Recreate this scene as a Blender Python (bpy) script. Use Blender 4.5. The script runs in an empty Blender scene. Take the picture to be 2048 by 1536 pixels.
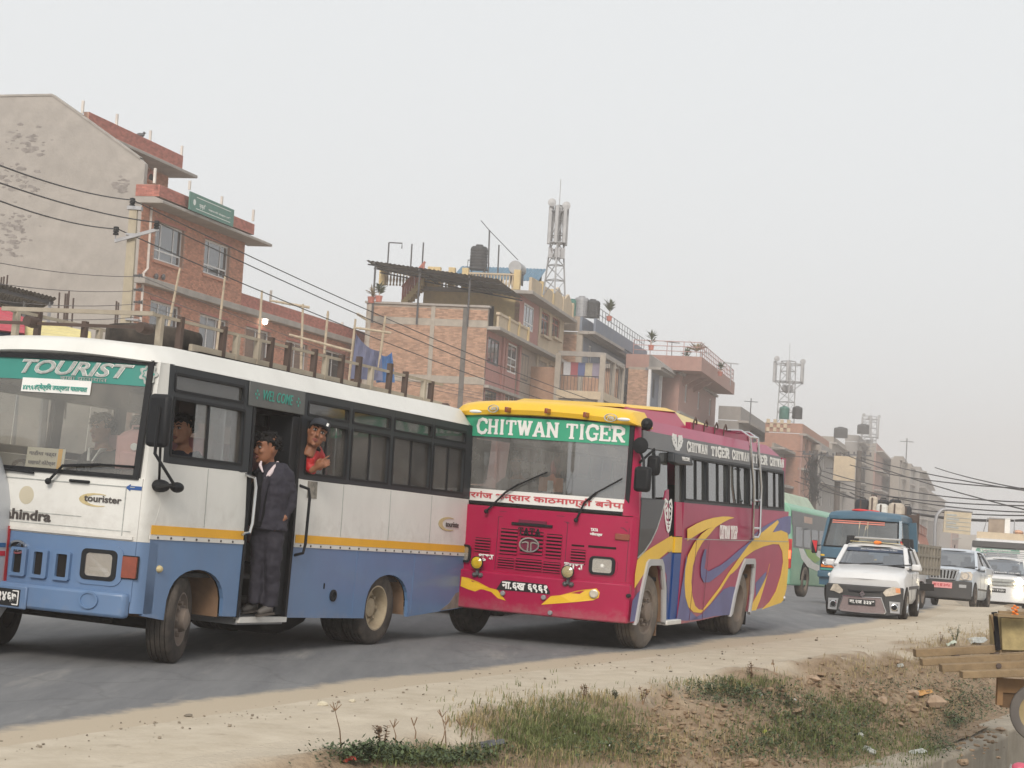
import bpy,math,random
from math import sin,cos,tan,pi,sqrt,atan2,radians
from mathutils import Vector,Matrix,noise
random.seed(11)
S=bpy.context.scene
COL=S.collection
# ------------------------------------------------------------------ camera
FPX,PITCH,ROLL,EYE=3656.0,.0628,.0605,1.75
cd=bpy.data.cameras.new('camera'); cam=bpy.data.objects.new('camera',cd); COL.objects.link(cam)
cd.sensor_width=36; cd.lens=36*FPX/2048; cd.clip_start=.1; cd.clip_end=4000
_R=Vector((1,0,0)); _U=Vector((0,-sin(PITCH),cos(PITCH))); _F=Vector((0,cos(PITCH),sin(PITCH)))
_x=_R*cos(ROLL)+_U*sin(ROLL); _y=-_R*sin(ROLL)+_U*cos(ROLL)
_m=Matrix((_x,_y,-_F)).transposed().to_4x4(); _m.translation=(0,0,EYE); cam.matrix_world=_m
S.camera=cam
# ------------------------------------------------------------------ sky, sun, exposure
SUN_EL,SUN_AZ=radians(34),radians(187)
w=bpy.data.worlds.new('World'); S.world=w; w.use_nodes=True
nt=w.node_tree; nt.nodes.clear()
sky=nt.nodes.new('ShaderNodeTexSky'); sky.sky_type='NISHITA'; sky.sun_disc=False
sky.sun_elevation=SUN_EL; sky.sun_rotation=SUN_AZ; sky.air_density=1.0; sky.dust_density=6; sky.ozone_density=1.0
hs=nt.nodes.new('ShaderNodeHueSaturation'); hs.inputs['Saturation'].default_value=.22
mixn=nt.nodes.new('ShaderNodeMix'); mixn.data_type='RGBA'; mixn.inputs[0].default_value=.86
mixn.inputs[7].default_value=(5.85,6.02,6.12,1)
bg=nt.nodes.new('ShaderNodeBackground'); bg.inputs[1].default_value=.1
wo=nt.nodes.new('ShaderNodeOutputWorld')
nt.links.new(sky.outputs[0],hs.inputs['Color']); nt.links.new(hs.outputs[0],mixn.inputs[6])
nt.links.new(mixn.outputs[2],bg.inputs[0]); nt.links.new(bg.outputs[0],wo.inputs[0])
sd=bpy.data.lights.new('sun','SUN'); sun=bpy.data.objects.new('sun',sd); COL.objects.link(sun)
sd.energy=1.5; sd.angle=radians(20); sd.color=(1,.92,.82)
_d=Vector((sin(SUN_AZ)*cos(SUN_EL),cos(SUN_AZ)*cos(SUN_EL),sin(SUN_EL)))
sun.rotation_euler=_d.to_track_quat('Z','Y').to_euler()
S.view_settings.view_transform='Standard'; S.view_settings.look='None'; S.view_settings.gamma=1
S.view_settings.use_curve_mapping=False; S.view_settings.exposure=0.6
S.render.engine='CYCLES'
S.cycles.use_denoising=True
S.cycles.max_bounces=6; S.cycles.transparent_max_bounces=12; S.cycles.volume_bounces=1
S.cycles.diffuse_bounces=3; S.cycles.glossy_bounces=2; S.cycles.transmission_bounces=4
S.cycles.caustics_reflective=False; S.cycles.caustics_refractive=False; S.cycles.sample_clamp_indirect=6
# ------------------------------------------------------------------ helpers: pixels of the photograph -> points of the place
def ray(u,v):
 du,dv=u-1024,v-768
 return(_x*du-_y*dv)/FPX+_F
EYEV=Vector((0,0,EYE))
def at(u,v,Y):
 r=ray(u,v); return EYEV+r*(Y/r.y)
def gz(Y):
 if Y<22:return 0.0
 if Y<60:return-.0006*(Y-22)**2
 d=min(Y-60,120); return-.866-.0456*(d-d*d/240)
def gpx(u,v,dz=0):
 r=ray(u,v); z=dz
 for i in range(12):
  t=(z-EYE)/r.z; p=EYEV+r*t; z=gz(p.y)+dz
 return p
def hit(M,u,v,ax,val):
 I=M.inverted(); o=I@EYEV; d=I.to_3x3()@ray(u,v)
 return o+d*((val-o[ax])/d[ax])
# ------------------------------------------------------------------ helpers: objects
def tag(o,label=None,cat=None,group=None,kind=None):
 if label:o['label']=label
 if cat:o['category']=cat
 if group:o['group']=group
 if kind:o['kind']=kind
 return o
def empty(name,label=None,cat=None,M=None,group=None,kind=None):
 o=bpy.data.objects.new(name,None); COL.objects.link(o); o.empty_display_size=.2
 if M is not None:o.matrix_world=M
 return tag(o,label,cat,group,kind)
def frame(X,Y,a,z=None,camber=0,pit=0):
 return Matrix.Translation((X,Y,gz(Y)if z is None else z))@Matrix.Rotation(-a,4,'Z')@Matrix.Rotation(camber,4,'Y')@Matrix.Rotation(-pit,4,'X')
def kids(o):return[c for c in COL.objects if c.parent==o]
_kids={}
def dup(o,M=None,parent=None,label=None,group=None):
 c=o.copy(); COL.objects.link(c)
 if parent is not None:c.parent=parent
 if M is not None:c.matrix_world=M
 if label:c['label']=label
 if group:c['group']=group
 for ch in _kids.get(o.name,[]):
  d=dup(ch,None,c); d.matrix_parent_inverse=ch.matrix_parent_inverse;
  _kids.setdefault(c.name,[]).append(d)
 return c
class MB:
 def __init__(s):s.v=[]; s.f=[]
 def add(s,vs,fs):
  n=len(s.v); s.v+=[tuple(p)for p in vs]; s.f+=[tuple(i+n for i in f)for f in fs]; return s
 def box(s,x0,x1,y0,y1,z0,z1):
  return s.add([(x,y,z)for z in(z0,z1)for y in(y0,y1)for x in(x0,x1)],
[(0,2,3,1),(4,5,7,6),(0,1,5,4),(2,6,7,3),(0,4,6,2),(1,3,7,5)])
 def hexa(s,p):
  return s.add(p,[(3,2,1,0),(4,5,6,7),(0,1,5,4),(1,2,6,5),(2,3,7,6),(3,0,4,7)])
 def bar(s,p,q,w,h=None,up=(0,0,1)):
  p,q=Vector(p),Vector(q); d=(q-p).normalized(); h=h or w
  a=d.cross(Vector(up))
  if a.length<.01:a=d.cross(Vector((0,1,0)))
  a=a.normalized()*w/2; b=a.cross(d).normalized()*h/2
  return s.hexa([p-a-b,p+a-b,p+a+b,p-a+b,q-a-b,q+a-b,q+a+b,q-a+b])
 def tube(s,pts,r,n=6,cap=True):
  pts=[Vector(p)for p in pts]; rr=r if isinstance(r,(list,tuple))else[r]*len(pts)
  n0=len(s.v); prev=None
  for i,p in enumerate(pts):
   d=(pts[min(i+1,len(pts)-1)]-pts[max(i-1,0)]).normalized()
   a=prev-d*prev.dot(d)if prev is not None else d.cross(Vector((.13,.27,1)))
   if a.length<.01:a=d.cross(Vector((0,1,.1)))
   a.normalize(); prev=a; b=d.cross(a)
   s.v+=[tuple(p+(a*cos(2*pi*k/n)+b*sin(2*pi*k/n))*rr[i])for k in range(n)]
  for i in range(len(pts)-1):
   for k in range(n):
    k2=(k+1)%n
    s.f.append((n0+i*n+k,n0+i*n+k2,n0+(i+1)*n+k2,n0+(i+1)*n+k))
  if cap:
   s.f.append(tuple(n0+k for k in range(n))[::-1]); s.f.append(tuple(n0+(len(pts)-1)*n+k for k in range(n)))
  return s
 def lathe(s,prof,org=(0,0,0),axis='z',n=20):
  n0=len(s.v); o=Vector(org)
  for r,t in prof:
   for k in range(n):
    a,b=r*cos(2*pi*k/n),r*sin(2*pi*k/n)
    s.v.append(tuple(o+Vector({'z':(a,b,t),'x':(t,a,b),'y':(b,t,a)}[axis])))
  for i in range(len(prof)-1):
   for k in range(n):
    k2=(k+1)%n; s.f.append((n0+i*n+k,n0+i*n+k2,n0+(i+1)*n+k2,n0+(i+1)*n+k))
  return s
 def prism(s,poly,ax,a,b):
  def P(p,t):return{'x':(t,p[0],p[1]),'y':(p[0],t,p[1]),'z':(p[0],p[1],t)}[ax]
  n=len(poly); vs=[P(p,a)for p in poly]+[P(p,b)for p in poly]
  return s.add(vs,[tuple(range(n))[::-1],tuple(range(n,2*n))]+[(i,(i+1)%n,n+(i+1)%n,n+i)for i in range(n)])
 def loft(s,rings,closed=True,cap=True):
  n=len(rings[0]); n0=len(s.v)
  for r in rings:s.v+=[tuple(p)for p in r]
  for i in range(len(rings)-1):
   for k in range(n if closed else n-1):
    k2=(k+1)%n; s.f.append((n0+i*n+k,n0+i*n+k2,n0+(i+1)*n+k2,n0+(i+1)*n+k))
  if cap:s.f.append(tuple(n0+k for k in range(n))[::-1]); s.f.append(tuple(n0+(len(rings)-1)*n+k for k in range(n)))
  return s
 def quad(s,a,b,c,d):return s.add([a,b,c,d],[(0,1,2,3)])
 def ell(s,c,rx,ry,rz,nu=12,nv=8,M=None):
  vs=[]; c=Vector(c)
  for j in range(nv+1):
   th=pi*j/nv
   for i in range(nu):
    p=Vector((rx*sin(th)*cos(2*pi*i/nu),ry*sin(th)*sin(2*pi*i/nu),rz*cos(th)))
    vs.append(c+(M@p if M else p))
  fs=[(j*nu+i,(j+1)*nu+i,(j+1)*nu+(i+1)%nu,j*nu+(i+1)%nu)for j in range(nv)for i in range(nu)]
  return s.add(vs,fs)
 def build(s,name,mat,parent=None,smooth=False,bevel=0,subd=0):
  me=bpy.data.meshes.new(name); me.from_pydata(s.v,[],s.f); me.update()
  import bmesh
  bm=bmesh.new(); bm.from_mesh(me)
  if smooth or bevel:bmesh.ops.remove_doubles(bm,verts=bm.verts,dist=1e-5)
  bmesh.ops.recalc_face_normals(bm,faces=bm.faces); bm.to_mesh(me); bm.free()
  if isinstance(mat,(list,tuple)):
   for m in mat:me.materials.append(m)
  else:me.materials.append(mat)
  o=bpy.data.objects.new(name,me); COL.objects.link(o)
  if parent is not None:o.parent=parent; _kids.setdefault(parent.name,[]).append(o)
  if bevel:
   b=o.modifiers.new('b','BEVEL'); b.width=bevel; b.segments=2; b.limit_method='ANGLE'; b.angle_limit=radians(40)
  if subd:
   b=o.modifiers.new('s','SUBSURF'); b.levels=b.render_levels=subd
  if smooth or bevel:
   for p in me.polygons:p.use_smooth=True
   try:me.set_sharp_from_angle(angle=radians(38))
   except Exception:pass
  return o
def adopt(o,parent):
 o.parent=parent; _kids.setdefault(parent.name,[]).append(o); return o
# ------------------------------------------------------------------ helpers: materials
def mat(name,col,rough=.6,metal=0,var=.12,scale=3.0,dust=0,dustcol=(.36,.31,.25),dscale=1.2,bump=0,bscale=30,coat=0,island=0,streak=0,spec=.5,splash=None):
 m=bpy.data.materials.new(name); m.use_nodes=True; t=m.node_tree; N=t.nodes.new; L=t.links.new
 b=t.nodes['Principled BSDF']; b.inputs['Roughness'].default_value=rough; b.inputs['Metallic'].default_value=metal
 b.inputs['Coat Weight'].default_value=coat; b.inputs['Coat Roughness'].default_value=.12; b.inputs['Specular IOR Level'].default_value=spec
 tc=N('ShaderNodeTexCoord'); n1=N('ShaderNodeTexNoise'); n1.inputs['Scale'].default_value=scale; n1.inputs['Detail'].default_value=5
 n1.inputs['Roughness'].default_value=.62
 L(tc.outputs['Object'],n1.inputs['Vector'])
 mr=N('ShaderNodeMapRange'); mr.inputs[1].default_value=.3; mr.inputs[2].default_value=.7
 mr.inputs[3].default_value=1-var; mr.inputs[4].default_value=1+var; L(n1.outputs[0],mr.inputs[0])
 mul=N('ShaderNodeVectorMath'); mul.operation='SCALE'; mul.inputs[0].default_value=col[:3]; L(mr.outputs[0],mul.inputs['Scale'])
 out=mul.outputs[0]
 if island:
  g=N('ShaderNodeNewGeometry'); oi=N('ShaderNodeObjectInfo'); ad=N('ShaderNodeMath'); ad.operation='ADD'
  L(g.outputs['Random Per Island'],ad.inputs[0]); L(oi.outputs['Random'],ad.inputs[1])
  fr=N('ShaderNodeMath'); fr.operation='FRACT'; L(ad.outputs[0],fr.inputs[0])
  m2=N('ShaderNodeMapRange'); m2.inputs[3].default_value=1-island; m2.inputs[4].default_value=1+island; L(fr.outputs[0],m2.inputs[0])
  v2=N('ShaderNodeVectorMath'); v2.operation='SCALE'; L(out,v2.inputs[0]); L(m2.outputs[0],v2.inputs['Scale']); out=v2.outputs[0]
 if dust:
  n2=N('ShaderNodeTexNoise'); n2.inputs['Scale'].default_value=dscale; n2.inputs['Detail'].default_value=7; n2.inputs['Roughness'].default_value=.7
  if streak:
   mp=N('ShaderNodeMapping'); mp.inputs['Scale'].default_value=(streak,streak,.18*streak); L(tc.outputs['Object'],mp.inputs[0]); L(mp.outputs[0],n2.inputs['Vector'])
  else:L(tc.outputs['Object'],n2.inputs['Vector'])
  r2=N('ShaderNodeMapRange'); r2.inputs[1].default_value=.42; r2.inputs[2].default_value=.72; r2.inputs[3].default_value=dust*.25; r2.inputs[4].default_value=dust
  L(n2.outputs[0],r2.inputs[0])
  mx=N('ShaderNodeMix'); mx.data_type='RGBA'; mx.inputs[7].default_value=(*dustcol,1); L(r2.outputs[0],mx.inputs[0]); L(out,mx.inputs[6]); out=mx.outputs[2]
  rr=N('ShaderNodeMapRange'); rr.inputs[3].default_value=rough; rr.inputs[4].default_value=min(1,rough+.5); L(r2.outputs[0],rr.inputs[0]); L(rr.outputs[0],b.inputs['Roughness'])
 if splash:
  sp=N('ShaderNodeSeparateXYZ'); L(tc.outputs['Object'],sp.inputs[0]); n4=N('ShaderNodeTexNoise'); n4.inputs['Scale'].default_value=5; n4.inputs['Detail'].default_value=8; n4.inputs['Roughness'].default_value=.75; L(tc.outputs['Object'],n4.inputs['Vector'])
  r4=N('ShaderNodeMapRange'); r4.inputs[1].default_value=splash[1]; r4.inputs[2].default_value=splash[0]; r4.inputs[3].default_value=-.45; r4.inputs[4].default_value=.25; L(sp.outputs[2],r4.inputs[0])
  a4=N('ShaderNodeMath'); a4.operation='ADD'; L(r4.outputs[0],a4.inputs[0]); L(n4.outputs[0],a4.inputs[1]); c4=N('ShaderNodeMapRange'); c4.inputs[1].default_value=.42; c4.inputs[2].default_value=.95; c4.inputs[4].default_value=.55; L(a4.outputs[0],c4.inputs[0])
  m4=N('ShaderNodeMix'); m4.data_type='RGBA'; m4.inputs[7].default_value=(.30,.26,.22,1); L(c4.outputs[0],m4.inputs[0]); L(out,m4.inputs[6]); out=m4.outputs[2]
 L(out,b.inputs['Base Color'])
 if bump:
  n3=N('ShaderNodeTexNoise'); n3.inputs['Scale'].default_value=bscale; n3.inputs['Detail'].default_value=6; L(tc.outputs['Object'],n3.inputs['Vector'])
  bp=N('ShaderNodeBump'); bp.inputs['Strength'].default_value=bump; bp.inputs['Distance'].default_value=.03; L(n3.outputs[0],bp.inputs['Height']); L(bp.outputs[0],b.inputs['Normal'])
 return m
def glass(name,tint=(.75,.8,.8),refl=.12,dust=.1,dustcol=(.5,.48,.44),rough=.03):
 m=bpy.data.materials.new(name); m.use_nodes=True; t=m.node_tree; t.nodes.clear(); N=t.nodes.new; L=t.links.new
 o=N('ShaderNodeOutputMaterial'); tr=N('ShaderNodeBsdfTransparent'); tr.inputs[0].default_value=(*tint,1)
 gl=N('ShaderNodeBsdfGlossy'); gl.inputs['Roughness'].default_value=rough; gl.inputs[0].default_value=(.95,.97,1,1)
 df=N('ShaderNodeBsdfDiffuse'); df.inputs[0].default_value=(*dustcol,1)
 lw=N('ShaderNodeLayerWeight'); lw.inputs[0].default_value=.16
 ad=N('ShaderNodeMath'); ad.operation='ADD'; ad.use_clamp=True; ad.inputs[1].default_value=refl; L(lw.outputs['Fresnel'],ad.inputs[0])
 m1=N('ShaderNodeMixShader'); L(ad.outputs[0],m1.inputs[0]); L(tr.outputs[0],m1.inputs[1]); L(gl.outputs[0],m1.inputs[2])
 tc=N('ShaderNodeTexCoord'); n=N('ShaderNodeTexNoise'); n.inputs['Scale'].default_value=2.2; n.inputs['Detail'].default_value=6; L(tc.outputs['Object'],n.inputs['Vector'])
 mr=N('ShaderNodeMapRange'); mr.inputs[1].default_value=.35; mr.inputs[2].default_value=.7; mr.inputs[3].default_value=dust*.5; mr.inputs[4].default_value=dust*1.4; L(n.outputs[0],mr.inputs[0])
 m2=N('ShaderNodeMixShader'); L(mr.outputs[0],m2.inputs[0]); L(m1.outputs[0],m2.inputs[1]); L(df.outputs[0],m2.inputs[2])
 L(m2.outputs[0],o.inputs[0]); return m
def lamp_mat(name,col,strength):
 m=bpy.data.materials.new(name); m.use_nodes=True; b=m.node_tree.nodes['Principled BSDF']
 b.inputs['Base Color'].default_value=(*col,1); b.inputs['Emission Color'].default_value=(*col,1); b.inputs['Emission Strength'].default_value=strength
 return m
# ------------------------------------------------------------------ helpers: lettering (real font outlines turned into thin raised meshes)
def text_mesh(s,name='lettering',bold=0.0,shear=0,depth=.004,width=None,height=None,align='C'):
 c=bpy.data.curves.new(name,'FONT'); c.body=s; c.offset=bold; c.shear=shear; c.extrude=.5; c.resolution_u=3
 o=bpy.data.objects.new(name,c); COL.objects.link(o); bpy.context.view_layer.update()
 me=bpy.data.meshes.new_from_object(o.evaluated_get(bpy.context.evaluated_depsgraph_get())); bpy.data.objects.remove(o)
 if not len(me.vertices):return me
 xs=[v.co.x for v in me.vertices]; ys=[v.co.y for v in me.vertices]; x0,x1,y0,y1=min(xs),max(xs),min(ys),max(ys)
 sy=(height or 1)/max(1e-6,y1-y0); sx=(width/(x1-x0))if width else sy
 if width and not height:sy=sx
 for v in me.vertices:
  px=(v.co.x-x0)*sx; W=(x1-x0)*sx
  v.co=Vector((px-(W/2 if align=='C' else 0),(v.co.y-y0)*sy,v.co.z*2*depth/2))
 return me
def lettering(s,parent,m,org,ex,ey,width=None,height=None,name='lettering',bold=0,shear=0,depth=.004,align='C'):
 """text lying in the plane (ex, ey), bottom centre at org"""
 me=text_mesh(s,name,bold,shear,depth,width,height,align); me.materials.append(m)
 ex=Vector(ex).normalized(); ez=ex.cross(Vector(ey)).normalized(); ey=ez.cross(ex)
 M=Matrix((ex,ey,ez)).transposed().to_4x4(); M.translation=Vector(org); me.transform(M)
 o=bpy.data.objects.new(name,me); COL.objects.link(o)
 if parent is not None:adopt(o,parent)
 return o
SLAB={
'C':[[(.92,.78),(.78,.93),(.5,.97),(.22,.86),(.1,.5),(.22,.14),(.5,.03),(.78,.08),(.93,.26)],[(.92,.97),(.92,.66)]],
'H':[[(.2,0),(.2,1)],[(.8,0),(.8,1)],[(.2,.5),(.8,.5)],[(.02,.05),(.38,.05)],[(.62,.05),(.98,.05)],[(.02,.95),(.38,.95)],[(.62,.95),(.98,.95)]],
'I':[[(.5,0),(.5,1)],[(.2,.05),(.8,.05)],[(.2,.95),(.8,.95)]],
'T':[[(.5,0),(.5,1)],[(.06,.93),(.94,.93)],[(.08,.97),(.08,.7)],[(.92,.97),(.92,.7)],[(.28,.05),(.72,.05)]],
'W':[[(.14,.95),(.32,.03)],[(.32,.03),(.5,.9)],[(.5,.9),(.68,.03)],[(.68,.03),(.86,.95)],[(0,.95),(.28,.95)],[(.4,.95),(.6,.95)],[(.72,.95),(1,.95)]],
'A':[[(.16,.05),(.48,.97)],[(.52,.97),(.84,.05)],[(.26,.34),(.74,.34)],[(0,.05),(.34,.05)],[(.66,.05),(1,.05)]],
'N':[[(.18,0),(.18,1)],[(.18,.97),(.82,.05)],[(.82,0),(.82,1)],[(.0,.05),(.36,.05)],[(.0,.95),(.3,.95)],[(.64,.95),(1,.95)]],
'G':[[(.9,.78),(.78,.93),(.5,.97),(.22,.86),(.1,.5),(.22,.14),(.5,.03),(.84,.12)],[(.84,.02),(.84,.45)],[(.6,.43),(1,.43)],[(.9,.97),(.9,.68)]],
'E':[[(.22,0),(.22,1)],[(.02,.95),(.9,.95)],[(.02,.05),(.94,.05)],[(.22,.5),(.66,.5)],[(.88,.98),(.88,.7)],[(.92,.02),(.92,.3)],[(.64,.38),(.64,.62)]],
'R':[[(.22,0),(.22,1)],[(.02,.95),(.6,.95),(.84,.84),(.84,.6),(.62,.48),(.22,.48)],[(.52,.46),(.82,.05)],[(.02,.05),(.42,.05)],[(.72,.05),(1,.05)]],
'O':[[(.5,.97),(.2,.86),(.08,.5),(.2,.14),(.5,.03),(.8,.14),(.92,.5),(.8,.86),(.5,.97)]],
'U':[[(.18,.95),(.18,.3),(.32,.07),(.5,.03),(.68,.07),(.82,.3),(.82,.95)],[(.0,.95),(.36,.95)],[(.64,.95),(1,.95)]],
'S':[[(.86,.76),(.72,.93),(.45,.97),(.2,.88),(.14,.7),(.3,.56),(.68,.44),(.86,.3),(.8,.12),(.55,.03),(.28,.07),(.12,.24)],[(.88,.97),(.88,.68)],[(.1,.03),(.1,.3)]],
}
WID={'I':.55,'W':1.35,'E':.9,'R':1.05,'T':.95,'A':1.1,'N':1.05}
def slab_text(s,mb,org,ex,ey,width,height,thick=.2,depth=.006,serif=.62,gap=.06):
 """strokes laid as overlapping short bars, each a hair above the last"""
 ex=Vector(ex).normalized(); ey=Vector(ey).normalized(); ez=ex.cross(ey); org=Vector(org)
 tot=sum(WID.get(c,1)if c!=' ' else.5 for c in s)+gap*(len(s)-1); k=width/tot; x=-width/2; n=0
 for c in s:
  wd=(WID.get(c,1)if c!=' ' else.5)*k
  for si,st in enumerate(SLAB.get(c,[])):
   th=thick*k*(1 if si==0 or abs(st[0][0]-st[-1][0])<.02 and len(st)==2 and abs(st[0][1]-st[1][1])>.5 or len(st)>2 else serif)
   if c in 'WANHR' and len(st)==2 and abs(st[0][1]-st[1][1])>.4:th=thick*k
   P=[org+ex*(x+p[0]*wd)+ey*(p[1]*height)for p in st]
   for a,b in zip(P,P[1:]):
    d=(b-a).normalized(); q=ez.cross(d)*th/2; e=d*th*(.3 if len(P)>2 else.0); z=ez*(depth+.0004*(n%9)); n+=1
    mb.hexa([a-e-q,b+e-q,b+e+q,a-e+q,a-e-q+z,b+e-q+z,b+e+q+z,a-e+q+z])
  x+=wd+gap*k
 return mb
# ================================================================== GROUND, ROAD, BANK
_EX=[(-40,-26.5),(0,-8.55),(11.8,-3.1),(16.9,-.77),(21.4,1.62),(27.2,4.55),(33,7.1),(39,9.2),(46,11.3),(60,14.9),(80,19.6),(120,28.9),(200,47.5),(420,98.5)]
def xe(Y):
 for(a,p),(b,q)in zip(_EX,_EX[1:]):
  if Y<=b:break
 i=_EX.index((a,p)); P=lambda j:_EX[max(0,min(len(_EX)-1,j))]
 t=(Y-a)/(b-a)
 m0=(q-P(i-1)[1])/(b-P(i-1)[0])*(b-a); m1=(P(i+2)[1]-p)/(P(i+2)[0]-a)*(b-a)if P(i+2)[0]>b else(q-p)
 return(2*t**3-3*t*t+1)*p+(t**3-2*t*t+t)*m0+(-2*t**3+3*t*t)*q+(t**3-t*t)*m1
def nz(x,y,s,z=0):return noise.noise(Vector((x*s,y*s,z)))
def sm(a,b,x):
 t=max(0,min(1,(x-a)/(b-a))); return t*t*(3-2*t)
def shoulder_t(Y):return 1.75+.45*nz(0,Y,.22,3)+.25*nz(0,Y,.7,8)-.5*sm(30,42,Y)
def bank_z(Y,t,X):
 sh=shoulder_t(Y); b=gz(Y)
 z=.035*sm(-.05,1.2,t)+.003+.012*nz(X,Y,1.6)*sm(.1,.9,t)+.007*nz(X,Y,5)*sm(0,.6,t)
 k=sm(sh-.2,3.45,t); fl=1-.85*sm(2.9,3.4,t)
 rough=sm(sh-.25,sh+.5,t)
 hump=.19*rough*(nz(X,Y,.9,5)+.6*nz(X,Y,2.1,9))+.10*sm(sh-.35,sh+.15,t)*(1-sm(sh+.15,sh+.8,t))*(.5+nz(X,Y,.8,2))
 clod=rough*(.075*nz(X,Y,5.2,1)+.045*abs(nz(X,Y,8,4))+.022*nz(X,Y,17,6))
 return b+z-.72*k**1.05+(hump+clod)*fl
def terrain(Y,t):
 X=xe(Y)+1.09*t; return Vector((X,Y,bank_z(Y,t,X)))
def strip(name,Ys,ts,zf,m,kind='structure',smooth=True):
 mb=MB(); n=len(ts)
 for Y in Ys:
  for t in ts:X=xe(Y)+1.09*t; mb.v.append((X,Y,zf(Y,t,X)))
 mb.f=[(i*n+j,i*n+j+1,(i+1)*n+j+1,(i+1)*n+j)for i in range(len(Ys)-1)for j in range(n-1)]
 me=bpy.data.meshes.new(name); me.from_pydata(mb.v,[],mb.f); me.materials.append(m)
 for p in me.polygons:p.use_smooth=smooth
 o=bpy.data.objects.new(name,me); COL.objects.link(o); o['kind']=kind; return o
def frange(a,b,s):return[a+i*(b-a)/max(1,round((b-a)/s))for i in range(max(1,round((b-a)/s))+1)]
def ground_mat(name,c1,c2,scale,rough=.95,bump=.3,bscale=14,c3=None,s3=.5,th3=.55,vscale=None):
 m=bpy.data.materials.new(name); m.use_nodes=True; t=m.node_tree; N=t.nodes.new; L=t.links.new; b=t.nodes['Principled BSDF']
 b.inputs['Roughness'].default_value=rough; b.inputs['Specular IOR Level'].default_value=.12
 tc=N('ShaderNodeTexCoord'); n=N('ShaderNodeTexNoise'); n.inputs['Scale'].default_value=scale; n.inputs['Detail'].default_value=9; n.inputs['Roughness'].default_value=.68
 src=tc.outputs['Object']
 if vscale:
  mp=N('ShaderNodeMapping'); mp.inputs['Rotation'].default_value=(0,0,.42); mp.inputs['Scale'].default_value=vscale; L(src,mp.inputs[0]); src2=mp.outputs[0]
 else:src2=src
 L(src2,n.inputs['Vector'])
 r=N('ShaderNodeMapRange'); r.inputs[1].default_value=.34; r.inputs[2].default_value=.68; L(n.outputs[0],r.inputs[0])
 mx=N('ShaderNodeMix'); mx.data_type='RGBA'; mx.inputs[6].default_value=(*c1,1); mx.inputs[7].default_value=(*c2,1); L(r.outputs[0],mx.inputs[0]); out=mx.outputs[2]
 if c3:
  n3=N('ShaderNodeTexNoise'); n3.inputs['Scale'].default_value=s3; n3.inputs['Detail'].default_value=8; n3.inputs['Roughness'].default_value=.7; L(src2,n3.inputs['Vector'])
  r3=N('ShaderNodeMapRange'); r3.inputs[1].default_value=th3; r3.inputs[2].default_value=th3+.12; L(n3.outputs[0],r3.inputs[0])
  m3=N('ShaderNodeMix'); m3.data_type='RGBA'; L(r3.outputs[0],m3.inputs[0]); L(out,m3.inputs[6]); m3.inputs[7].default_value=(*c3,1); out=m3.outputs[2]
 L(out,b.inputs['Base Color'])
 n2=N('ShaderNodeTexNoise'); n2.inputs['Scale'].default_value=bscale; n2.inputs['Detail'].default_value=8; L(src,n2.inputs['Vector'])
 bp=N('ShaderNodeBump'); bp.inputs['Strength'].default_value=bump; bp.inputs['Distance'].default_value=.04; L(n2.outputs[0],bp.inputs['Height']); L(bp.outputs[0],b.inputs['Normal'])
 return m
M_dirt=ground_mat('shoulder_dust',(.43,.37,.285),(.54,.475,.38),2.2,c3=(.34,.285,.22),s3=3.5,th3=.6,bump=.25,bscale=22)
M_soil=ground_mat('bank_soil',(.24,.165,.105),(.36,.27,.185),5,c3=(.13,.085,.055),s3=3.2,th3=.56,bump=.6,bscale=26)
M_asph=ground_mat('asphalt',(.152,.153,.158),(.205,.205,.206),1.3,rough=.8,bump=.12,bscale=90,c3=(.27,.26,.245),s3=.55,th3=.57,vscale=(2.6,.35,1))
def dusty_edge():
 t=M_asph.node_tree; N=t.nodes.new; L=t.links.new; b=t.nodes['Principled BSDF']; src=b.inputs['Base Color'].links[0].from_socket
 a=N('ShaderNodeAttribute'); a.attribute_name='dust'; tc=N('ShaderNodeTexCoord'); n=N('ShaderNodeTexNoise'); n.inputs['Scale'].default_value=3.5; n.inputs['Detail'].default_value=10; n.inputs['Roughness'].default_value=.75; L(tc.outputs['Object'],n.inputs['Vector'])
 ad=N('ShaderNodeMath'); ad.operation='ADD'; L(a.outputs['Fac'],ad.inputs[0]); L(n.outputs[0],ad.inputs[1]); r=N('ShaderNodeMapRange'); r.inputs[1].default_value=.86; r.inputs[2].default_value=1.22; L(ad.outputs[0],r.inputs[0])
 mx=N('ShaderNodeMix'); mx.data_type='RGBA'; L(r.outputs[0],mx.inputs[0]); L(src,mx.inputs[6]); mx.inputs[7].default_value=(.44,.37,.28,1); L(mx.outputs[2],b.inputs['Base Color'])
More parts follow.
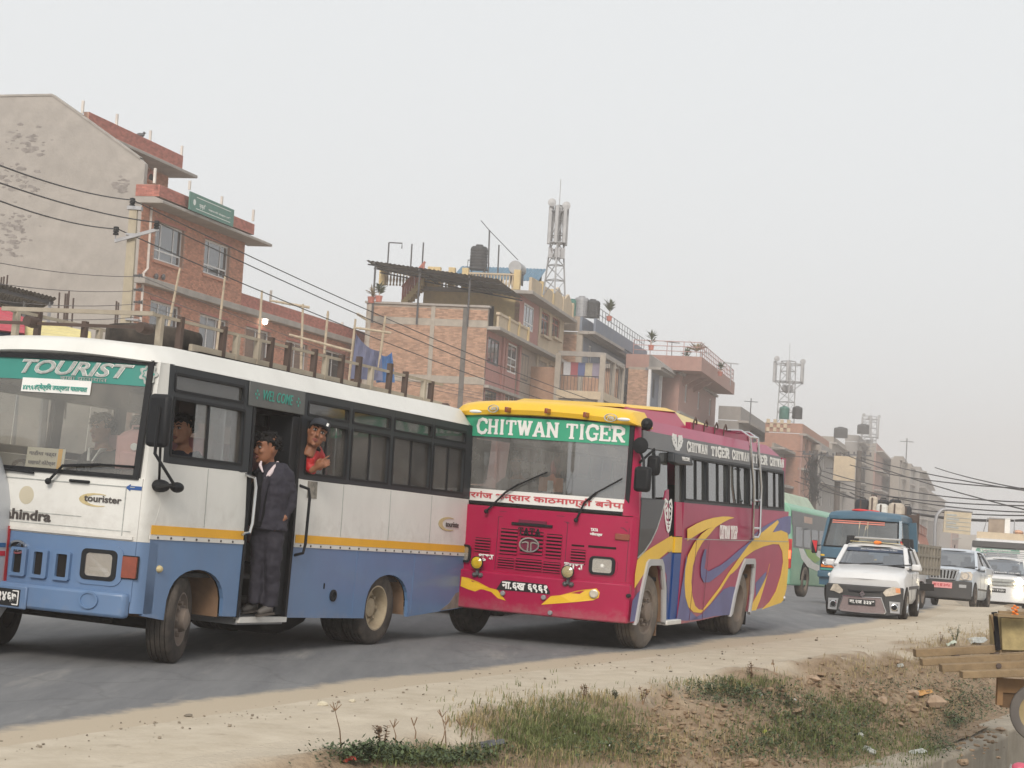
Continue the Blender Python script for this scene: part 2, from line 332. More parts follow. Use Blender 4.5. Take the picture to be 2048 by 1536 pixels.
def cracks():
 t=M_asph.node_tree; N=t.nodes.new; L=t.links.new; b=t.nodes['Principled BSDF']; src=b.inputs['Base Color'].links[0].from_socket
 tc=N('ShaderNodeTexCoord'); n=N('ShaderNodeTexNoise'); n.inputs['Scale'].default_value=1.4; n.inputs['Detail'].default_value=6; L(tc.outputs['Object'],n.inputs['Vector'])
 ad=N('ShaderNodeVectorMath'); ad.operation='MULTIPLY_ADD'; ad.inputs[1].default_value=(.9,.9,0); L(n.outputs['Color'],ad.inputs[0]); L(tc.outputs['Object'],ad.inputs[2])
 v=N('ShaderNodeTexVoronoi'); v.feature='DISTANCE_TO_EDGE'; v.inputs['Scale'].default_value=.55; L(ad.outputs[0],v.inputs['Vector'])
 r=N('ShaderNodeMapRange'); r.inputs[1].default_value=.004; r.inputs[2].default_value=.022; r.inputs[3].default_value=.16; r.inputs[4].default_value=0; L(v.outputs['Distance'],r.inputs[0])
 g_=N('ShaderNodeTexNoise'); g_.inputs['Scale'].default_value=240; g_.inputs['Detail'].default_value=2; L(tc.outputs['Object'],g_.inputs['Vector']); k=N('ShaderNodeMapRange'); k.inputs[1].default_value=.3; k.inputs[2].default_value=.7; k.inputs[3].default_value=.72; k.inputs[4].default_value=1.28; L(g_.outputs[0],k.inputs[0])
 s_=N('ShaderNodeVectorMath'); s_.operation='SCALE'; L(src,s_.inputs[0]); L(k.outputs[0],s_.inputs['Scale'])
 mx=N('ShaderNodeMix'); mx.data_type='RGBA'; L(r.outputs[0],mx.inputs[0]); L(s_.outputs[0],mx.inputs[6]); mx.inputs[7].default_value=(.05,.048,.046,1); L(mx.outputs[2],b.inputs['Base Color'])
cracks()
dusty_edge()
M_far=ground_mat('verge_earth',(.26,.22,.17),(.36,.31,.24),.6,bump=.3,bscale=4)
g=MB().quad((-700,-60,-4.4),(700,-60,-4.4),(700,1500,-4.4),(-700,1500,-4.4)).build('ground',M_far); g['kind']='structure'
farY=frange(-40,130,2.5)+frange(135,400,12)
strip('verge',farY,[-60,-40,-25,-15,-9.6],lambda Y,t,X:gz(Y)-.012,M_far)
rYs,rts=frange(-40,8,4)[:-1]+frange(8,60,.25)+frange(62,400,8),[-10,-7,-4,-2.5,-1.6,-1.2,-.9,-.7,-.5,-.3,-.1,.1,.3,.6]
road=strip('road',rYs,rts,lambda Y,t,X:gz(Y),M_asph)
ra=road.data.attributes.new('dust','FLOAT','POINT'); k=0
for Y in rYs:
 for t in rts:ra.data[k].value=sm(-.85,-.1,t+.25*nz(0,Y,.45,2)); k+=1
strip('dirt_shoulder',frange(8,60,.1),frange(-.12,1.3,.071),lambda Y,t,X:bank_z(Y,t,X)-.004,M_dirt)
M_bank=M_soil
def bank_material():
 m=ground_mat('bank_earth',(.205,.145,.095),(.34,.26,.18),4.5,c3=(.115,.078,.05),s3=3.4,th3=.57,bump=.6,bscale=24)
 t=m.node_tree; N=t.nodes.new; L=t.links.new; b=t.nodes['Principled BSDF']
 src=b.inputs['Base Color'].links[0].from_socket
 at_=N('ShaderNodeAttribute'); at_.attribute_name='shoulder'
 mx=N('ShaderNodeMix'); mx.data_type='RGBA'; L(at_.outputs['Fac'],mx.inputs[0]); L(src,mx.inputs[6])
 n=N('ShaderNodeTexNoise'); n.inputs['Scale'].default_value=2.2; n.inputs['Detail'].default_value=9; tc=N('ShaderNodeTexCoord'); L(tc.outputs['Object'],n.inputs['Vector'])
 m2=N('ShaderNodeMix'); m2.data_type='RGBA'; m2.inputs[6].default_value=(.42,.36,.28,1); m2.inputs[7].default_value=(.54,.475,.38,1); L(n.outputs[0],m2.inputs[0]); L(m2.outputs[2],mx.inputs[7])
 L(mx.outputs[2],b.inputs['Base Color']); return m
bYs,bts=frange(8,60,.07),frange(1.3,3.56,.06)
bank=strip('embankment',bYs,bts,bank_z,bank_material())
at_=bank.data.attributes.new('shoulder','FLOAT','POINT'); k=0
for Y in bYs:
 for t in bts:
  at_.data[k].value=1-sm(shoulder_t(Y)-.15,shoulder_t(Y)+.35,t+.35*nz(Y,t,2.5,4)); k+=1
M_conc=mat('old_concrete',(.33,.29,.23),.9,var=.22,scale=2.5,dust=.5,dustcol=(.20,.16,.11),dscale=3,bump=.3,bscale=30,streak=3)
wall=empty('drain_wall','long weathered concrete drain wall at the foot of the earth bank','wall',Matrix.Translation((xe(20)+4.4,20,-.7)))
def wall_block(y0,y1,dz):
 mb=MB(); rings=[]
 for Y in frange(y0,y1,.4):
  p=Vector((xe(Y)+1.09*3.5,Y,gz(Y)-.7+dz))-Vector((xe(20)+4.4,20,-.7))
  rings.append([p+Vector((-.12+.015*nz(Y,0,3),0,-2)),p+Vector((.36+.03*nz(Y,1,2),0,-2)),p+Vector((.34+.03*nz(Y,1,3),0,-.03)),p+Vector((.30,0,.0)),p+Vector((-.12,0,.01))])
 return mb.loft(rings).build('block',M_conc,wall,smooth=False,bevel=.015)
for i,y in enumerate([9,11.6,14.2,16.9,19.6,22.4,25.2,28,31,34]):wall_block(y,y+[2.55,2.6,2.62,2.66,2.74,2.74,2.76,2.95,2.95,2.95][i],[0,.03,.0,.02,-.02,.03,0,.02,0,0][i])
strip('ditch',frange(8,60,1),[3.7,7,9],lambda Y,t,X:gz(Y)-1.9,mat('ditch_mud',(.05,.045,.04),.7))
# ================================================================== BUILDINGS
M_brick=mat('brick_red',(.50,.235,.155),.9,var=.1,island=.22)
M_brickp=mat('brick_dark_red',(.43,.16,.125),.9,var=.12,island=.2)
M_brickb=mat('brick_brown',(.43,.265,.185),.95,var=.14,island=.24)
M_mortar=mat('mortar',(.40,.25,.19),.95,var=.15)
M_mortarg=mat('mortar_grey',(.34,.28,.23),.95,var=.2)
M_slab=mat('raw_concrete',(.37,.34,.31),.9,var=.18,scale=1.2,dust=.4,dustcol=(.22,.2,.18),dscale=.8,streak=1.5)
M_plast=mat('grey_plaster',(.42,.385,.35),.92,var=.2,scale=.35,dust=.75,dustcol=(.23,.21,.195),dscale=.36,bump=.2,bscale=8)
M_white=mat('white_frame',(.72,.71,.70),.5,var=.06)
M_win=glass('window_glass',(.16,.19,.21),.22,.12,(.35,.36,.36),.05)
M_pipe=mat('white_pipe',(.62,.57,.52),.6)
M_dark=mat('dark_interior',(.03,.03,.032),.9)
M_pink=mat('pink_paint',(.42,.19,.17),.85,var=.12,dust=.35,dustcol=(.3,.24,.2),dscale=.6,streak=1)
M_cream=mat('cream_paint',(.58,.47,.33),.85,var=.1,dust=.45,dustcol=(.28,.24,.2),dscale=.7,streak=1.2)
M_yel=mat('yellow_paint',(.66,.50,.25),.85,var=.1,dust=.35,dustcol=(.3,.26,.2),dscale=.7,streak=1.2)
M_tin=mat('rusty_tin',(.14,.135,.135),.7,metal=.2,var=.2,dust=.3)
M_tank=mat('black_tank',(.045,.047,.05),.6)
M_tankg=mat('green_tank',(.05,.16,.13),.6)
M_steel=mat('grey_steel',(.33,.33,.34),.5,metal=.5)
M_dsteel=mat('dark_steel',(.1,.1,.105),.6,metal=.3)
M_galv=mat('galvanised',(.36,.36,.365),.5,metal=.3)
M_bamb=mat('bamboo',(.43,.35,.25),.7,var=.2,scale=6)
def bframe(u,v,Y,a):
 p=at(u,v,Y); return Matrix.Translation((p.x,p.y,gz(Y)-.1))@Matrix.Rotation(-a,4,'Z')
def wall(parent,ax,val,a0,a1,z0,z1,holes,th,m,name='wall'):
 mb=MB(); cuts=sorted({a0,a1,*[min(max(h[i],a0),a1)for h in holes for i in(0,1)]})
 for p,q in zip(cuts,cuts[1:]):
  if q-p<1e-4:continue
  c=(p+q)/2; zs=sorted((max(h[2],z0),min(h[3],z1))for h in holes if h[0]<=c<=h[1]); z=z0
  for lo,hi in zs+[(z1,z1)]:
   if lo-z>1e-3:
    if ax=='x':mb.box(val-th,val,p,q,z,lo)
    else:mb.box(p,q,val,val+th,z,lo)
   z=max(z,hi)
 return mb.build(name,m,parent)
def P3(ax,val,out,a,z):return(val+out,a,z)if ax=='x' else(a,val-out,z)
def window(parent,ax,val,a0,a1,z0,z1,fm,gm,cols=(),rows=(),inset=.12,fw=.07,arch=0,name='window',back=True,panes=True):
 mb=MB(); D=.05
 def bx(p,q,lo,hi,o0,o1,B=None):
  B=B or mb
  if ax=='x':B.box(val+o0,val+o1,p,q,lo,hi)
  else:B.box(p,q,val-o1,val-o0,lo,hi)
 o=-inset
 cs=[a0+(a1-a0)*c for c in cols]; rs=[z0+(z1-z0)*r for r in rows]
 bx(a0,a0+fw,z0,z1,o,o+D); bx(a1-fw,a1,z0,z1,o,o+D); bx(a0+fw,a1-fw,z0,z0+fw,o,o+D); bx(a0+fw,a1-fw,z1-fw,z1,o,o+D)
 for c in cs:bx(c-fw*.4,c+fw*.4,z0+fw,z1-fw,o-.003,o+D-.003)
 for r in rs:bx(a0+fw,a1-fw,r-fw*.4,r+fw*.4,o+.001,o+D-.006)
 w_=mb.build(name,fm,parent)
 if panes:
  ca=[a0+fw]+cs+[a1-fw]; ra=[z0+fw]+rs+[z1-fw]
  for p,q in zip(ca,ca[1:]):
   for lo,hi in zip(ra,ra[1:]):B=MB(); bx(p,q,lo,hi,o+.012,o+.02,B); B.build('pane',gm,w_)
 else:
  B=MB(); bx(a0+fw,a1-fw,z0+fw,z1-fw,o+.012,o+.02,B); B.build('pane',gm,w_)
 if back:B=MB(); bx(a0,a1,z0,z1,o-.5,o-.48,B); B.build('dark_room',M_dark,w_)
 return w_
class Bricks:
 def __init__(s,parent,m,single=0):s.p=parent; s.m=m; s.n=single; s.L=[]
 def field(s,ax,val,a0,a1,z0,z1,holes=(),out=.014,px=.25,pz=.083,joint=.012):
  r=0; z=z0+joint
  while z+pz-joint<=z1+.01:
   a=a0-(px/2 if r%2 else 0)
   while a<a1-.02:
    p,q=max(a+joint/2,a0),min(a+px-joint/2,a1); hi=min(z+pz-joint,z1)
    if q-p>.03 and not any(h[0]-.02<q and p<h[1]+.02 and h[2]-.02<hi and z<h[3]+.02 for h in holes):
     s.L.append((ax,val,p,q,z,hi,out*(.7+.6*random.random())))
    a+=px
   z+=pz; r+=1
 def done(s):
  def put(B,b,c=0):
   ax,val,p,q,lo,hi,o=b
   if ax=='x':vs=[(val-.0,p,lo),(val,q,lo),(val,q,hi),(val,p,hi),(val+o,p,lo),(val+o,q,lo),(val+o,q,hi),(val+o,p,hi)]
   else:vs=[(p,val,lo),(q,val,lo),(q,val,hi),(p,val,hi),(p,val-o,lo),(q,val-o,lo),(q,val-o,hi),(p,val-o,hi)]
   B.add(vs,[(4,5,6,7),(0,1,5,4),(1,2,6,5),(2,3,7,6),(3,0,4,7)])
  for b in s.L[:s.n]:
   B=MB(); put(B,b); me=bpy.data.meshes.new('brick'); me.from_pydata(B.v,[],B.f); me.materials.append(s.m); o=bpy.data.objects.new('brick',me); COL.objects.link(o); adopt(o,s.p)
  if len(s.L)>s.n:
   B=MB()
   for b in s.L[s.n:]:put(B,b)
   o=B.build('brickwork',s.m,s.p); o['kind']='stuff'
def tank(M,r,h,m,label,group='rooftop water tanks',stand=0,name='water_tank'):
 t=empty(name,label,'water tank',M,group)
 pr=[(0,stand)]; k=7
 for i in range(k):
  z0=stand+h*.84*i/k; pr+=[(r,z0+.01),(r,z0+h*.84/k*.6),(r*.965,z0+h*.84/k*.7),(r*.965,z0+h*.84/k*.95)]
 pr+=[(r*.96,stand+h*.85),(r*.8,stand+h*.92),(r*.42,stand+h*.95),(r*.42,stand+h),(0,stand+h)]
 MB().lathe(pr,n=18).build('tank_body',m,t)
 if stand:
  mb=MB()
  for sx in(-1,1):
   for sy in(-1,1):mb.tube([(sx*r,sy*r,0),(sx*r*.95,sy*r*.95,stand+.02)],.03)
  for a,b in(((-r,-r),(r,-r)),((r,-r),(r,r)),((r,r),(-r,r)),((-r,r),(-r,-r))):
   mb.tube([(*a,stand),(*b,stand)],.03); mb.tube([(*a,.1),(*b,stand-.1)],.02); mb.tube([(*b,.1),(*a,stand-.1)],.02)
   mb.tube([(*a,stand+.0),(*a,stand+.5)],.02); mb.tube([(*a,stand+.5),(*b,stand+.5)],.015)
  mb.box(-r,r,-r,r,stand-.03,stand)
  mb.build('stand',M_dsteel,t)
 return t
def balusters(parent,p,q,z0,z1,m,n,pitch=None,name='baluster'):
 p,q=Vector(p),Vector(q)
 base=None
 for i in range(n):
  c=p+(q-p)*((i+.5)/n); h=z1-z0
  if base is None:
   o=MB().lathe([(.07,0),(.07,.06*h),(.04,.15*h),(.085,.4*h),(.05,.65*h),(.04,.85*h),(.07,.93*h),(.07,h)],n=8).build(name,m,parent); base=o.data
  else:
   o=bpy.data.objects.new(name,base); COL.objects.link(o); adopt(o,parent)
  o.location=(c.x,c.y,z0)
 d=(q-p).normalized()
 mb=MB(); mb.bar((p.x,p.y,z1+.05),(q.x,q.y,z1+.05),.22,.1); mb.build('handrail',m,parent)
def rail(parent,pts,h,m,n=3,r=.025,post=1.3,name='railing'):
 mb=MB(); pts=[Vector(p)for p in pts]
 for a,b in zip(pts,pts[1:]):
  for i in range(n):z=h*(i+1)/n; mb.tube([a+Vector((0,0,z)),b+Vector((0,0,z))],r,5)
  k=max(1,round((b-a).length/post))
  for i in range(k+1):p=a+(b-a)*i/k; mb.tube([p,p+Vector((0,0,h))],r,5)
 return mb.build(name,m,parent)
# ---------------- the brick house with the grey gable
M1=bframe(283,430,78,.25); b1=empty('brick_house','long red brick house with bare grey plastered gable wall behind the blue and white minibus','house',M1)
f1=lambda u,v,x=0:hit(M1,u,v,0,x)
s1=lambda u,v,y=0:hit(M1,u,v,1,y)
zl=f1(288,556).z; zl0=zl-.3
zs=f1(303,413).z; yE=f1(490,483).y; yX=f1(733,690).y; zpx=f1(487,587).z
ztop=f1(308,364,.8).z
wins=[]
for(a,b,c,d)in((313,441,364,536),(411,476,456,561)):
 p,q=f1(a,b),f1(c,d); wins.append((p.y,q.y,q.z,p.z))
hw=wins[0][3]-wins[0][2]
for(a,b,c,d)in((302,599,361,615),(401,627,456,642),(493,651,540,666),(573,679,615,691),(649,699,689,708)):
 p,q=f1(a,b),f1(c,d); z1=(p.z+q.z)/2; wins.append((p.y,q.y,z1-hw,z1))
fl=zs-zl
lows=[(w[0],w[1],w[2]-3.1*k,w[3]-3.1*k)for w in wins[2:]for k in(1,2)]
wall(b1,'x',0,0,yE,zl-.05,zs,wins[:2],.3,M_mortar)
wall(b1,'x',0,0,yX,0,zl-.05,wins[2:]+lows,.3,M_mortar)
bk=Bricks(b1,M_brick,0); bk.field('x',0,0,yE,zl,zs,wins[:2]); bk.field('x',0,0,yX,zl-6.2,zl0,wins[2:]+lows); bk.done()
for i,w_ in enumerate(wins[:7]):
 ww=window(b1,'x',0,*w_,M_white,M_win,(.27,.72)if i<2 else(.34,.66)if i<4 else(.5,),(.27,)if i<2 else(),inset=.18,fw=.085)
 MB().box(-.0,.09,w_[0]-.15,w_[1]+.15,w_[2]-.16,w_[2]-.06).build('sill',M_brick,b1)
 MB().box(-.0,.04,w_[0]-.12,w_[1]+.12,w_[3]+.01,w_[3]+.12).build('lintel',M_brickp,b1)
MB().box(-.3,.42,-.05,yX,zl0,zl).build('ledge',M_slab,b1,bevel=.02)
MB().prism([(-.3,zs),(1.0,zs),(1.0,zs+.12),(.6,zs+.28),(-.3,zs+.28)],'y',-.1,yE+1.1).build('roof_slab',M_slab,b1,bevel=.02)
z0p=zs+.28
pa=empty('parapet',M=None); pa.name='parapet'
bpy.data.objects.remove(pa)
yP=f1(508,462,.8).y
MB().box(.58,.8,.0,yP,z0p,ztop).build('parapet',M_mortar,b1)
MB().box(-.3,.8,-.1,.02,z0p,ztop).build('parapet',M_mortar,b1)
bp_=Bricks(b1,M_brickp,300); bp_.field('y',-.1,-.3,.8,z0p,ztop); bp_.field('x',.8,-.1,yP,z0p,ztop); bp_.done()
zE1,zE2=zl,zpx
MB().box(-.25,.0,yE,yX,zE1,zE2).build('parapet',M_mortar,b1)
bq=Bricks(b1,M_brickp,0); bq.field('x',.0,yE+.02,yX,zE1,zE2); bq.done()
MB().box(-12,-.3,.3,yE,zs-.3,zs+.2).build('roof',M_slab,b1)
MB().box(-12,-.3,yE,yX,zl-.5,zl).build('roof',M_slab,b1)
MB().box(-12.3,-12,0,yX,0,zl).build('wall',M_mortar,b1)
wall(b1,'y',yX-.3,-12,-.3,0,zl,[],.3,M_mortar); wall(b1,'y',yE-.3,-12,-.3,zl,zs,[],.3,M_mortar)
gp_=[s1(u,v)for u,v in((-60,194),(105,191),(152,224),(281,318))]
MB().prism([(p.x,p.z)for p in gp_]+[(-.003,gp_[-1].z-.2),(-.003,0),(gp_[0].x,0)],'y',-.02,.28).build('gable_wall',M_plast,b1)
MB().add([(p.x,-.06,p.z-.02)for p in gp_]+[(p.x,.3,p.z-.02)for p in gp_]+[(p.x,-.06,p.z+.07)for p in gp_]+[(p.x,.3,p.z+.07)for p in gp_],
[(i+a,i+1+a,i+1+b,i+b)for i in range(3)for a,b in((0,8),(4,12),(0,4),(8,12))]).build('coping',M_slab,b1)
random.seed(5); mb=MB()
for cu,cv,n,sp in((40,280,24,30),(20,350,36,42),(245,372,26,20),(30,450,34,34),(75,285,16,24),(25,490,24,25),(60,370,14,30)):
 for i in range(n):
  p=s1(cu+random.gauss(0,sp*.5),cv+random.gauss(0,sp*.45)); k=random.uniform(.03,.13); m_=random.randint(6,9)
  pts=[(p.x+k*1.7*cos(6.283*j/m_)*random.uniform(.5,1.2),p.z+k*.7*sin(6.283*j/m_)*random.uniform(.4,1.2))for j in range(m_)]
  if max(q[0]for q in pts)<-.1:mb.prism(pts,'y',-.026-.0003*i,-.02)
o=mb.build('bare_patches',mat('bare_render',(.25,.225,.21),.95,var=.3,scale=4),b1); o['kind']='stuff'
xP=-3.9; fp=lambda u,v,x=xP:hit(M1,u,v,0,x)
yT=fp(337,352).y; zT=fp(337,352).z; y0T=.3
wall(b1,'x',xP,y0T,yT,zs,zT,[],.3,M_mortar); wall(b1,'y',yT-.3,-8,xP-.3,zs,zT,[],.3,M_mortar)
br=Bricks(b1,M_brick,0); br.field('x',xP,y0T,yT,zs+.3,zT); br.done()
q=fp(300,360); MB().prism([(q.y+.42*cos(pi*i/10),q.z+.45*sin(pi*i/10))for i in range(11)],'x',xP+.02,xP+.05).build('arch',M_brickp,b1)
MB().prism([(q.y+.26*cos(pi*i/10),q.z+.30*sin(pi*i/10))for i in range(11)],'x',xP+.05,xP+.06).build('niche',M_dark,b1)
q=fp(396,346,-2.6); yR=q.y; MB().prism([(-9,zT),(-2.6,zT),(-2.6,zT+.14),(-3.0,zT+.26),(-9,zT+.26)],'y',.3,yR).build('roof_slab',M_slab,b1,bevel=.02)
q=fp(366,312,-3.0); MB().box(-3.25,-3.0,.3,q.y,zT+.26,q.z).build('parapet',M_mortar,b1)
br=Bricks(b1,M_brickp,0); br.field('x',-3.0,.3,q.y,zT+.26,q.z); br.done(); zq=q.z
for(u,v,x,h)in((165,222,-3.1,.45),(233,250,-3.1,.5),(300,280,-3.1,.45),(363,310,-3.1,.45),(309,362,.7,.55),(379,375,.7,.3),(443,410,.7,.4),(506,438,.7,.45),(541,600,-.1,.5),(655,640,-.1,.45),(684,655,-.1,.3)):
 p=hit(M1,u,v,0,x); MB().box(p.x-.05,p.x+.05,p.y-.05,p.y+.05,p.z-.1,p.z+h).build('parapet_post',M_pipe,b1)
p=[f1(303,414,.06),f1(295,537,.06),f1(287,546,.06),f1(281,640,.06)]; MB().tube(p+[Vector((.06,p[-1].y,.2))],.06,8).build('drain_pipe',M_pipe,b1)
for u,v in((312,553),(326,554)):p=f1(u,v,.1); MB().ell((.12,p.y,p.z),.09,.12,.14).build('bell',M_dsteel,b1)
pq=[hit(M1,u,v,0,1.06)for u,v in((374,379),(462,420),(471,456),(383,420))]
yc,zc=sum(p.y for p in pq)/4,sum(p.z for p in pq)/4; BW=pq[1].y-pq[0].y; BH=pq[0].z-pq[3].z
sb=empty('sign_board','green office board with white lettering hung on the brick parapet','sign',M1@Matrix.Translation((1.06,yc,zc)))
M_sgreen=mat('sign_green',(.06,.21,.17),.5,dust=.2); M_swhite=mat('sign_white',(.75,.77,.74),.6)
MB().box(-.03,.03,-BW/2,BW/2,-BH/2,BH/2).build('board',M_sgreen,sb)
EXs,EYs=(0,1,0),(0,0,1)
lettering('प्रकृति',sb,M_swhite,(.032,-BW*.22,-.2),EXs,EYs,height=BH*.34,bold=.02)
lettering('सहकारी संस्था लि',sb,M_swhite,(.032,BW*.17,-.14),EXs,EYs,width=BW*.52,height=BH*.15,bold=.015)
MB().lathe([(.0,.03),(BH*.17,.03),(BH*.17,.036),(0,.036)],(0,-BW*.4,0),'x',16).build('emblem',M_swhite,sb)
for k in(-.33,.3):MB().box(.03,.035,-BW*.36,BW*.42,BH*k,BH*k+.03).build('rule',M_swhite,sb)
pg=empty('pigeon','small dark pigeon perched on the topmost brick parapet','bird',Matrix.Translation(M1@(hit(M1,281,270,0,-3.1))))
MB().ell((0,0,.0),.2,.1,.1).ell((.16,0,.1),.07,.06,.07).bar((-.1,0,0),(-.38,0,-.04),.09,.03).bar((.22,0,.1),(.27,0,.09),.02).build('body',M_dsteel,pg)
lp=empty('wall_lamp','lit white bulb lamp on the brick wall above the scaffolding','lamp',Matrix.Translation(M1@f1(530,643,.25)))
MB().ell((0,0,0),.14,.14,.16).build('bulb',lamp_mat('bulb_glow',(1,.97,.85),9),lp); MB().tube([(0,0,.14),(0,0,.3),(-.25,.05,.3)],.03).build('holder',M_dsteel,lp)
# ---------------- brown brick house with pink front and terrace roof
M2=bframe(968,761,103,.2); b2=empty('terrace_house','brown brick house with pink street front, yellow top storey and balustraded roof','house',M2)
f2=lambda u,v,x=0:hit(M2,u,v,0,x)
s2=lambda u,v,y=0:hit(M2,u,v,1,y)
XL=s2(731,650).x; zt=s2(985,616).z; zb1=s2(978,655).z; zb2=s2(967,766).z; y1=f2(1038,640).y; yN=f2(1124,700).y
zr=f2(1038,571,.8).z
M_stain=mat('soot_stained_concrete',(.14,.13,.12),.95,var=.3,scale=2)
M_col=mat('pale_concrete',(.40,.355,.30),.9,var=.15,dust=.3,dustcol=(.25,.22,.19))
wall(b2,'y',0,XL,0,0,zt,[],.3,M_mortarg)
bk=Bricks(b2,M_brickb,0); xs_=[s2(u,700).x for u in(732,738,858,866,922,932)]
for z0,z1 in((zb1+.38,zt-.12),(zb2+.3,zb1-.02),(.5,zb2-.1)):
 for p,q in((xs_[1],xs_[2]),(xs_[3],xs_[4]),(xs_[5],-.0)):bk.field('y',0,p,q,z0,z1)
bk.done()
for z in(zb1-.02,zb2-.1):MB().box(XL,.02,-.03,.2,z,z+.4).build('concrete_band',M_col,b2)
for i in(0,2,4):MB().box(xs_[i],xs_[i+1],-.045,.2,0,zt).build('column',M_stain if i==4 else M_col,b2)
MB().box(XL-.1,.1,-.1,.35,zt,zt+.12).build('coping',M_slab,b2)
W2=[]
for a,b,c,d in((977,673,996,734),(1015,684,1031,750),(1041,704,1055,764)):
 p,q=f2(a,b),f2(c,d); W2+=[(p.y,q.y,q.z,p.z),(p.y,q.y,q.z-3,p.z-3)]
wall(b2,'x',0,.01,yN*.42 if y1>yN else y1,0,zb1,W2,.3,M_pink)
for i,w_ in enumerate(W2):window(b2,'x',0,*w_,M_dsteel if i//2!=1 else M_white,M_win,(.33,.66)if i//2!=1 else(.5,),()if i//2!=1 else(.25,.5),inset=.06,fw=.1)
for a in((1003,700),(1009,700),(1036,710)):
 p=f2(*a); MB().box(0,.12,p.y,p.y+.5,0,zb1-.02).build('pilaster',M_pink,b2)
MB().box(-.3,.75,-.0,yN-2,zb1-.12,zb1+.08).build('balcony_slab',M_slab,b2,bevel=.02)
MB().box(-.3,.3,0,yN-2,zb2-.25,zb2-.08).build('ledge',M_slab,b2)
pz=f2(983,616,.6).z
for k in range(3):
 a,b=y1*k/3,y1*(k+1)/3
 MB().box(.5,.62,a+.1,b-.25,zb1+.08,pz-.15).build('parapet_panel',M_cream,b2)
 MB().box(.45,.7,b-.25,b+.1,zb1+.08,pz+.05).build('parapet_pier',M_yel,b2)
MB().box(.46,.68,0,y1,pz-.15,pz).build('parapet_coping',M_cream,b2)
W2u=[]
for a,b,c,d in((1049,605,1065,665),):
 p,q=f2(a,b),f2(c,d); W2u.append((p.y,q.y,q.z,p.z))
yc2=f2(1077,650).y
wall(b2,'x',0,y1,yc2,zb1,zr,W2u,.3,M_pink)
for w_ in W2u:window(b2,'x',0,*w_,M_white,M_win,(.3,.6),(.25,),inset=.05,fw=.1)
W2a=[]
for a,b,c,d in((1083,621,1096,677),(1104,632,1117,681),(1076,719,1089,775),(1097,728,1107,779)):
 p,q=f2(a,b),f2(c,d); W2a.append((p.y,q.y,q.z,p.z))
W2a+=[(w_[0],w_[1],w_[2]-3.1,w_[3]-3.1)for w_ in W2a[2:]]
wall(b2,'x',.05,yc2,yN,0,zr,W2a,.35,M_cream)
for w_ in W2a:
 window(b2,'x',.05,*w_,M_brickp,M_win,(.5,),(.7,),inset=.15,fw=.1)
 r=(w_[1]-w_[0])/2; MB().prism([(w_[0]+r+r*cos(pi*i/8),w_[3]-.02+.3*r*sin(pi*i/8))for i in range(9)],'x',.06,.10).build('arch',M_cream,b2)
 MB().box(.05,.3,w_[0]-.15,w_[1]+.15,w_[2]-.15,w_[2]).build('sill',M_cream,b2)
wall(b2,'y',y1,XL*.86,-.02,zb1,zr,[(XL*.72,XL*.5,zb1,zb1+2.1),(-3.0,-1.6,zb1,zb1+2.2)],.3,M_yel)
for a,b in((XL*.72,XL*.5),(-3.0,-1.6)):MB().box(a,b,y1+.2,y1+.25,zb1,zb1+2.2).build('doorway',M_dark,b2)
MB().box(XL,-.02,y1+.3,yN,0,zb1).build('wall',M_mortarg,b2); MB().box(XL,-.3,.3,y1+.3,zb1-.3,zb1).build('terrace_floor',M_slab,b2)
MB().box(XL*.86,-.1,yN-.3,yN,0,zr).build('wall',M_cream,b2)
MB().box(XL*.9,.85,y1-.5,yN+.6,zr,zr+.22).build('roof_slab',M_slab,b2,bevel=.03)
zR=zr+.22
def roof_posts(xs,y,z0,h,m):
 for x in xs:MB().box(x-.2,x+.2,y-.2,y+.2,z0,z0+h).build('pier',m,b2,bevel=.03)
hy=y1-.3; xa=[hit(M2,u,535,1,hy).x for u in(767,863,876,905,932,1036)]
roof_posts([xa[0],xa[1],xa[2],xa[3],xa[4],xa[5]],hy,zR,1.25,M_yel)
balusters(b2,(xa[0]+.2,hy,0),(xa[1]-.2,hy,0),zR,zR+.9,M_cream,13); balusters(b2,(xa[2],hy,0),(xa[3],hy,0),zR,zR+.9,M_cream,4); balusters(b2,(xa[4]+.2,hy,0),(xa[5]-.2,hy,0),zR,zR+.9,M_cream,15)
for k in range(4):
 a=y1+(yN-y1)*k/4; b=y1+(yN-y1)*(k+1)/4
 MB().prism([(a+.2,zR),(b-.3,zR),(b-.3,zR+.9),((a+b)/2,zR+(1.5 if k>1 else.95)),(a+.2,zR+.9)],'x',.45,.62).build('parapet_panel',M_cream,b2)
 MB().box(.4,.68,b-.3,b+.1,zR,zR+1.1).build('parapet_pier',M_yel if k<2 else M_cream,b2)
q0,q1=hit(M2,806,607,1,y1-.6),hit(M2,852,556,1,y1-.6); n_=9
mb=MB()
for i in range(n_):
 a=q0+(q1-q0)*(i/n_); b=q0+(q1-q0)*((i+1)/n_); mb.box(a.x,b.x,y1-1.1,y1-.02,min(a.z,b.z)-.35,b.z)
mb.build('stair',M_yel,b2)
for i in range(0,n_,1):a=q0+(q1-q0)*((i+.5)/n_); MB().box(a.x-.06,a.x+.06,y1-1.1,y1-1.0,a.z+.1,a.z+.95).build('stair_baluster',M_brickp,b2)
MB().bar((q0.x,y1-1.05,q0.z+.95),(q1.x,y1-1.05,q1.z+.95),.12,.12).build('stair_rail',M_brickp,b2)
A=hit(M2,733,521,1,-.5); D=hit(M2,997,559,1,-.5); C=hit(M2,1048,598,1,y1-.4); Bc=hit(M2,762,541,1,y1-.4)
mb=MB(); nx=60
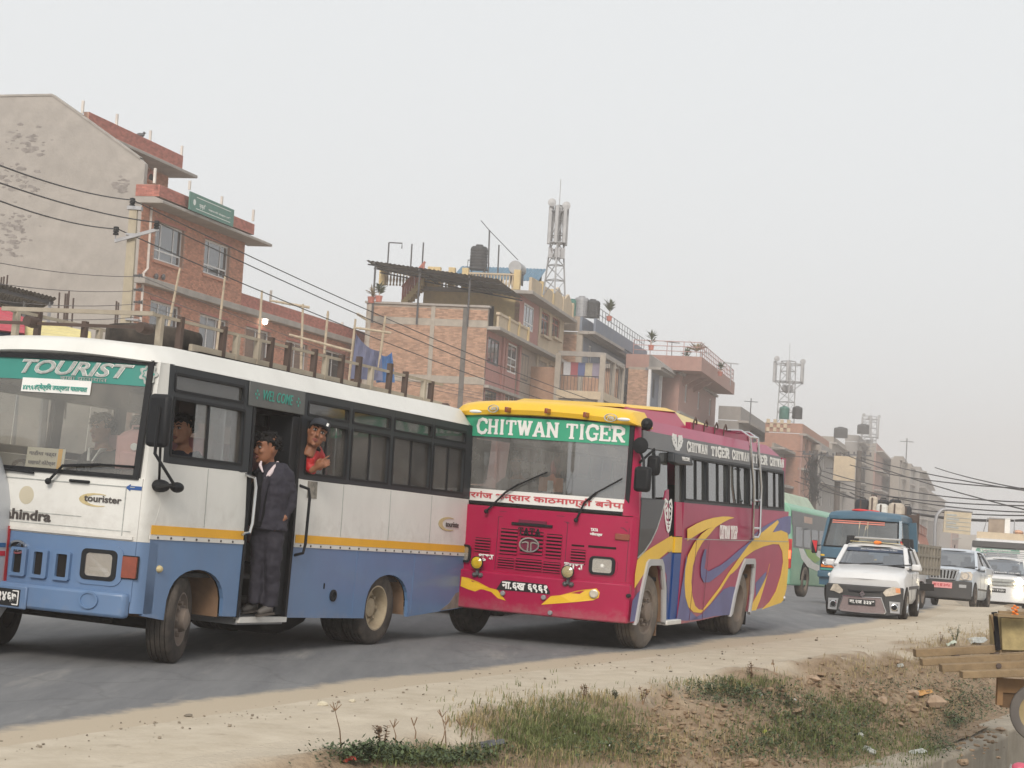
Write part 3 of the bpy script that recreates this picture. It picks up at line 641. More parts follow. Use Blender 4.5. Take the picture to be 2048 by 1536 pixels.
for i in range(nx+1):
 t=i/nx; p,q=A.lerp(D,t),Bc.lerp(C,t); o_=.05*(i%2); mb.v+=[(p.x,p.y,p.z+o_),(q.x,q.y,q.z+o_),(p.x,p.y,p.z+o_-.015),(q.x,q.y,q.z+o_-.015)]
mb.f=[(4*i+a,4*i+4+a,4*i+5+a,4*i+1+a)for i in range(nx)for a in(0,2)]
cn=empty('tin_canopy','dark corrugated tin canopy sloping over the brick house terrace','canopy',M2)
mb.build('tin_sheet',M_tin,cn)
for t in(.06,.4,.78):p,q=A.lerp(D,t),Bc.lerp(C,t); MB().tube([(p.x,p.y+.3,zb1),(p.x,p.y+.3,p.z-.03)],.06).build('post',M_dsteel,cn); MB().bar(p-Vector((0,0,.08)),q-Vector((0,0,.08)),.08,.1).build('rafter',M_dsteel,cn)
for t in(.1,.5,.95):p,q=A.lerp(Bc,t),D.lerp(C,t); MB().bar(p-Vector((0,0,.16)),q-Vector((0,0,.16)),.06,.08).build('purlin',M_dsteel,cn)
p=hit(M2,955,560,1,y1+2); tank(M2@Matrix.Translation((p.x,y1+2,zR)),.56,1.55,M_tank,'black ribbed water tank raised on a steel stand above the yellow top storey',stand=1.5)
p=hit(M2,872,540,1,y1+1.5); tank(M2@Matrix.Translation((p.x,y1+1.5,zR+.15)),.42,1.15,M_tank,'low dark water tank behind the roof balustrade, left of the raised tank')
q0,q1=hit(M2,911,548,1,y1+4),hit(M2,1083,548,1,y1+4)
mb=MB(); nx=50
zlo=hit(M2,1000,560,1,y1+3).z; zhi=zlo+1.1
for i in range(nx+1):
 x=q0.x+(q1.x-q0.x)*i/nx; o_=.05*(i%2); mb.v+=[(x,y1+3,zlo+o_),(x,y1+5.5,zhi+o_),(x,y1+3,zlo+o_-.02),(x,y1+5.5,zhi+o_-.02)]
mb.f=[(4*i+a,4*i+4+a,4*i+5+a,4*i+1+a)for i in range(nx)for a in(0,2)]
br_=empty('blue_shed','blue corrugated roof shed on top of the yellow storey','shed',M2); mb.build('tin_roof',mat('blue_tin',(.10,.19,.27),.6,var=.15),br_)
for x in(q0.x+.3,(q0.x+q1.x)/2,q1.x-.3):MB().box(x-.08,x+.08,y1+3.1,y1+3.25,zR,zlo).build('post',M_dsteel,br_); MB().box(x-.08,x+.08,y1+5.2,y1+5.35,zR,zhi-.1).build('post',M_dsteel,br_)
p=hit(M2,1028,533,1,y1); sh=empty('solar_heater','white cylindrical solar water heater on the roof edge','water heater',M2@Matrix.Translation((p.x,y1+.3,p.z)))
MB().lathe([(0,0),(.4,0),(.42,.05),(.42,1.6),(0,1.62)],(0,0,0),'y',16).build('cylinder',M_galv,sh); MB().box(-.3,-.24,.1,1.4,-1.0,-.2).box(.24,.3,.1,1.4,-1.0,-.2).build('frame',M_dsteel,sh)
for(u,v0,v1,dy)in((776,520,485,0),(822,525,488,0),(845,522,485,1),(996,542,490,0),(977,535,460,.5)):
 p,q=hit(M2,u,v0,1,y1+dy),hit(M2,u+2,v1,1,y1+dy); e=empty('roof_pole',['hooked bare steel pole at the left end of the balustraded roof','short dark steel stub pole, second on the balustraded roof','slightly leaning steel pole between two balustrades on the roof','pale upright pole right of the raised black tank','tall thin pole just beside the raised black tank'][(776,822,845,996,977).index(u)],'pole',M2@Matrix.Translation(p),'bare poles on the balustraded roof')
 mb=MB().tube([(0,0,-.5),(q.x-p.x,0,q.z-p.z)],.05);
 if u==776:mb.tube([(q.x-p.x,0,q.z-p.z),(q.x-p.x+.85,0,q.z-p.z-.02),(q.x-p.x+.85,0,q.z-p.z-.35)],.04)
 mb.build('shaft',M_dsteel,e)
e=empty('roof_wire','slanting guy wire above the raised black tank','wire',M2); MB().tube([hit(M2,962,441,1,y1+1),hit(M2,978,460,1,y1+1),hit(M2,1036,520,1,y1+1)],.025).build('strand',M_dsteel,e)
# ---------------- telecom masts
def panel_antenna(parent,p,h,w=.22):MB().box(p[0]-w/2,p[0]+w/2,p[1]-.08,p[1]+.08,p[2],p[2]+h).build('panel_antenna',M_galv,parent,bevel=.03)
def mast(M,label,h,rb,rt,arms,ph,drum=True,group='telecom masts on the roofs'):
 t=empty('telecom_mast',label,'mast',M,group); mb=MB()
 L=[[Vector((rb+(rt-rb)*k)*1.0 for k in(0,))for _ in()]for _ in()]
 legs=lambda z:[Vector(((rb+(rt-rb)*z/h)*cos(a),(rb+(rt-rb)*z/h)*sin(a),z))for a in(.5,2.6,4.7)]
 N_=max(3,int(h/.9))
 for i in range(N_):
  a,b=legs(h*i/N_),legs(h*(i+1)/N_)
  for k in range(3):mb.tube([a[k],b[k]],.055,5); mb.tube([a[k],b[(k+1)%3]],.03,4); mb.tube([b[k],b[(k+1)%3]],.03,4)
 mb.tube([(0,0,h),(0,0,h+1.6)],.025,5)
 mb.build('lattice',M_galv,t)
 mb=MB()
 for z in(h-ph*.95,h-ph*.15):
  mb=MB(); pts=[(arms*cos(2*pi*k/10),arms*sin(2*pi*k/10),z)for k in range(11)]; mb.tube(pts,.04,5)
  for k in range(3):mb.tube([(0,0,z),pts[k*3]],.035,5)
  if z>h-ph*.5:mb.build('antenna_ring',M_galv,t)
  else:low=mb
 mb=low
 for k in range(5):mb.tube([(.2*cos(k),.2*sin(k),h-ph-.9),(arms*cos(2*pi*k/5),arms*sin(2*pi*k/5),h-ph*.95)],.035,5)
 mb.build('antenna_ring',M_galv,t)
 for k in range(6):panel_antenna(t,(arms*1.05*cos(2*pi*k/6+.3),arms*1.05*sin(2*pi*k/6+.3),h-ph+.05*(k%3)),ph*.95)
 for k in range(3):MB().lathe([(0,-.06),(.25,-.04),(.25,.06),(0,.08)],(arms*cos(2.1*k+3.6),arms*sin(2.1*k+3.6)-.1,h+.1-.15*k),'y',14).build('dish',M_galv,t)
 for k in range(4):MB().box(.35*cos(k*1.6)-.15,.35*cos(k*1.6)+.15,.35*sin(k*1.6)-.1,.35*sin(k*1.6)+.1,h-ph-.8,h-ph-.2).build('radio_unit',M_steel,t)
 return t
p=at(1108,590,109); q=at(1104,410,109); mast(Matrix.Translation(p),'tripod telecom mast with tall white panel antennas above the pink fronted house',q.z-p.z,.75,.22,.5,2.4)
p=at(1572,845,165); q=at(1575,722,165); mast(Matrix.Translation(p),'telecom mast with a flaring ring of panel antennas above green and black tanks',q.z-p.z,.9,.75,1.35,2.0)
p=at(1738,905,272); q=at(1738,832,272); mast(Matrix.Translation(p),'faint far telecom mast fading in haze above grey rooftops',q.z-p.z,1.3,1.15,1.3,3.3)
# ---------------- generic houses along the street
def house(label,u,v,Y,a,u2,v2,side_u,mf,ms,floors,wins=4,fh=3.0,brick=False,parapet=1.0,overhang=.6,wf=None,name='house',frameM=None,rows=(),cols=(.5,),parm=None,back=10):
 M=bframe(u,v,Y,a); r=empty(name,label,'house',M); zt=hit(M,u,v,0,0).z; L=hit(M,u2,v2,0,0).y; xl=min(-1.5,hit(M,side_u,v,1,0).x)if side_u else-back
 holes=[]
 for k in range(floors):
  for i in range(wins):
   c=L*(i+.5)/wins; ww=min(1.3,L/wins*.5); z0=zt-fh*(k+1)+.95; holes.append((c-ww/2,c+ww/2,z0,z0+1.5))
 wall(r,'x',0,0,L,0,zt,holes,.25,mf); wall(r,'y',0,xl,-.25,0,zt,[],.25,ms); wall(r,'y',L-.25,xl,-.25,0,zt,[],.25,ms)
 MB().box(xl,-.25,.25,L-.25,zt-.3,zt).build('roof',M_slab,r)
 for h in holes:window(r,'x',0,*h,wf or M_white,M_win,cols,rows,inset=.1,fw=.09,back=False,panes=False)
 for k in range(floors):z=zt-fh*k; MB().box(-.1,overhang,-.15,L+.15,z-.14,z+.06).build('ledge' if k else 'roof_slab',M_slab,r)
 if parapet:MB().box(-.05,.12,0,L,zt+.06,zt+parapet).build('parapet',parm or mf,r); MB().box(xl,-.05,0,.15,zt+.06,zt+parapet).build('parapet',parm or ms,r)
 if brick:
  b=Bricks(r,M_brickb,0); b.field('y',0,xl,-.0,max(0,zt-9),zt-.15); b.done()
 return r,M,zt,L,xl
M_blue=mat('blue_grey_paint',(.16,.20,.27),.85,dust=.3); M_grey=mat('grey_paint',(.26,.25,.245),.85,var=.12,dust=.4,dscale=.5); M_ora=mat('orange_brick_paint',(.38,.20,.145),.9,var=.15,dust=.2)
M_beig=mat('beige_paint',(.28,.25,.22),.85,dust=.4,dscale=.6); M_terra=mat('terracotta_paint',(.36,.20,.17),.85,dust=.25,dscale=.5)
r3,M3,z3,L3,x3=house('brick sided house with blue grey front and deep porch behind the arched windows',1160,664,128,.22,1272,720,1120,M_blue,M_mortarg,3,3,brick=True,parapet=1.1)
MB().box(0,1.1,0,L3*.5,z3-.1,z3+.1).build('porch_roof',M_slab,r3); MB().box(.95,1.1,0,L3*.95,z3+.1,z3+1.0).build('parapet',M_blue,r3)
MB().box(-.2,.2,-.06,.4,0,z3).build('column',M_col,r3)
rail(r3,[(1.0,.5,z3+1.0),(1.0,L3*.9,z3+1.0)],.9,M_dsteel,2)
for(u,v,m,l,R_,hh)in((1143,634,M_tankg,'green water tank at the cornice beside grey tanks',.45,1.3),(1162,634,M_steel,'pale grey water tank between a green and a dark tank',.55,1.5),(1184,636,M_tank,'dark grey water tank at the right end of the three',.55,1.35)):
 p=at(u,v,131); tank(Matrix.Translation(p),R_,hh,m,l)
M4=bframe(1113,790,116,.2); b4=empty('porch_house','unfinished house with open concrete porch, iron grilles and hanging laundry','house',M4)
h4=lambda u,v,y=0:hit(M4,u,v,1,y)
zt4=h4(1113,706).z; zb4=h4(1124,788).z; x4=h4(1205,740).x; y4=f_=hit(M4,1255,740,0,x4).y; y4=max(3,min(y4,9))
for x,y in((0,0),(x4,0),(x4,y4),(0,y4),(x4,y4*.5)):MB().box(x-.17,x+.17,y-.17,y+.17,0,zt4-.004*(y>0)).build('column',M_col,b4)
for(a,b)in(((0,0),(x4,0)),((x4,0),(x4,y4)),((0,y4),(x4,y4))):MB().bar((*a,zt4-.0),(*b,zt4-.0),.3,.3).build('beam',M_slab,b4); MB().bar((*a,zb4),(*b,zb4),.36,.5).build('parapet',M_cream,b4)
MB().box(0,x4,0,y4,zb4-.4,zb4-.26).build('floor_slab',M_slab,b4); MB().box(-3,x4-.3,y4+.2,y4+.5,0,zt4).build('wall',M_brickb,b4); MB().box(-3,0.2,.3,.5,0,zt4-.9).build('wall',M_brickb,b4)
MB().box(-.2,x4-.1,.3,y4,0,zb4-.42).build('wall',M_brickb,b4)
MB().prism([(x4-.1,zb4-.5),(x4+1.3,zb4-1.1),(x4+1.3,zb4-1.2),(x4-.1,zb4-.62)],'y',0,y4+1).build('awning',M_tin,b4)
mb=MB()
for i in range(12):x=.2+(x4-.4)*i/11; mb.tube([(x,0,zb4),(x,0,zb4+1.2)],.02,4)
for i in range(12):y=.2+(y4-.4)*i/11; mb.tube([(x4,y,zb4),(x4,y,zt4)],.02,4)
mb.tube([(0,0,zb4+1.2),(x4,0,zb4+1.2)],.03).build('grille',M_dsteel,b4)
random.seed(3)
for i,c in enumerate(((.5,.5,.52),(.35,.1,.12),(.12,.15,.3),(.45,.4,.3),(.28,.25,.33))):
 x=.5+(x4-1)*i/4; e=tag(MB().prism([(x-.25,zt4-.5),(x+.25,zt4-.5),(x+.2,zt4-1.3-.3*random.random()),(x-.22,zt4-1.4)],'y',.5,.54).build('laundry',mat('laundry_cloth',c,.95)),['pale shirt','dark red cloth','navy cloth','beige cloth','grey violet cloth'][i]+' drying under the beam of the open concrete porch','laundry','laundry in the open porch'); e.matrix_world=M4
r5,M5,z5,L5,x5=house('narrow brick house with pale blue rounded bay front and white pilasters',1298,735,133,.22,1358,768,1274,M_blue,M_mortarg,3,3,brick=True,parapet=0,overhang=.9,wf=M_dsteel)
for k in range(4):y=L5*k/3; MB().box(0,.2,y-.2,y+.2,0,z5-.15).build('pilaster',M_white,r5)
MB().prism([(0,z5+.05),(1.1,z5+.05),(.9,z5+.4),(0,z5+1.0)],'y',-.1,L5).build('bay_roof',M_grey,r5)
r6,M6,z6,L6,x6=house('dusky pink house with wide cantilevered roof terrace and railing',1360,745,140,.22,1432,795,1335,M_terra,M_terra,3,3,parapet=0,overhang=.2)
q0,q1=hit(M6,1335,742,0,1.8),hit(M6,1469,777,0,1.8)
MB().box(-4,1.8,-1.5,q1.y,z6+.06,z6+1.15).build('terrace',M_terra,r6); rail(r6,[(-3.5,-1.3,z6+1.15),(1.65,-1.3,z6+1.15),(1.65,q1.y-.1,z6+1.15),(-3,q1.y-.1,z6+1.15)],1.1,mat('pink_rail',(.42,.24,.22),.6),3,.03)
for k in(2,5.5,9):MB().prism([(0,z6-.9),(1.5,z6+.0),(0,z6+.0)],'y',k,k+.35).build('bracket',M_terra,r6)
def roof_plant(M,label,h,n,m,spread=.5,kind='potted_plant',palm=False):
 t=empty(kind,label,'plant',M); MB().lathe([(0,0),(.16,0),(.22,.35),(0,.33)],n=10).build('pot',M_brickp,t)
 mb=MB(); st=MB(); st.tube([(0,0,.3),(.03,.02,h*.6)],[.03,.015],5)
 for i in range(n):
  a=random.uniform(0,6.28); e=random.uniform(.2,1.3); z=h*(.55 if palm else random.uniform(.35,.7)); l=h*random.uniform(.3,.5)
  p=Vector((.03,.02,z)); d=Vector((cos(a)*cos(e),sin(a)*cos(e),sin(e))); q=p+d*l; s_=d.cross(Vector((0,0,1))).normalized()*l*.1
  mid=p+d*l*.5+Vector((0,0,l*.1)); mb.add([p,mid+s_,q,mid-s_],[(0,1,2),(0,2,3)])
 st.build('stem',M_bamb,t); mb.build('leaves',m,t)['kind']='stuff'
 return t
M_leafd=mat('dull_leaf',(.07,.09,.045),.8,var=.3); M_dryl=mat('dry_leaf',(.26,.20,.12),.9,var=.3)
random.seed(8)
for(u,v,Y,h,n,l,palm)in((1391,735,142,2.3,26,'spiky dry palm in a pot standing tallest on the pink terrace',True),(1372,728,141,1.3,40,'dark bushy pot plant left of the palm on the pink terrace',False),(1440,752,146,1.2,40,'low bushy pot plant at the right of the pink terrace railing',False),
(1218,642,131,1.6,50,'bushy plant on the blue grey house roof beside the tanks',False),(1302,700,131,1.4,36,'thin plant on the slope between blue grey and pink roofs',False),(742,606,102,1.0,40,'dry weed clump at the left corner of the brick wall top',False),(757,604,102,1.2,50,'leafy pot plant under the tin canopy edge',False)):
 roof_plant(Matrix.Translation(at(u,v,Y)),l,h,n,M_dryl if palm or 'dry' in l else M_leafd,palm=palm)
for(u,v,v1,Y,l)in((1343,722,684,139,'left'),(1403,740,704,142,'middle'),(1461,765,726,146,'right')):
 p,q=at(u,v,Y),at(u+1,v1,Y); e=empty('roof_lamp_post','thin T-shaped lamp post on the pink terrace, %s one of three'%l,'lamp post',Matrix.Translation(p),'T-shaped posts on the pink terrace'); d=q-p
 MB().tube([(0,0,-.3),d],.04).bar(d+Vector((-.6,0,0)),d+Vector((.6,0,-.05)),.1,.08).build('post',M_steel,e)
r7,M7,z7,L7,x7=house('red brick house with tall window bays under the flaring telecom mast',1602,868,160,.24,1655,902,1530,M_ora,M_ora,3,3,parapet=.9,overhang=.5,wf=M_grey)
for k in range(6):MB().box(.0,.18,L7*k/5-.2,L7*k/5+.2,0,z7-.1).build('pilaster',M_terra,r7)
q=hit(M7,1532,862,1,-.1)
for i in range(7):
 for j in range(3):
  if(i+j)%2==0:MB().box(q.x+i*.3,q.x+i*.3+.3,-.12,.0,z7+.1+j*.36,z7+.46+j*.36).build('jaali_block',M_cream,r7)
for(u,v,m,l)in((1568,838,M_tankg,'green water tank beneath the flaring telecom mast'),(1594,838,M_tank,'black water tank right of the green one under the flaring mast')):
 tank(Matrix.Translation(at(u,v,162)),.46,1.15,m,l)
house('low grey house with lattice roof wall in front of the red brick one',1478,842,152,.22,1535,862,1436,M_grey,M_grey,3,4,parapet=1.2,overhang=.8)
house('grey brown house with shaded balconies left of the red brick house',1545,895,150,.24,1602,925,1515,M_beig,M_ora,2,3,parapet=.4,overhang=1.0)
r8=house('pale beige house behind the utility poles',1665,885,244,.24,1720,905,1650,M_beig,M_beig,3,3,parapet=.8)[0]
house('hazy grey house carrying the far mast',1716,884,271,.24,1790,928,1690,M_grey,M_grey,4,5,parapet=1.0,overhang=1.0)
house('hazy pinkish house with long balconies under the far mast',1752,902,284,.24,1815,942,1735,M_terra,M_beig,3,5,parapet=1.2,overhang=1.2)
house('far cream house with a square cabin on its roof',1805,922,317,.24,1850,950,1790,M_beig,M_beig,3,4,parapet=.8)
house('farthest grey tower block with a glazed upper corner',1840,942,350,.24,1864,958,1835,M_grey,M_grey,4,2,parapet=.8,overhang=1.2)
house('low hazy house at the end of the street',1858,985,396,.26,1890,1010,1850,M_beig,M_grey,3,3,parapet=.4)
house('faint pinkish roadside block behind the sign board',1905,1050,396,.28,1918,1054,1880,M_terra,M_grey,2,2,parapet=.4)
for(u,v,Y,R_,l)in((1681,876,246,.95,'dark water tank on the beige house behind the poles'),(1726,868,268,.9,'dark square-shouldered tank within the far mast')):tank(Matrix.Translation(at(u,v,Y)),R_,1.5,M_tank,l)
house('narrow grey infill house between the red brick house and the poles',1640,902,172,.24,1672,918,1630,M_grey,M_beig,3,2,parapet=.6)
house('square cream cabin on the roof above the far cream house',1800,918,312,.24,1818,926,1788,M_beig,M_beig,1,1,parapet=.2,overhang=.3,name='roof_cabin')
house('hazy low terrace between far cream house and tower block',1822,935,330,.24,1850,950,1815,M_grey,M_beig,3,3,parapet=.7)
random.seed(17)
for i,(u,v,Y,k)in enumerate(((1500,842,151,0),(1812,922,314,0))):
 M=Matrix.Translation(at(u,v,Y)); c=Y/160; l='faint roof pole with cross arm, %s of the hazy roofs'%['nearest','second','third','fourth','farthest'][i]
 e=empty('roof_pole',l,'pole',M,'poles on the hazy roofs'); MB().tube([(0,0,-.3),(0,0,2*c)],.05*c,5).bar((-.6*c,0,1.7*c),(.6*c,0,1.7*c),.06*c).build('shaft',M_dsteel,e)
# ================================================================== BUSES
M_rub=mat('tyre_rubber',(.024,.023,.023),.85,spec=.2,var=.2,scale=8,dust=.55,dustcol=(.16,.13,.105),dscale=4)
M_rubd=mat('muddy_tyre',(.06,.053,.047),.9,var=.2,scale=8,dust=.95,dustcol=(.23,.185,.145),dscale=3)
M_rim=mat('cream_rim',(.40,.33,.22),.6,var=.2,dust=.85,dustcol=(.20,.15,.10),dscale=6)
M_rimg=mat('steel_rim',(.17,.145,.125),.6,metal=.3,var=.2,dust=.8,dustcol=(.24,.18,.14),dscale=6)
M_chas=mat('chassis_black',(.012,.011,.011),.8,var=.3,dust=.25,dustcol=(.05,.042,.034),spec=.12)
M_blk=mat('black_rubber',(.012,.013,.015),.55,var=.1,spec=.22)
M_frame=mat('window_frame_dark',(.022,.026,.031),.4,var=.12,dust=.12,dustcol=(.12,.12,.12),spec=.25)
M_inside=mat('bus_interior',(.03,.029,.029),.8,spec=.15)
M_seat=mat('pink_seat_cover',(.55,.24,.25),.85,var=.08)
M_chrome=mat('chrome',(.6,.6,.6),.2,metal=1,var=.05)
M_wpaint=mat('white_bus_paint',(.72,.71,.67),.42,var=.05,scale=1.5,dust=.32,dustcol=(.41,.40,.37),dscale=.9,coat=.25,streak=1.2,bump=.12,bscale=2.2,splash=(.9,2.2))
M_bpaint=mat('blue_bus_paint',(.098,.192,.355),.4,var=.08,scale=1.5,dust=.3,dustcol=(.17,.17,.2),dscale=1.1,coat=.3,streak=1.1,bump=.12,bscale=2.2,splash=(.3,.8))
M_ystr=mat('yellow_stripe',(.75,.38,.015),.5,var=.06,dust=.1)
M_alu=mat('white_rivet_strip',(.62,.60,.56),.5,var=.1)
M_cream_rack=mat('cream_rack_paint',(.40,.355,.28),.65,var=.15,dust=.4,dustcol=(.16,.1,.06),dscale=5)
M_brown=mat('brown_rack_steel',(.075,.05,.04),.7,var=.2)
M_ws=glass('dusty_windscreen',(.80,.82,.80),.09,.20,(.50,.46,.39),.04)
M_sg=glass('bus_side_glass',(.82,.83,.82),.05,.13,(.42,.38,.34),.03)
M_sgd=glass('dark_top_glass',(.25,.27,.28),.12,.25,(.22,.21,.19),.08)
M_teal=mat('teal_film',(.035,.225,.185),.5,var=.08)
M_tealt=mat('teal_letter',(.05,.30,.24),.6)
M_lw=mat('letter_white',(.74,.73,.70),.6,var=.04)
M_lgrey=mat('letter_grey',(.36,.37,.35),.6,var=.3,scale=25)
M_ldark=mat('letter_dark',(.06,.05,.045),.6)
M_lamp=glass('lamp_glass',(.9,.88,.82),.25,.2,(.6,.52,.42),.15)
M_refl=mat('lamp_reflector',(.62,.56,.47),.3,metal=.6,var=.15,scale=14)
M_amber=mat('amber_lens',(.22,.045,.02),.25,var=.15,scale=12,coat=.5)
M_plate=mat('plate_black',(.012,.012,.013),.5)
M_rust=mat('rusty_edge',(.20,.12,.07),.9,var=.3)
def smap(mb,Sf):mb.v=[tuple(Sf(*p))for p in mb.v]; return mb
def sbox(mb,a0,a1,b0,b1,o0,o1,n=1,nb=1):
 bs=[b0+(b1-b0)*j/nb for j in range(nb+1)]
 rings=[]
 for i in range(n+1):
  a=a0+(a1-a0)*i/n; rings.append([(a,b,o0)for b in bs]+[(a,b,o1)for b in reversed(bs)])
 return mb.loft(rings)
def spoly(mb,poly,o0,o1):return mb.prism(poly,'z',o0,o1)
def sgrid(mb,a0,a1,b0,b1,holes,o0,o1,nb=1):
 cuts=sorted({a0,a1,*[min(max(h[i],a0),a1)for h in holes for i in(0,1)]})
 for p,q in zip(cuts,cuts[1:]):
  c=(p+q)/2; z=b0
  for lo,hi in sorted((h[2],h[3])for h in holes if h[0]<=c<=h[1])+[(b1,b1)]:
   if lo-z>1e-3:sbox(mb,p,q,z,lo,o0,o1,1,nb)
   z=max(z,hi)
 return mb
def rrect(a0,a1,b0,b1,r,n=4):
 out=[]
 for cx,cy,s in((a1-r,b1-r,0),(a0+r,b1-r,1),(a0+r,b0+r,2),(a1-r,b0+r,3)):
  for i in range(n+1):t=pi/2*(s+i/n); out.append((cx+r*cos(t),cy+r*sin(t)))
 return out
def sframe(mb,outer,inner,o0,o1):
 n=len(outer); v=[(*p,o0)for p in outer]+[(*p,o0)for p in inner]+[(*p,o1)for p in outer]+[(*p,o1)for p in inner]
 f=[]
 for i in range(n):
  j=(i+1)%n; f+=[(i,j,n+j,n+i),(2*n+i,3*n+i,3*n+j,2*n+j),(i,2*n+i,2*n+j,j),(n+i,n+j,3*n+j,3*n+i)]
 return mb.add(v,f)
def ribbon(mb,pairs,o0,o1):
 rings=[[(*p,o0),(*q,o0),(*q,o1),(*p,o1)]for p,q in pairs]
 return mb.loft(rings)
def slettering(s,parent,m,Sf,a,b,width=None,height=None,out=.004,bold=0,shear=0,name='lettering',slab=None,depth=.004):
 if slab is None:me=text_mesh(s,name,bold,shear,depth,width,height)
 else:
  mb=MB(); slab_text(s,mb,(0,0,0),(1,0,0),(0,1,0),width,height,depth=depth,**slab); me=bpy.data.meshes.new(name); me.from_pydata(mb.v,[],mb.f)
 me.materials.append(m)
 for v in me.vertices:v.co=Vector(Sf(v.co.x+a,v.co.y+b,out+v.co.z+depth))
 o=bpy.data.objects.new(name,me); COL.objects.link(o); return adopt(o,parent)
def wheel(parent,x,y,z,R,wd,side,rub,rim,steer=0,dual=False,nuts=8,hubout=.06,deep=.12,M=None):
 """side +1: outer face towards +x"""
 w_=empty('wheel'); adopt(w_,parent); w_.location=(x,y,z); w_.rotation_euler=(0,0,steer)
 def tyre(cx):
  h=wd/2; pr=[(R*.58,cx-h*.82),(R*.62,cx-h*.95),(R*.8,cx-h),(R*.93,cx-h*.96),(R*.985,cx-h*.8)]
  for g in(-.55,-.2,.2,.55):pr+=[(R,cx+h*(g-.12)),(R,cx+h*(g-.035)),(R*.965,cx+h*(g-.03)),(R*.965,cx+h*(g+.03)),(R,cx+h*(g+.035))]
  pr+=[(R,cx+h*.7),(R*.985,cx+h*.8),(R*.93,cx+h*.96),(R*.8,cx+h),(R*.62,cx+h*.95),(R*.58,cx+h*.82)]
  return MB().lathe(pr,(0,0,0),'x',40).build('tyre',rub,w_,smooth=True)
 tyre(0)
 if dual:tyre(-side*wd*1.06)
 s=side; h=wd/2
 pr=[(R*.60,-s*h*.7),(R*.60,s*h*.78),(R*.615,s*h*.92),(R*.575,s*h*.93),(R*.55,s*h*.72),(R*.50,s*(h*.7-deep)),(R*.27,s*(h*.7-deep)),(R*.25,s*(h*.7-deep+hubout)),(R*.12,s*(h*.7-deep+hubout*1.25)),(0,s*(h*.7-deep+hubout*1.25))]
 MB().lathe(pr,(0,0,0),'x',32).build('rim',rim,w_,smooth=True)
 mb=MB()
 for k in range(nuts):
  a=2*pi*k/nuts; c=(0,R*.36*cos(a),R*.36*sin(a)); x0=s*(h*.7-deep); mb.lathe([(.0,x0),(.026,x0),(.022,x0+s*.05),(0,x0+s*.05)],c,'x',6)
 mb.build('wheel_nuts',rim,w_)['kind']='stuff'
 return w_
def tubef(parent,name,pts,r,m,n=8):return MB().tube(pts,r,n).build(name,m,parent,smooth=True)
# ------------------------------------------------------------------ blue and white minibus
WX,WL,WPIT,WCAM=1.222,6.82,.0267,.0156
MW=frame(-4.4143,17.2588,.4291,0,WCAM,WPIT)
wb=empty('minibus','blue and white tourist minibus with roof rack and a suited man in its open doorway','minibus',MW)
def wxs(z):return WX-max(0,z-1.45)*.035
def Sn(y,z,o):return(wxs(z)+o,y,z)
def Sfar(y,z,o):return(-(wxs(z)+o),y,z)
def wyf(x,z):return-.20*(1-min(1,abs(x)/WX)**2.4)+max(0,z-1.7)*.06
def Sw(x,z,o):return(x,wyf(x,z)-o,z)
def hw_(u,v):
 y=0
 for i in range(5):p=hit(MW,u,v,1,y); y=wyf(p.x,p.z)
 return p.x,p.z
def hn(u,v):
 x=WX
 for i in range(4):p=hit(MW,u,v,0,x); x=wxs(p.z)
 return p.y,p.z
# ---- shell panels
mb=MB(); sbox(mb,-1.16,1.16,.62,1.17,-.05,0,16,3); smap(mb,Sw).build('front_panel',M_bpaint,wb,smooth=True)
mb=MB(); sbox(mb,-1.16,1.16,1.172,1.75,-.05,0,16,2); smap(mb,Sw).build('front_panel',M_wpaint,wb,smooth=True)
mb=MB(); sbox(mb,-1.15,1.15,.47,.70,-.03,.075,16,3); smap(mb,Sw).build('bumper',M_bpaint,wb,bevel=.03)
mb=MB(); sbox(mb,-1.14,1.13,1.185,1.215,0,.02,16); o=smap(mb,Sw).build('trim_strip',M_alu,wb)
for s in(1,-1):
 for z0,z1,m in((.52,1.171,M_bpaint),(1.173,2.84,M_wpaint)):
  rings=[]
  for i in range(5):
   z=z0+(z1-z0)*i/4; X=wxs(z); k=.0 if z<1.75 else.16
   y0=wyf(1.15,z)
   rings.append([(s*(1.15-k*.55),y0+.012,z),(s*1.17,y0+.02,z),(s*(X-.02),y0+.06,z),(s*X,y0+.13,z),(s*X,.24,z),(s*(X-.05),.24,z),(s*(1.15-k*.55-.02),.14,z)])
  MB().loft(rings).build('corner_pillar',m,wb,smooth=True)
def arch(y0,y1,zb0,zb1,zt):return[((y0+y1)/2-(y1-y0)/2*cos(pi*k/14),zb0+(zb1-zb0)*k/14+(zt-zb0-(zb1-zb0)*k/14)*max(0,sin(pi*k/14))**.62)for k in range(15)]
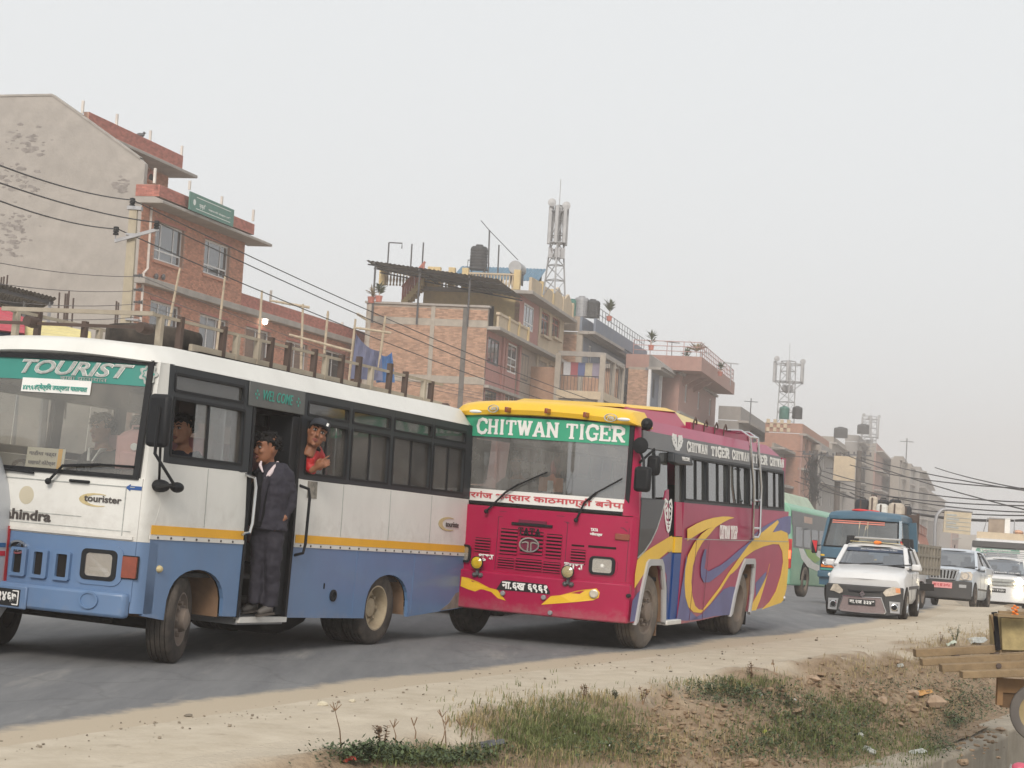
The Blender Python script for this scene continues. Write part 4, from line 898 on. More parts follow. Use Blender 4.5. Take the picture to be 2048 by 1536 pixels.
for Sx,near in((Sn,1),(Sfar,0)):
 front=[(.10,.50)]+arch(.44,1.42,.46,.49,.94)
 rear=[(2.60,.47)]+arch(4.30,5.35,.45,.46,.945)+[(6.84,.565),(6.84,1.215),(2.60,1.215)]
 if near:
  spoly(mb:=MB(),front+[(1.74,.485),(1.69,1.215),(.10,1.215)],-.04,0); smap(mb,Sx).build('lower_panel',M_bpaint,wb)
  spoly(mb:=MB(),rear,-.04,0); smap(mb,Sx).build('lower_panel',M_bpaint,wb)
  for p in([(.10,1.215),(1.69,1.215),(1.64,1.925),(.24,1.925),(.2,1.5)],[(2.60,1.215),(6.84,1.215),(6.78,1.915),(2.62,1.925)]):spoly(mb:=MB(),p,-.04,0); smap(mb,Sx).build('side_panel',M_wpaint,wb)
  for a,b,nm in((.10,1.66,1),(2.66,6.78,2)):
   sbox(mb:=MB(),a,b,1.25,1.335,0,.006); smap(mb,Sx).build('yellow_stripe',M_ystr,wb)
   sbox(mb:=MB(),a-.02,b+.04,1.205,1.243,0,.010); st=smap(mb,Sx).build('rivet_strip',M_alu,wb)
   mb=MB(); y=a+.1
   while y<b:mb.prism([(y+.012*cos(k*1.05),1.224+.012*sin(k*1.05))for k in range(6)],'z',.01,.017); y+=.21
   smap(mb,Sx).build('rivets',M_ldark,st)['kind']='stuff'
  for y in(4.02,5.42):sbox(mb:=MB(),y,y+.012,.5,1.2,0,.003); smap(mb,Sx).build('panel_seam',M_bpaint,wb)
  for y in(.95,3.6,4.7,5.75):sbox(mb:=MB(),y,y+.007,1.345,1.91,0,.002,1,3); smap(mb,Sx).build('panel_seam',M_lgrey,wb)
 else:
  spoly(mb:=MB(),front+[(4.30,.45)][:0]+[(1.6,.47)]+arch(4.30,5.35,.45,.46,.945)+[(6.84,.565),(6.84,1.915),(.24,1.915)],-.04,0); smap(mb,Sx).build('side_panel',M_wpaint,wb)
 for a,b in((.46,1.40),(4.32,5.33)):
  pl=arch(a,b,.46,.48,.94); mb=MB(); rings=[[(p[0],p[1],o)for p in pl]for o in(-.045,-.62)]; mb.loft(rings,closed=False,cap=False); smap(mb,Sx).build('wheel_well',M_rust if near else M_chas,wb,smooth=True)
wins_lo=[(2.74,3.62),(3.71,4.59),(4.69,5.65),(5.72,6.58)]
for Sx,near in((Sn,1),(Sfar,0)):
 H_=[(a,b,1.98,2.53)for a,b in wins_lo]+[(a,b,2.60,2.745)for a,b in wins_lo]+[(.30,1.52,1.99,2.53),(.30,1.48,2.60,2.76)]
 if near:H_+=[(1.66,2.58,1.9,2.60)]
 else:H_+=[(1.66,2.6,1.98,2.53)]
 sgrid(mb:=MB(),.2,6.80,1.92,2.84,H_,-.05,.004); smap(mb,Sx).build('window_band',M_frame,wb,bevel=.006)
 for i,(a,b,lo,hi)in enumerate(H_):
  if near and a==1.66:continue
  sframe(mb:=MB(),rrect(a-.012,b+.012,lo-.012,hi+.012,.03),rrect(a+.014,b-.014,lo+.014,hi-.014,.02),.0045,.012)
  if hi-lo>.3 and near:
   md=a+(b-a)*.5; sbox(mb,md-.015,md+.015,lo,hi,-.03,-.005)
  f_=smap(mb,Sx).build('window',M_blk,wb)
  if hi-lo<.3:sbox(mb:=MB(),a,b,lo,hi,-.022,-.016); smap(mb,Sx).build('pane',M_sgd,f_)
  else:
   for k,(p,q)in enumerate(((a,a+(b-a)*.5),(a+(b-a)*.5,b))):
    if near and k==0 and a==2.74:p=a+(b-a)*.30; q=p+(b-a)*.46
    if near and k==0 and a==.30:p=a+.40; q=b-.3
    sbox(mb:=MB(),p,q,lo,hi,-.022-.012*k,-.016-.012*k); smap(mb,Sx).build('pane',M_sg,f_)
sbox(mb:=MB(),1.56,2.64,2.585,2.835,.006,.02); smap(mb,Sn).build('welcome_panel',mat('dark_film',(.055,.065,.068),.35,var=.2,dust=.2),wb,bevel=.01)
slettering('WEL COME',wb,M_tealt,Sn,2.10,2.665,.58,.105,out=.021,shear=.25,bold=.006)
for y in(1.70,2.50):
 for da,db in((.0,.035),(.03,0),(-.03,0),(0,-.035)):spoly(mb:=MB(),[(y+da-.012,2.71+db),(y+da,2.71+db-.016),(y+da+.012,2.71+db),(y+da,2.71+db+.016)],.021,.025); smap(mb,Sn).build('ornament',M_tealt,wb)
rings=[]
for y,dz,dx in((-.02,-.17,.10),(.02,-.08,.05),(.12,-.02,.015),(.35,0,0),(2,.01,0),(4,.01,0),(6.3,.03,0),(6.62,.02,.0),(6.76,-.01,.02),(6.83,-.09,.06)):
 X=wxs(2.85)+.012-dx; top=3.05+dz; e=2.835
 ring=[]
 for k in range(17):
  t=-1+k/8; a=abs(t)
  x=X*(a if a<.86 else.86+.14*sin((a-.86)/.14*pi/2))*(1 if t>0 else-1)
  zz=top-.05*a*a if a<.86 else e+(top-.037-e)*cos((a-.86)/.14*pi/2)
  yy=y+(wyf(x,2.85)-.03 if y<.2 else 0)
  ring.append((x,yy,max(zz,e)))
 ring+=[(X-.03,ring[-1][1],e-.01),(-(X-.03),ring[0][1],e-.01)]
 rings.append(ring)
MB().loft(rings).build('roof',M_wpaint,wb,smooth=True)
MB().box(-1.17,1.17,6.76,6.83,.57,1.9).box(-1.17,1.17,6.74,6.80,2.6,2.84).box(-1.17,-.9,6.74,6.80,1.9,2.6).box(.9,1.17,6.74,6.80,1.9,2.6).build('rear_panel',M_wpaint,wb)
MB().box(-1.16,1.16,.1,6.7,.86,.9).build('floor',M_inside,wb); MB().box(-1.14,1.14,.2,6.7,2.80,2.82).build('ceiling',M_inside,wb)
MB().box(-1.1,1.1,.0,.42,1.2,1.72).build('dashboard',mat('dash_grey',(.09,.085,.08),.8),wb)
seat0=None
for y in(2.9,3.75,4.6,5.4,6.2):
 for x in(-.85,-.4,.45,.88):
  mb=MB().box(x-.2,x+.2,y,y+.42,1.2,1.3).hexa([(x-.2,y+.42,1.3),(x+.2,y+.42,1.3),(x+.2,y+.52,1.3),(x-.2,y+.52,1.3),(x-.17,y+.56,2.26),(x+.17,y+.56,2.26),(x+.17,y+.63,2.26),(x-.17,y+.63,2.26)])
  if seat0 is None:seat0=mb.build('seat',M_seat,wb,bevel=.03); sx,sy=x,y
  else:d=seat0.copy(); COL.objects.link(d); adopt(d,wb); d.location=(x-sx,y-sy,0)
for x,y in((.95,.55),(-.6,1.2)):
 d=seat0.copy(); COL.objects.link(d); adopt(d,wb); d.location=(x-sx,y-sy,-.05)
st=empty('steering_wheel'); adopt(st,wb); st.location=(-.55,.55,1.72); st.rotation_euler=(radians(-35),0,0)
MB().lathe([(.21,-.018),(.235,0),(.21,.018),(.19,0),(.21,-.018)],n=28).bar((-.2,0,0),(.2,0,0),.03).bar((0,-.2,0),(0,0,0),.03).build('rim',M_blk,st)
MB().box(.55,1.20,1.72,2.60,.40,.47).build('step',M_steel,wb,bevel=.01); MB().box(1.16,1.235,1.72,2.62,.425,.478).build('step_edge',M_alu,wb)
MB().box(.45,.9,1.72,2.6,.62,.66).box(.45,.49,1.72,2.6,.42,.9).build('step',M_inside,wb)
MB().box(.9,1.19,2.45,2.60,.5,2.56).build('folded_door',M_blk,wb,bevel=.01); sbox(mb:=MB(),1.60,1.68,.5,2.56,-.2,-.02,1,4); smap(mb,Sn).build('door_post',M_blk,wb)
sbox(mb:=MB(),1.67,1.715,.48,2.58,-.05,.012,1,5); sbox(mb,2.575,2.62,.47,2.58,-.05,.012,1,5); smap(mb,Sn).build('door_frame',M_blk,wb)
MB().box(.4,.46,1.7,2.6,.9,1.5).build('partition',M_inside,wb)
for y0,z0,z1,r in((2.68,1.85,1.12,.016),(1.62,1.90,1.30,.016)):
 d=.07; tubef(wb,'grab_handle',[(1.2,y0,z0),(1.24+d,y0+.01,z0-.03),(1.25+d,y0+.03,z0-.12),(1.25+d,y0+.03,z1+.12),(1.25+d,y0,z1+.03),(1.22,y0,z1)],r,M_blk if y0>2 else M_chrome)
rings=[]
for z in(1.745,2.1,2.5,2.84):rings.append([(x,wyf(x,z)+.012,z)for x in[-1.13+2.26*i/16 for i in range(17)]])
MB().loft(rings,closed=False,cap=False).build('windscreen',M_ws,wb,smooth=True)
po=lambda r,z0,z1,x:[(-x+2*x*i/16,z0)for i in range(17)]+[(x,z0+(z1-z0)*i/4)for i in range(1,4)]+[(x-2*x*i/16,z1)for i in range(17)]+[(-x,z1-(z1-z0)*i/4)for i in range(1,4)]
sframe(mb:=MB(),po(0,1.735,2.845,1.125),po(0,1.775,2.80,1.075),-.03,.016); smap(mb,Sw).build('windscreen_seal',M_blk,wb)
sbox(mb:=MB(),-1.075,1.075,2.60,2.80,-.010,-.004,16); smap(mb,Sw).build('banner',M_teal,wb)
xa,za=hw_(0,745)
slettering('TOURIST',wb,M_lw,Sw,.34,2.655,1.22,.135,out=-.002,shear=.35,bold=.03); slettering('TOURIST',wb,M_lgrey,Sw,.34,2.659,1.195,.127,out=.004,shear=.35,bold=.008)
slettering('बाबा यातायात',wb,M_lgrey,Sw,.45,2.612,.5,.032,out=-.002)
xe_,ze_=hw_(297,748)
for rr,m,dz in((.085,M_lgrey,.0),(.055,M_teal,.002),(.04,M_lgrey,.004)):
 mb=MB(); mb.prism([(xe_+rr*(1+.18*cos(7*t))*cos(t)*.9,ze_+rr*(1+.18*cos(7*t))*sin(t))for t in[2*pi*k/40 for k in range(40)]],'z',-.003+dz,.001+dz); smap(mb,Sw).build('emblem',m,wb)
x0_,z0_=hw_(42,780); x1_,z1_=hw_(183,765)
sbox(mb:=MB(),x0_,x1_,z0_-.01,z1_+.012,-.003,0,6); smap(mb,Sw).build('route_sticker',M_lw,wb); slettering('क्षेत्रिय उपत्यका यातायात',wb,M_tealt,Sw,(x0_+x1_)/2+.07,z0_+.0,(x1_-x0_)*.74,.075,out=.001,bold=.03)
slettering('४४९६२',wb,M_tealt,Sw,x0_+.1,z0_+.005,.16,.045,out=.001,bold=.02)
x0_,z0_=hw_(32,945); x1_,z1_=hw_(116,897)
sbox(mb:=MB(),x0_,x1_,z0_,z1_,-.12,-.115); nb_=smap(mb,Sw).build('notice_board',mat('paper_cream',(.56,.51,.40),.8,dust=.2),wb)
for k,(s_,m)in enumerate((('गाडीमा चढ्दा',M_ldark),('साझपाटे कोटेश्वर',M_ldark),('दिन दर्शन नगर',M_brickp))):slettering(s_,wb,m,Sw,(x0_+x1_)/2-.03,z1_-.085-.085*k,(x1_-x0_)*.72,.055,out=-.112,bold=.01)
sbox(mb:=MB(),x1_-.075,x1_-.03,z0_,z1_,-.114,-.112); smap(mb,Sw).build('yellow_band',M_ystr,wb)
def wiper(pts,name='wiper',parent=wb,Sf=Sw,r=.014):
 P=[Vector(Sf(*p))for p in pts]; mb=MB().tube(P[:3],r,6); mb.tube(P[3:],r*.8,5); return mb.ell(P[0],r*2.2,r*2.2,r*2.2).build(name,M_blk,parent)
a,b,c,d=hw_(103,963),hw_(132,932),hw_(205,930),hw_(272,934); wiper([(*a,.05),(*b,.05),(*c,.035),(*b,.04),(*c,.025),(*d,.02)])
a,b,c=hw_(-20,960),hw_(10,938),hw_(70,946); wiper([(*a,.05),(*b,.05),(*b,.04),(*b,.03),(*b,.03),(*c,.02)])
x,z=hw_(161,963); sbox(mb:=MB(),x-.1,x+.1,z-.012,z+.015,0,.035); smap(mb,Sw).build('bonnet_handle',M_blk,wb,bevel=.008)
x,z=hw_(268,976); mb=MB(); spoly(mb,[(x-.075,z),(x-.03,z+.032),(x-.03,z+.018),(x+.07,z+.018),(x+.07,z-.018),(x-.03,z-.018),(x-.03,z-.032)],.0,.004); smap(mb,Sw).build('arrow_sticker',mat('sticker_blue',(.01,.07,.26),.5),wb)
def crescent(parent,Sf,x,z,w_,h_,m,name='crescent'):
 mb=MB(); pr=[]
 for k in range(13):
  t=radians(60+240*k/12); th=.5+.5*sin(pi*k/12); p=(x+w_*cos(t),z+h_*sin(t)); q=(x+w_*.12+w_*(1-.28*th)*cos(t),z+h_*(1-.28*th)*sin(t)); pr.append((p,q))
 ribbon(mb,pr,.0,.003); return smap(mb,Sf).build(name,m,parent)
M_gold=mat('faded_gold',(.52,.42,.22),.6,var=.2,scale=12); M_stk=mat('glue_mark',(.50,.45,.34),.7,var=.1)
x,z=hw_(192,1000); crescent(wb,Sw,x,z,.17,.062,M_gold); x,z=hw_(205,1005); slettering('tourister',wb,M_ldark,Sw,x,z,.36,.06,out=.004,bold=.02)
y,z=hn(895,1048); crescent(wb,Sn,y+.02,z,.27,.085,M_gold); slettering('touriste',wb,M_ldark,Sn,y+.12,z-.035,.36,.065,out=.004,bold=.015)
x,z=hw_(53,990); spoly(mb:=MB(),[(x+.085*cos(t),z+.085*sin(t))for t in[2*pi*k/20 for k in range(20)]],0,.002); smap(mb,Sw).build('badge_mark',M_stk,wb)
x,z=hw_(102,1042); slettering('mahindra',wb,M_ldark,Sw,x-.33,z-.012,.66,.10,out=.004,bold=.03)
mb=MB(); sbox(mb,-1.1,.62,1.355,1.362,0,.004,12); sbox(mb,-1.1,1.1,1.66,1.668,0,.005,14); sbox(mb,-1.12,1.1,1.255,1.262,0,.004,14); smap(mb,Sw).build('panel_crease',M_lgrey,wb)['kind']='stuff'
sbox(mb:=MB(),1.02,1.028,1.2,1.66,0,.004); smap(mb,Sw).build('panel_seam',M_lgrey,wb)
x,z=hw_(38,1094); mb=MB(); el=lambda rx,rz,n=24:[(x+rx*cos(2*pi*k/n),z+rz*sin(2*pi*k/n))for k in range(n)]
sframe(mb,el(.098,.065),el(.078,.047),0,.03); smap(mb,Sw).build('badge_ring',M_chrome,wb)
spoly(mb:=MB(),el(.08,.05),0,.008); smap(mb,Sw).build('badge_disc',M_plate,wb)
mb=MB();
for s_ in(-1,0,1):spoly(mb,[(x-.035+s_*.028,z-.04),(x-.02+s_*.028,z-.04),(x+.03+s_*.016,z+.038),(x+.02+s_*.016,z+.038)],.008,.02+.001*s_)
smap(mb,Sw).build('badge_mark',M_chrome,wb)
for k,u in enumerate((-52,-8,38,80,125)):
 (x0_,zb_),(x1_,zt_)=hw_(u-12,1152+(u-80)*.03),hw_(u+11,1103+(u-80)*.03)
 if u<0:x0_,x1_=-.62+.23*k,-.5+.23*k
 spoly(mb:=MB(),rrect(x0_,x1_+(.02 if k==4 else 0),.79,1.0,.012),.0005,.006); smap(mb,Sw).build('grille_slot',M_chas,wb)
 sframe(mb:=MB(),rrect(x0_-.03,x1_+.05,.76,1.025,.02),rrect(x0_,x1_+(.02 if k==4 else 0),.79,1.0,.012),0,.035); smap(mb,Sw).build('grille_surround',M_bpaint,wb)
for s_ in(1,-1):
 (x0_,zb_),(x1_,zt_)=hw_(170,1150),hw_(228,1109); cx,cz,hx,hz_=s_*(x0_+x1_)/2,(zb_+zt_)/2,abs(x1_-x0_)/2,abs(zt_-zb_)/2
 o_=lambda k,r:rrect(cx-hx*k,cx+hx*k,cz-hz_*k,cz+hz_*k,r)
 hl=None
 sframe(mb:=MB(),o_(1.34,.05),o_(1.0,.035),0,.02); hl=smap(mb,Sw).build('headlight',M_blk,wb)
 spoly(mb:=MB(),o_(1.02,.03),-.01,.004); smap(mb,Sw).build('reflector',M_refl,hl); sbox(mb:=MB(),cx-hx*.7,cx+hx*.7,cz-hz_*.55,cz-hz_*.25,.004,.008); smap(mb,Sw).build('bulb_bar',M_lw,hl)
 spoly(mb:=MB(),o_(1.0,.03),.011,.014); smap(mb,Sw).build('lens',M_lamp,hl)
 sframe(mb:=MB(),o_(1.75,.09),o_(1.34,.05),-.005,.012); smap(mb,Sw).build('lamp_surround',M_bpaint,wb)
 (x0_,zb_),(x1_,zt_)=hw_(245,1155),hw_(278,1115); cx,cz,hx,hz_=s_*(x0_+x1_)/2,(zb_+zt_)/2,abs(x1_-x0_)/2,abs(zt_-zb_)/2
 spoly(mb:=MB(),rrect(cx-hx*1.12,cx+hx*1.12,cz-hz_*1.1,cz+hz_*1.1,.01),0,.015); smap(mb,Sw).build('indicator_rim',M_blk,wb)
 spoly(mb:=MB(),rrect(cx-hx,cx+hx,cz-hz_,cz+hz_,.008),.015,.03); smap(mb,Sw).build('indicator',M_amber,wb)
 x,z=hw_(188,1200); spoly(mb:=MB(),[(s_*x+.075*cos(t),z+.065*sin(t))for t in[2*pi*k/20 for k in range(20)]],.078,.084); sframe(mb,[(s_*x+.09*cos(t),z+.08*sin(t))for t in[2*pi*k/20 for k in range(20)]],[(s_*x+.072*cos(t),z+.062*sin(t))for t in[2*pi*k/20 for k in range(20)]],.078,.096); smap(mb,Sw).build('fog_lamp_blank',M_bpaint,wb)
(x0_,zb_),(x1_,zt_)=hw_(20,1214),hw_(78,1182)
xp=-.17; pw=.30; zc_=(zb_+zt_)/2+.01
sbox(mb:=MB(),xp-pw-.06,xp+pw+.07,zc_-.10,zc_+.11,.076,.10,6); smap(mb,Sw).build('plate_holder',M_bpaint,wb,bevel=.015)
sbox(mb:=MB(),xp-pw,xp+pw,zc_-.078,zc_+.078,.10,.106,4); np_=smap(mb,Sw).build('number_plate',M_plate,wb)
sframe(mb:=MB(),rrect(xp-pw+.01,xp+pw-.01,zc_-.068,zc_+.068,.01),rrect(xp-pw+.022,xp+pw-.022,zc_-.057,zc_+.057,.008),.106,.108); smap(mb,Sw).build('plate_border',M_lw,np_)
slettering('बा २ ख २४६७',np_,M_lw,Sw,xp,zc_-.045,pw*1.78,.092,out=.106,bold=.03); slettering
MB().box(-.35,.5,-.18,-.05,.47,.475).build('slot',M_chas,wb)
y,z=hn(318,1138); smap(MB().ell((y,z,.0),.045,.035,.035,12,8),Sn).build('side_marker',M_gold,wb)
y,z=hn(665,1191); smap(MB().lathe([(.03,0),(.065,0),(.065,.02),(.045,.025),(.04,.004),(0,.004)],(y,z,0),'z',16),Sn).build('fuel_cap',M_blk,wb)
y,z=hn(648,1172); smap(MB().box(y-.012,y+.012,z-.03,z+.03,0,.004),Sn).build('slot',M_chas,wb)
y,z=hn(615,975); smap(MB().box(y-.0,y+.2,z-.11,z+.07,0,.003),Sn).build('old_sticker',mat('sticker_grey',(.22,.2,.17),.8,var=.4,scale=20),wb)
mb=MB(); spoly(mb,[(6.2,.53),(6.45,.62),(6.6,.74),(6.76,.78),(6.8,.57)],0,.002); smap(mb,Sn).build('mud_stain',mat('mud_film',(.22,.19,.16),.95,var=.35,scale=6),wb)
mr=MB(); p0=[hit(MW,u,v,1,-.28)for u,v in((304,802),(340,803),(336,880),(296,880))]
cx=sum(p.x for p in p0)/4; cz=sum(p.z for p in p0)/4
mir=MB().box(cx-.115,cx+.115,-.33,-.24,cz-.24,cz+.24).build('mirror',M_blk,wb,bevel=.04)
tubef(mir,'mirror_arm',[(cx+.03,-.34,cz+.12),(cx+.03,-.34,cz-.3),(cx+.1,-.1,1.72),(1.2,.1,1.68)],.016,M_blk); tubef(mir,'mirror_arm',[(cx+.05,-.3,cz-.2),(1.22,.15,1.74),(1.26,.25,1.70)],.013,M_blk)
MB().ell((1.26,.12,1.70),.10,.07,.06).ell((1.32,.3,1.70),.06,.08,.05).build('round_mirror',M_blk,mir)
MB().box(-1.45,-1.22,-.33,-.24,cz-.24,cz+.24).build('mirror',M_blk,wb,bevel=.04)
rk=lambda u,v,x=.86:hit(MW,u,v,0,x)
yA,yB=.95,6.45
for s_ in(1,-1):
 MB().bar((s_*.86,yA,3.08),(s_*.86,yB,3.06),.04,.065).build('rack_rail',M_cream_rack,wb); MB().bar((s_*.86,.25,3.31),(s_*.86,yB,3.31),.026,.03).build('rack_rail',M_cream_rack,wb)
 MB().bar((s_*.80,1.0,3.0),(s_*.80,6.5,2.99),.3,.09).build('rack_plank',M_chas,wb)
 n=0; y=.35
 for y,h,m in((.42,3.31,0),(.75,3.35,1),(1.5,3.36,1),(1.75,3.31,0),(2.15,3.31,0),(2.4,3.37,1),(2.75,3.36,1),(3.3,3.36,1),(3.55,3.31,0),(3.9,3.37,1),(4.3,3.40,1),(4.6,3.31,0),(5.05,3.41,1),(5.45,3.36,1),(5.95,3.31,0),(6.15,3.32,1)):
  MB().box(s_*.86-.03,s_*.86+.03,y-.025,y+.025,2.98,h).build('rack_post',M_brown if m else M_cream_rack,wb)
 for y in(1.35,2.2,3.1,4.1,5.0,5.9):MB().box(s_*.92-.03,s_*.92+.02,y-.03,y+.03,2.95,3.04).build('rack_foot',M_cream_rack,wb)
 MB().lathe([(0,-.1),(.05,-.1),(.09,-.05),(.09,.05),(.05,.08),(0,.08)],(s_*.86,6.55,3.0),'x',12).build('rack_hinge',M_brown,wb)
for y in(1.5,3.3,5.05,6.3):MB().bar((-.86,y,3.04),(.86,y,3.04),.05).build('rack_crossbar',M_cream_rack,wb)
MB().bar((-.9,.25,3.31),(.9,.25,3.31),.04,.04).build('rack_rail',M_cream_rack,wb)
(MB().bar((-.92,.12,3.16),(.92,.12,3.16),.03).lathe([(0,-.08),(.05,-.08),(.058,0),(.05,.08),(0,.08)],(.92,.1,3.15),'y',14).lathe([(0,-.08),(.05,-.08),(.058,0),(.05,.08),(0,.08)],(-.40,.1,3.17),'y',14)).build('rack_bumper',M_brown,wb)
sp=empty('spare_tyre','worn black spare tyre lying flat on the minibus roof under the rack rail','tyre',MW@Matrix.Translation((.28,1.15,3.16)))
MB().lathe([(.30,-.1),(.36,-.12),(.46,-.1),(.48,-.06),(.48,.06),(.46,.1),(.36,.12),(.30,.1),(.26,0),(.30,-.1)],n=28).build('tyre',M_rub,sp,smooth=True)
MB().box(-.45,-.35,.3,6.5,.55,.75).box(.35,.45,.3,6.5,.55,.75).build('chassis_rails',M_chas,wb)['kind']='stuff'
MB().box(-.9,.9,-.05,.12,.40,.47).box(-1.0,1.0,.55,.85,.33+.02,.50).build('front_axle',M_chas,wb,bevel=.03); MB().tube([(-1,4.65,.55),(1,4.65,.55)],.09).ell((0,4.65,.52),.22,.24,.22).build('rear_axle',M_chas,wb)
MB().prism([(2.75,.46),(4.0,.46),(3.9,.36),(3.6,.27),(3.35,.23),(3.1,.27),(2.95,.36)],'x',.1,.7).build('fuel_tank',M_chas,wb,bevel=.03)
MB().box(-.8,.8,.1,1.8,.62,.86).box(-.9,.9,2.5,4.2,.62,.86).box(-.9,.9,5.3,6.7,.62,.86).build('underbody',M_chas,wb)
gl=lambda x,y:y*WPIT+x*WCAM
R_=.42
wheel(wb,1.02,.82,R_+gl(1.02,.82),R_,.25,1,M_rub,M_rimg,steer=.36,deep=.02,hubout=.10)
wheel(wb,-1.02,.82,R_+gl(-1.02,.82),R_,.25,-1,M_rub,M_rimg,steer=.36,deep=.02,hubout=.12)
wheel(wb,1.06,4.66,R_+gl(1.06,4.66),R_,.26,1,M_rub,M_rim,dual=True,deep=.11); wheel(wb,-1.06,4.66,R_+gl(-1.06,4.66),R_,.26,-1,M_rub,M_rim,dual=True,deep=.11)
# ------------------------------------------------------------------ red bus
M_red=mat('crimson_paint',(.35,.002,.050),.36,var=.07,scale=1.6,dust=.05,dustcol=(.30,.12,.14),dscale=.9,coat=.15,spec=.3,streak=1.2,bump=.08,bscale=2.5,splash=(.3,.75))
M_redd=mat('crimson_side',(.32,.008,.065),.34,var=.1,scale=1.6,dust=.14,dustcol=(.32,.15,.18),splash=(.3,.8),dscale=.9,coat=.15,spec=.3,streak=1.2)
M_ylw=mat('yellow_bus_paint',(.76,.46,.015),.4,var=.06,dust=.08,dustcol=(.5,.4,.22),coat=.1)
M_ylwp=mat('pale_yellow',(.66,.52,.22),.5,var=.08,dust=.3)
M_navy=mat('blue_swirl',(.085,.095,.24),.4,var=.25,scale=2,dust=.2,dustcol=(.2,.13,.22),dscale=1.5,coat=.1,spec=.3)
M_dblue=mat('deep_blue_door',(.010,.055,.22),.4,var=.1,spec=.3)
M_grnf=mat('green_film',(.04,.33,.19),.5,var=.06)
M_gband=mat('grey_band',(.15,.15,.155),.45,var=.08)
M_rws=glass('red_bus_windscreen',(.55,.57,.57),.24,.34,(.36,.35,.33),.03)
M_rsg=glass('red_bus_glass',(.34,.40,.37),.30,.10,(.4,.42,.4),.02)
M_arch=mat('grey_arch_trim',(.40,.40,.41),.55,var=.1,dust=.3)
RX,RPIT,RCAM=1.312,.0047,.0153
MR=frame(.3939,22.6889,.4069,0,RCAM,RPIT)
rb=empty('red_bus','crimson and yellow coach with green windscreen banner and swirling yellow side stripes','bus',MR)
def rxs(z):return RX-max(0,z-1.5)*.075
def Rn(y,z,o):return(rxs(z)+o,y,z)
def Rfar(y,z,o):return(-(rxs(z)+o),y,z)
def ryf(x,z):return-.22*(1-min(1,abs(x)/RX)**2.4)+(.05 if z>1.66 else 0)-max(0,z-1.7)*.02
def Rw(x,z,o):return(x,ryf(x,z)-o,z)
def hr(u,v):
 y=0
 for i in range(5):p=hit(MR,u,v,1,y); y=ryf(p.x,p.z)
 return p.x,p.z
def hq(u,v):
 x=RX
 for i in range(4):p=hit(MR,u,v,0,x); x=rxs(p.z)
 return p.y,p.z
z8=lambda x,y:hq(1220+x/4.8,1020+y/4.8)
z7=lambda x,y:hq(1220+x/4.8,800+y/4.8)
f6=lambda x,y:hr(920+x/4.8,1020+y/4.8)
f5=lambda x,y:hr(920+x/4.8,780+y/4.8)
mb=MB(); sbox(mb,-1.25,1.25,.83,1.64,-.05,0,18,4); smap(mb,Rw).build('front_panel',M_red,rb,smooth=True)
mb=MB(); sbox(mb,-1.29,1.29,.36,.835,-.05,.07,18,3); smap(mb,Rw).build('bumper',M_red,rb,bevel=.02)
for s in(1,-1):
 for z0,z1 in((.37,1.65),(1.65,2.775)):
  rings=[]
  for i in range(5):
   z=z0+(z1-z0)*i/4; X=rxs(z); xi=1.25 if z1<2 else 1.13; y0=ryf(xi,z)
   rings.append([(s*xi,y0-.002,z),(s*(X-.03),ryf(X-.03,z)+.02,z),(s*X,.06,z),(s*X,.14,z),(s*(X-.04),.14,z),(s*(xi-.02),y0+.08,z)])
  MB().loft(rings).build('corner_pillar',M_red,rb,smooth=True)
def fline(pts,w_=.008,m=M_blk,name='panel_gap',o=.004,out=0):
 mb=MB()
 for p,q in zip(pts,pts[1:]):d=(Vector(q)-Vector(p)).normalized(); n=Vector((-d.y,d.x))*w_/2; mb.prism([tuple(Vector(p)-n),tuple(Vector(q)-n),tuple(Vector(q)+n),tuple(Vector(p)+n)],'z',out,out+o)
 return smap(mb,Rw).build(name,m,rb)
M_rdk=mat('dark_crimson',(.13,.004,.03),.5)
xc,zc=f6(677,335)
GL,GR=f6(362,200)[0],f6(1030,200)[0]
fline([(GL,.86),(GL,1.52)],m=M_rdk); fline([(GR,.84),(GR,1.52)],m=M_rdk); fline([(-1.2,1.575),(-.4,1.585),(.4,1.585),(1.2,1.575)],m=M_rdk); fline([(GL,1.52),(GR,1.52)],m=M_rdk)
fline([(1.22,1.5),(1.22,.86)],m=M_rdk,w_=.006); fline([(-1.2,1.50),(-.6,1.51)],m=M_rdk,w_=.006); fline([(.46,1.51),(1.15,1.50),(1.20,1.46)],m=M_rdk,w_=.012)
wx=(GR-GL)
def slats(x0,x1,z0,z1,n,name='grille_slat'):
 mb=MB(); sbox(mb,x0,x1,z0,z1,.001,.004,4); smap(mb,Rw).build('grille_recess',M_chas,rb)
 for i in range(n):
  z=z0+(z1-z0)*(i+.5)/n; mb=MB(); sbox(mb,x0-.01,x1+.01,z-(z1-z0)/n*.26,z+(z1-z0)/n*.22,.0,.022,4); smap(mb,Rw).build(name,M_red,rb)
a=GL+.05
slats(a,a+wx*.25,1.06,1.38,7); slats(a+wx*.30,a+wx*.62,1.08,1.37,6); slats(a+wx*.67,GR-.06,1.06,1.36,7)
slats(a-.01,a+wx*.22,.895,1.02,4); slats(a+wx*.25,a+wx*.62,.885,1.03,4); slats(a+wx*.65,GR-.06,.885,1.02,4)
(x0_,z0_),(x1_,z1_)=f6(1060,500),f6(1210,330); slats(x0_,x1_,1.02,1.20,5); sbox(mb:=MB(),x0_,x1_-.02,1.235,1.255,0,.004,2); sbox(mb,x1_+.03,x1_+.36,1.235,1.262,0,.004,3); smap(mb,Rw).build('air_slot',M_chas,rb)['kind']='stuff'
slats(-x1_-.02,-x0_+.02,1.06,1.24,5)
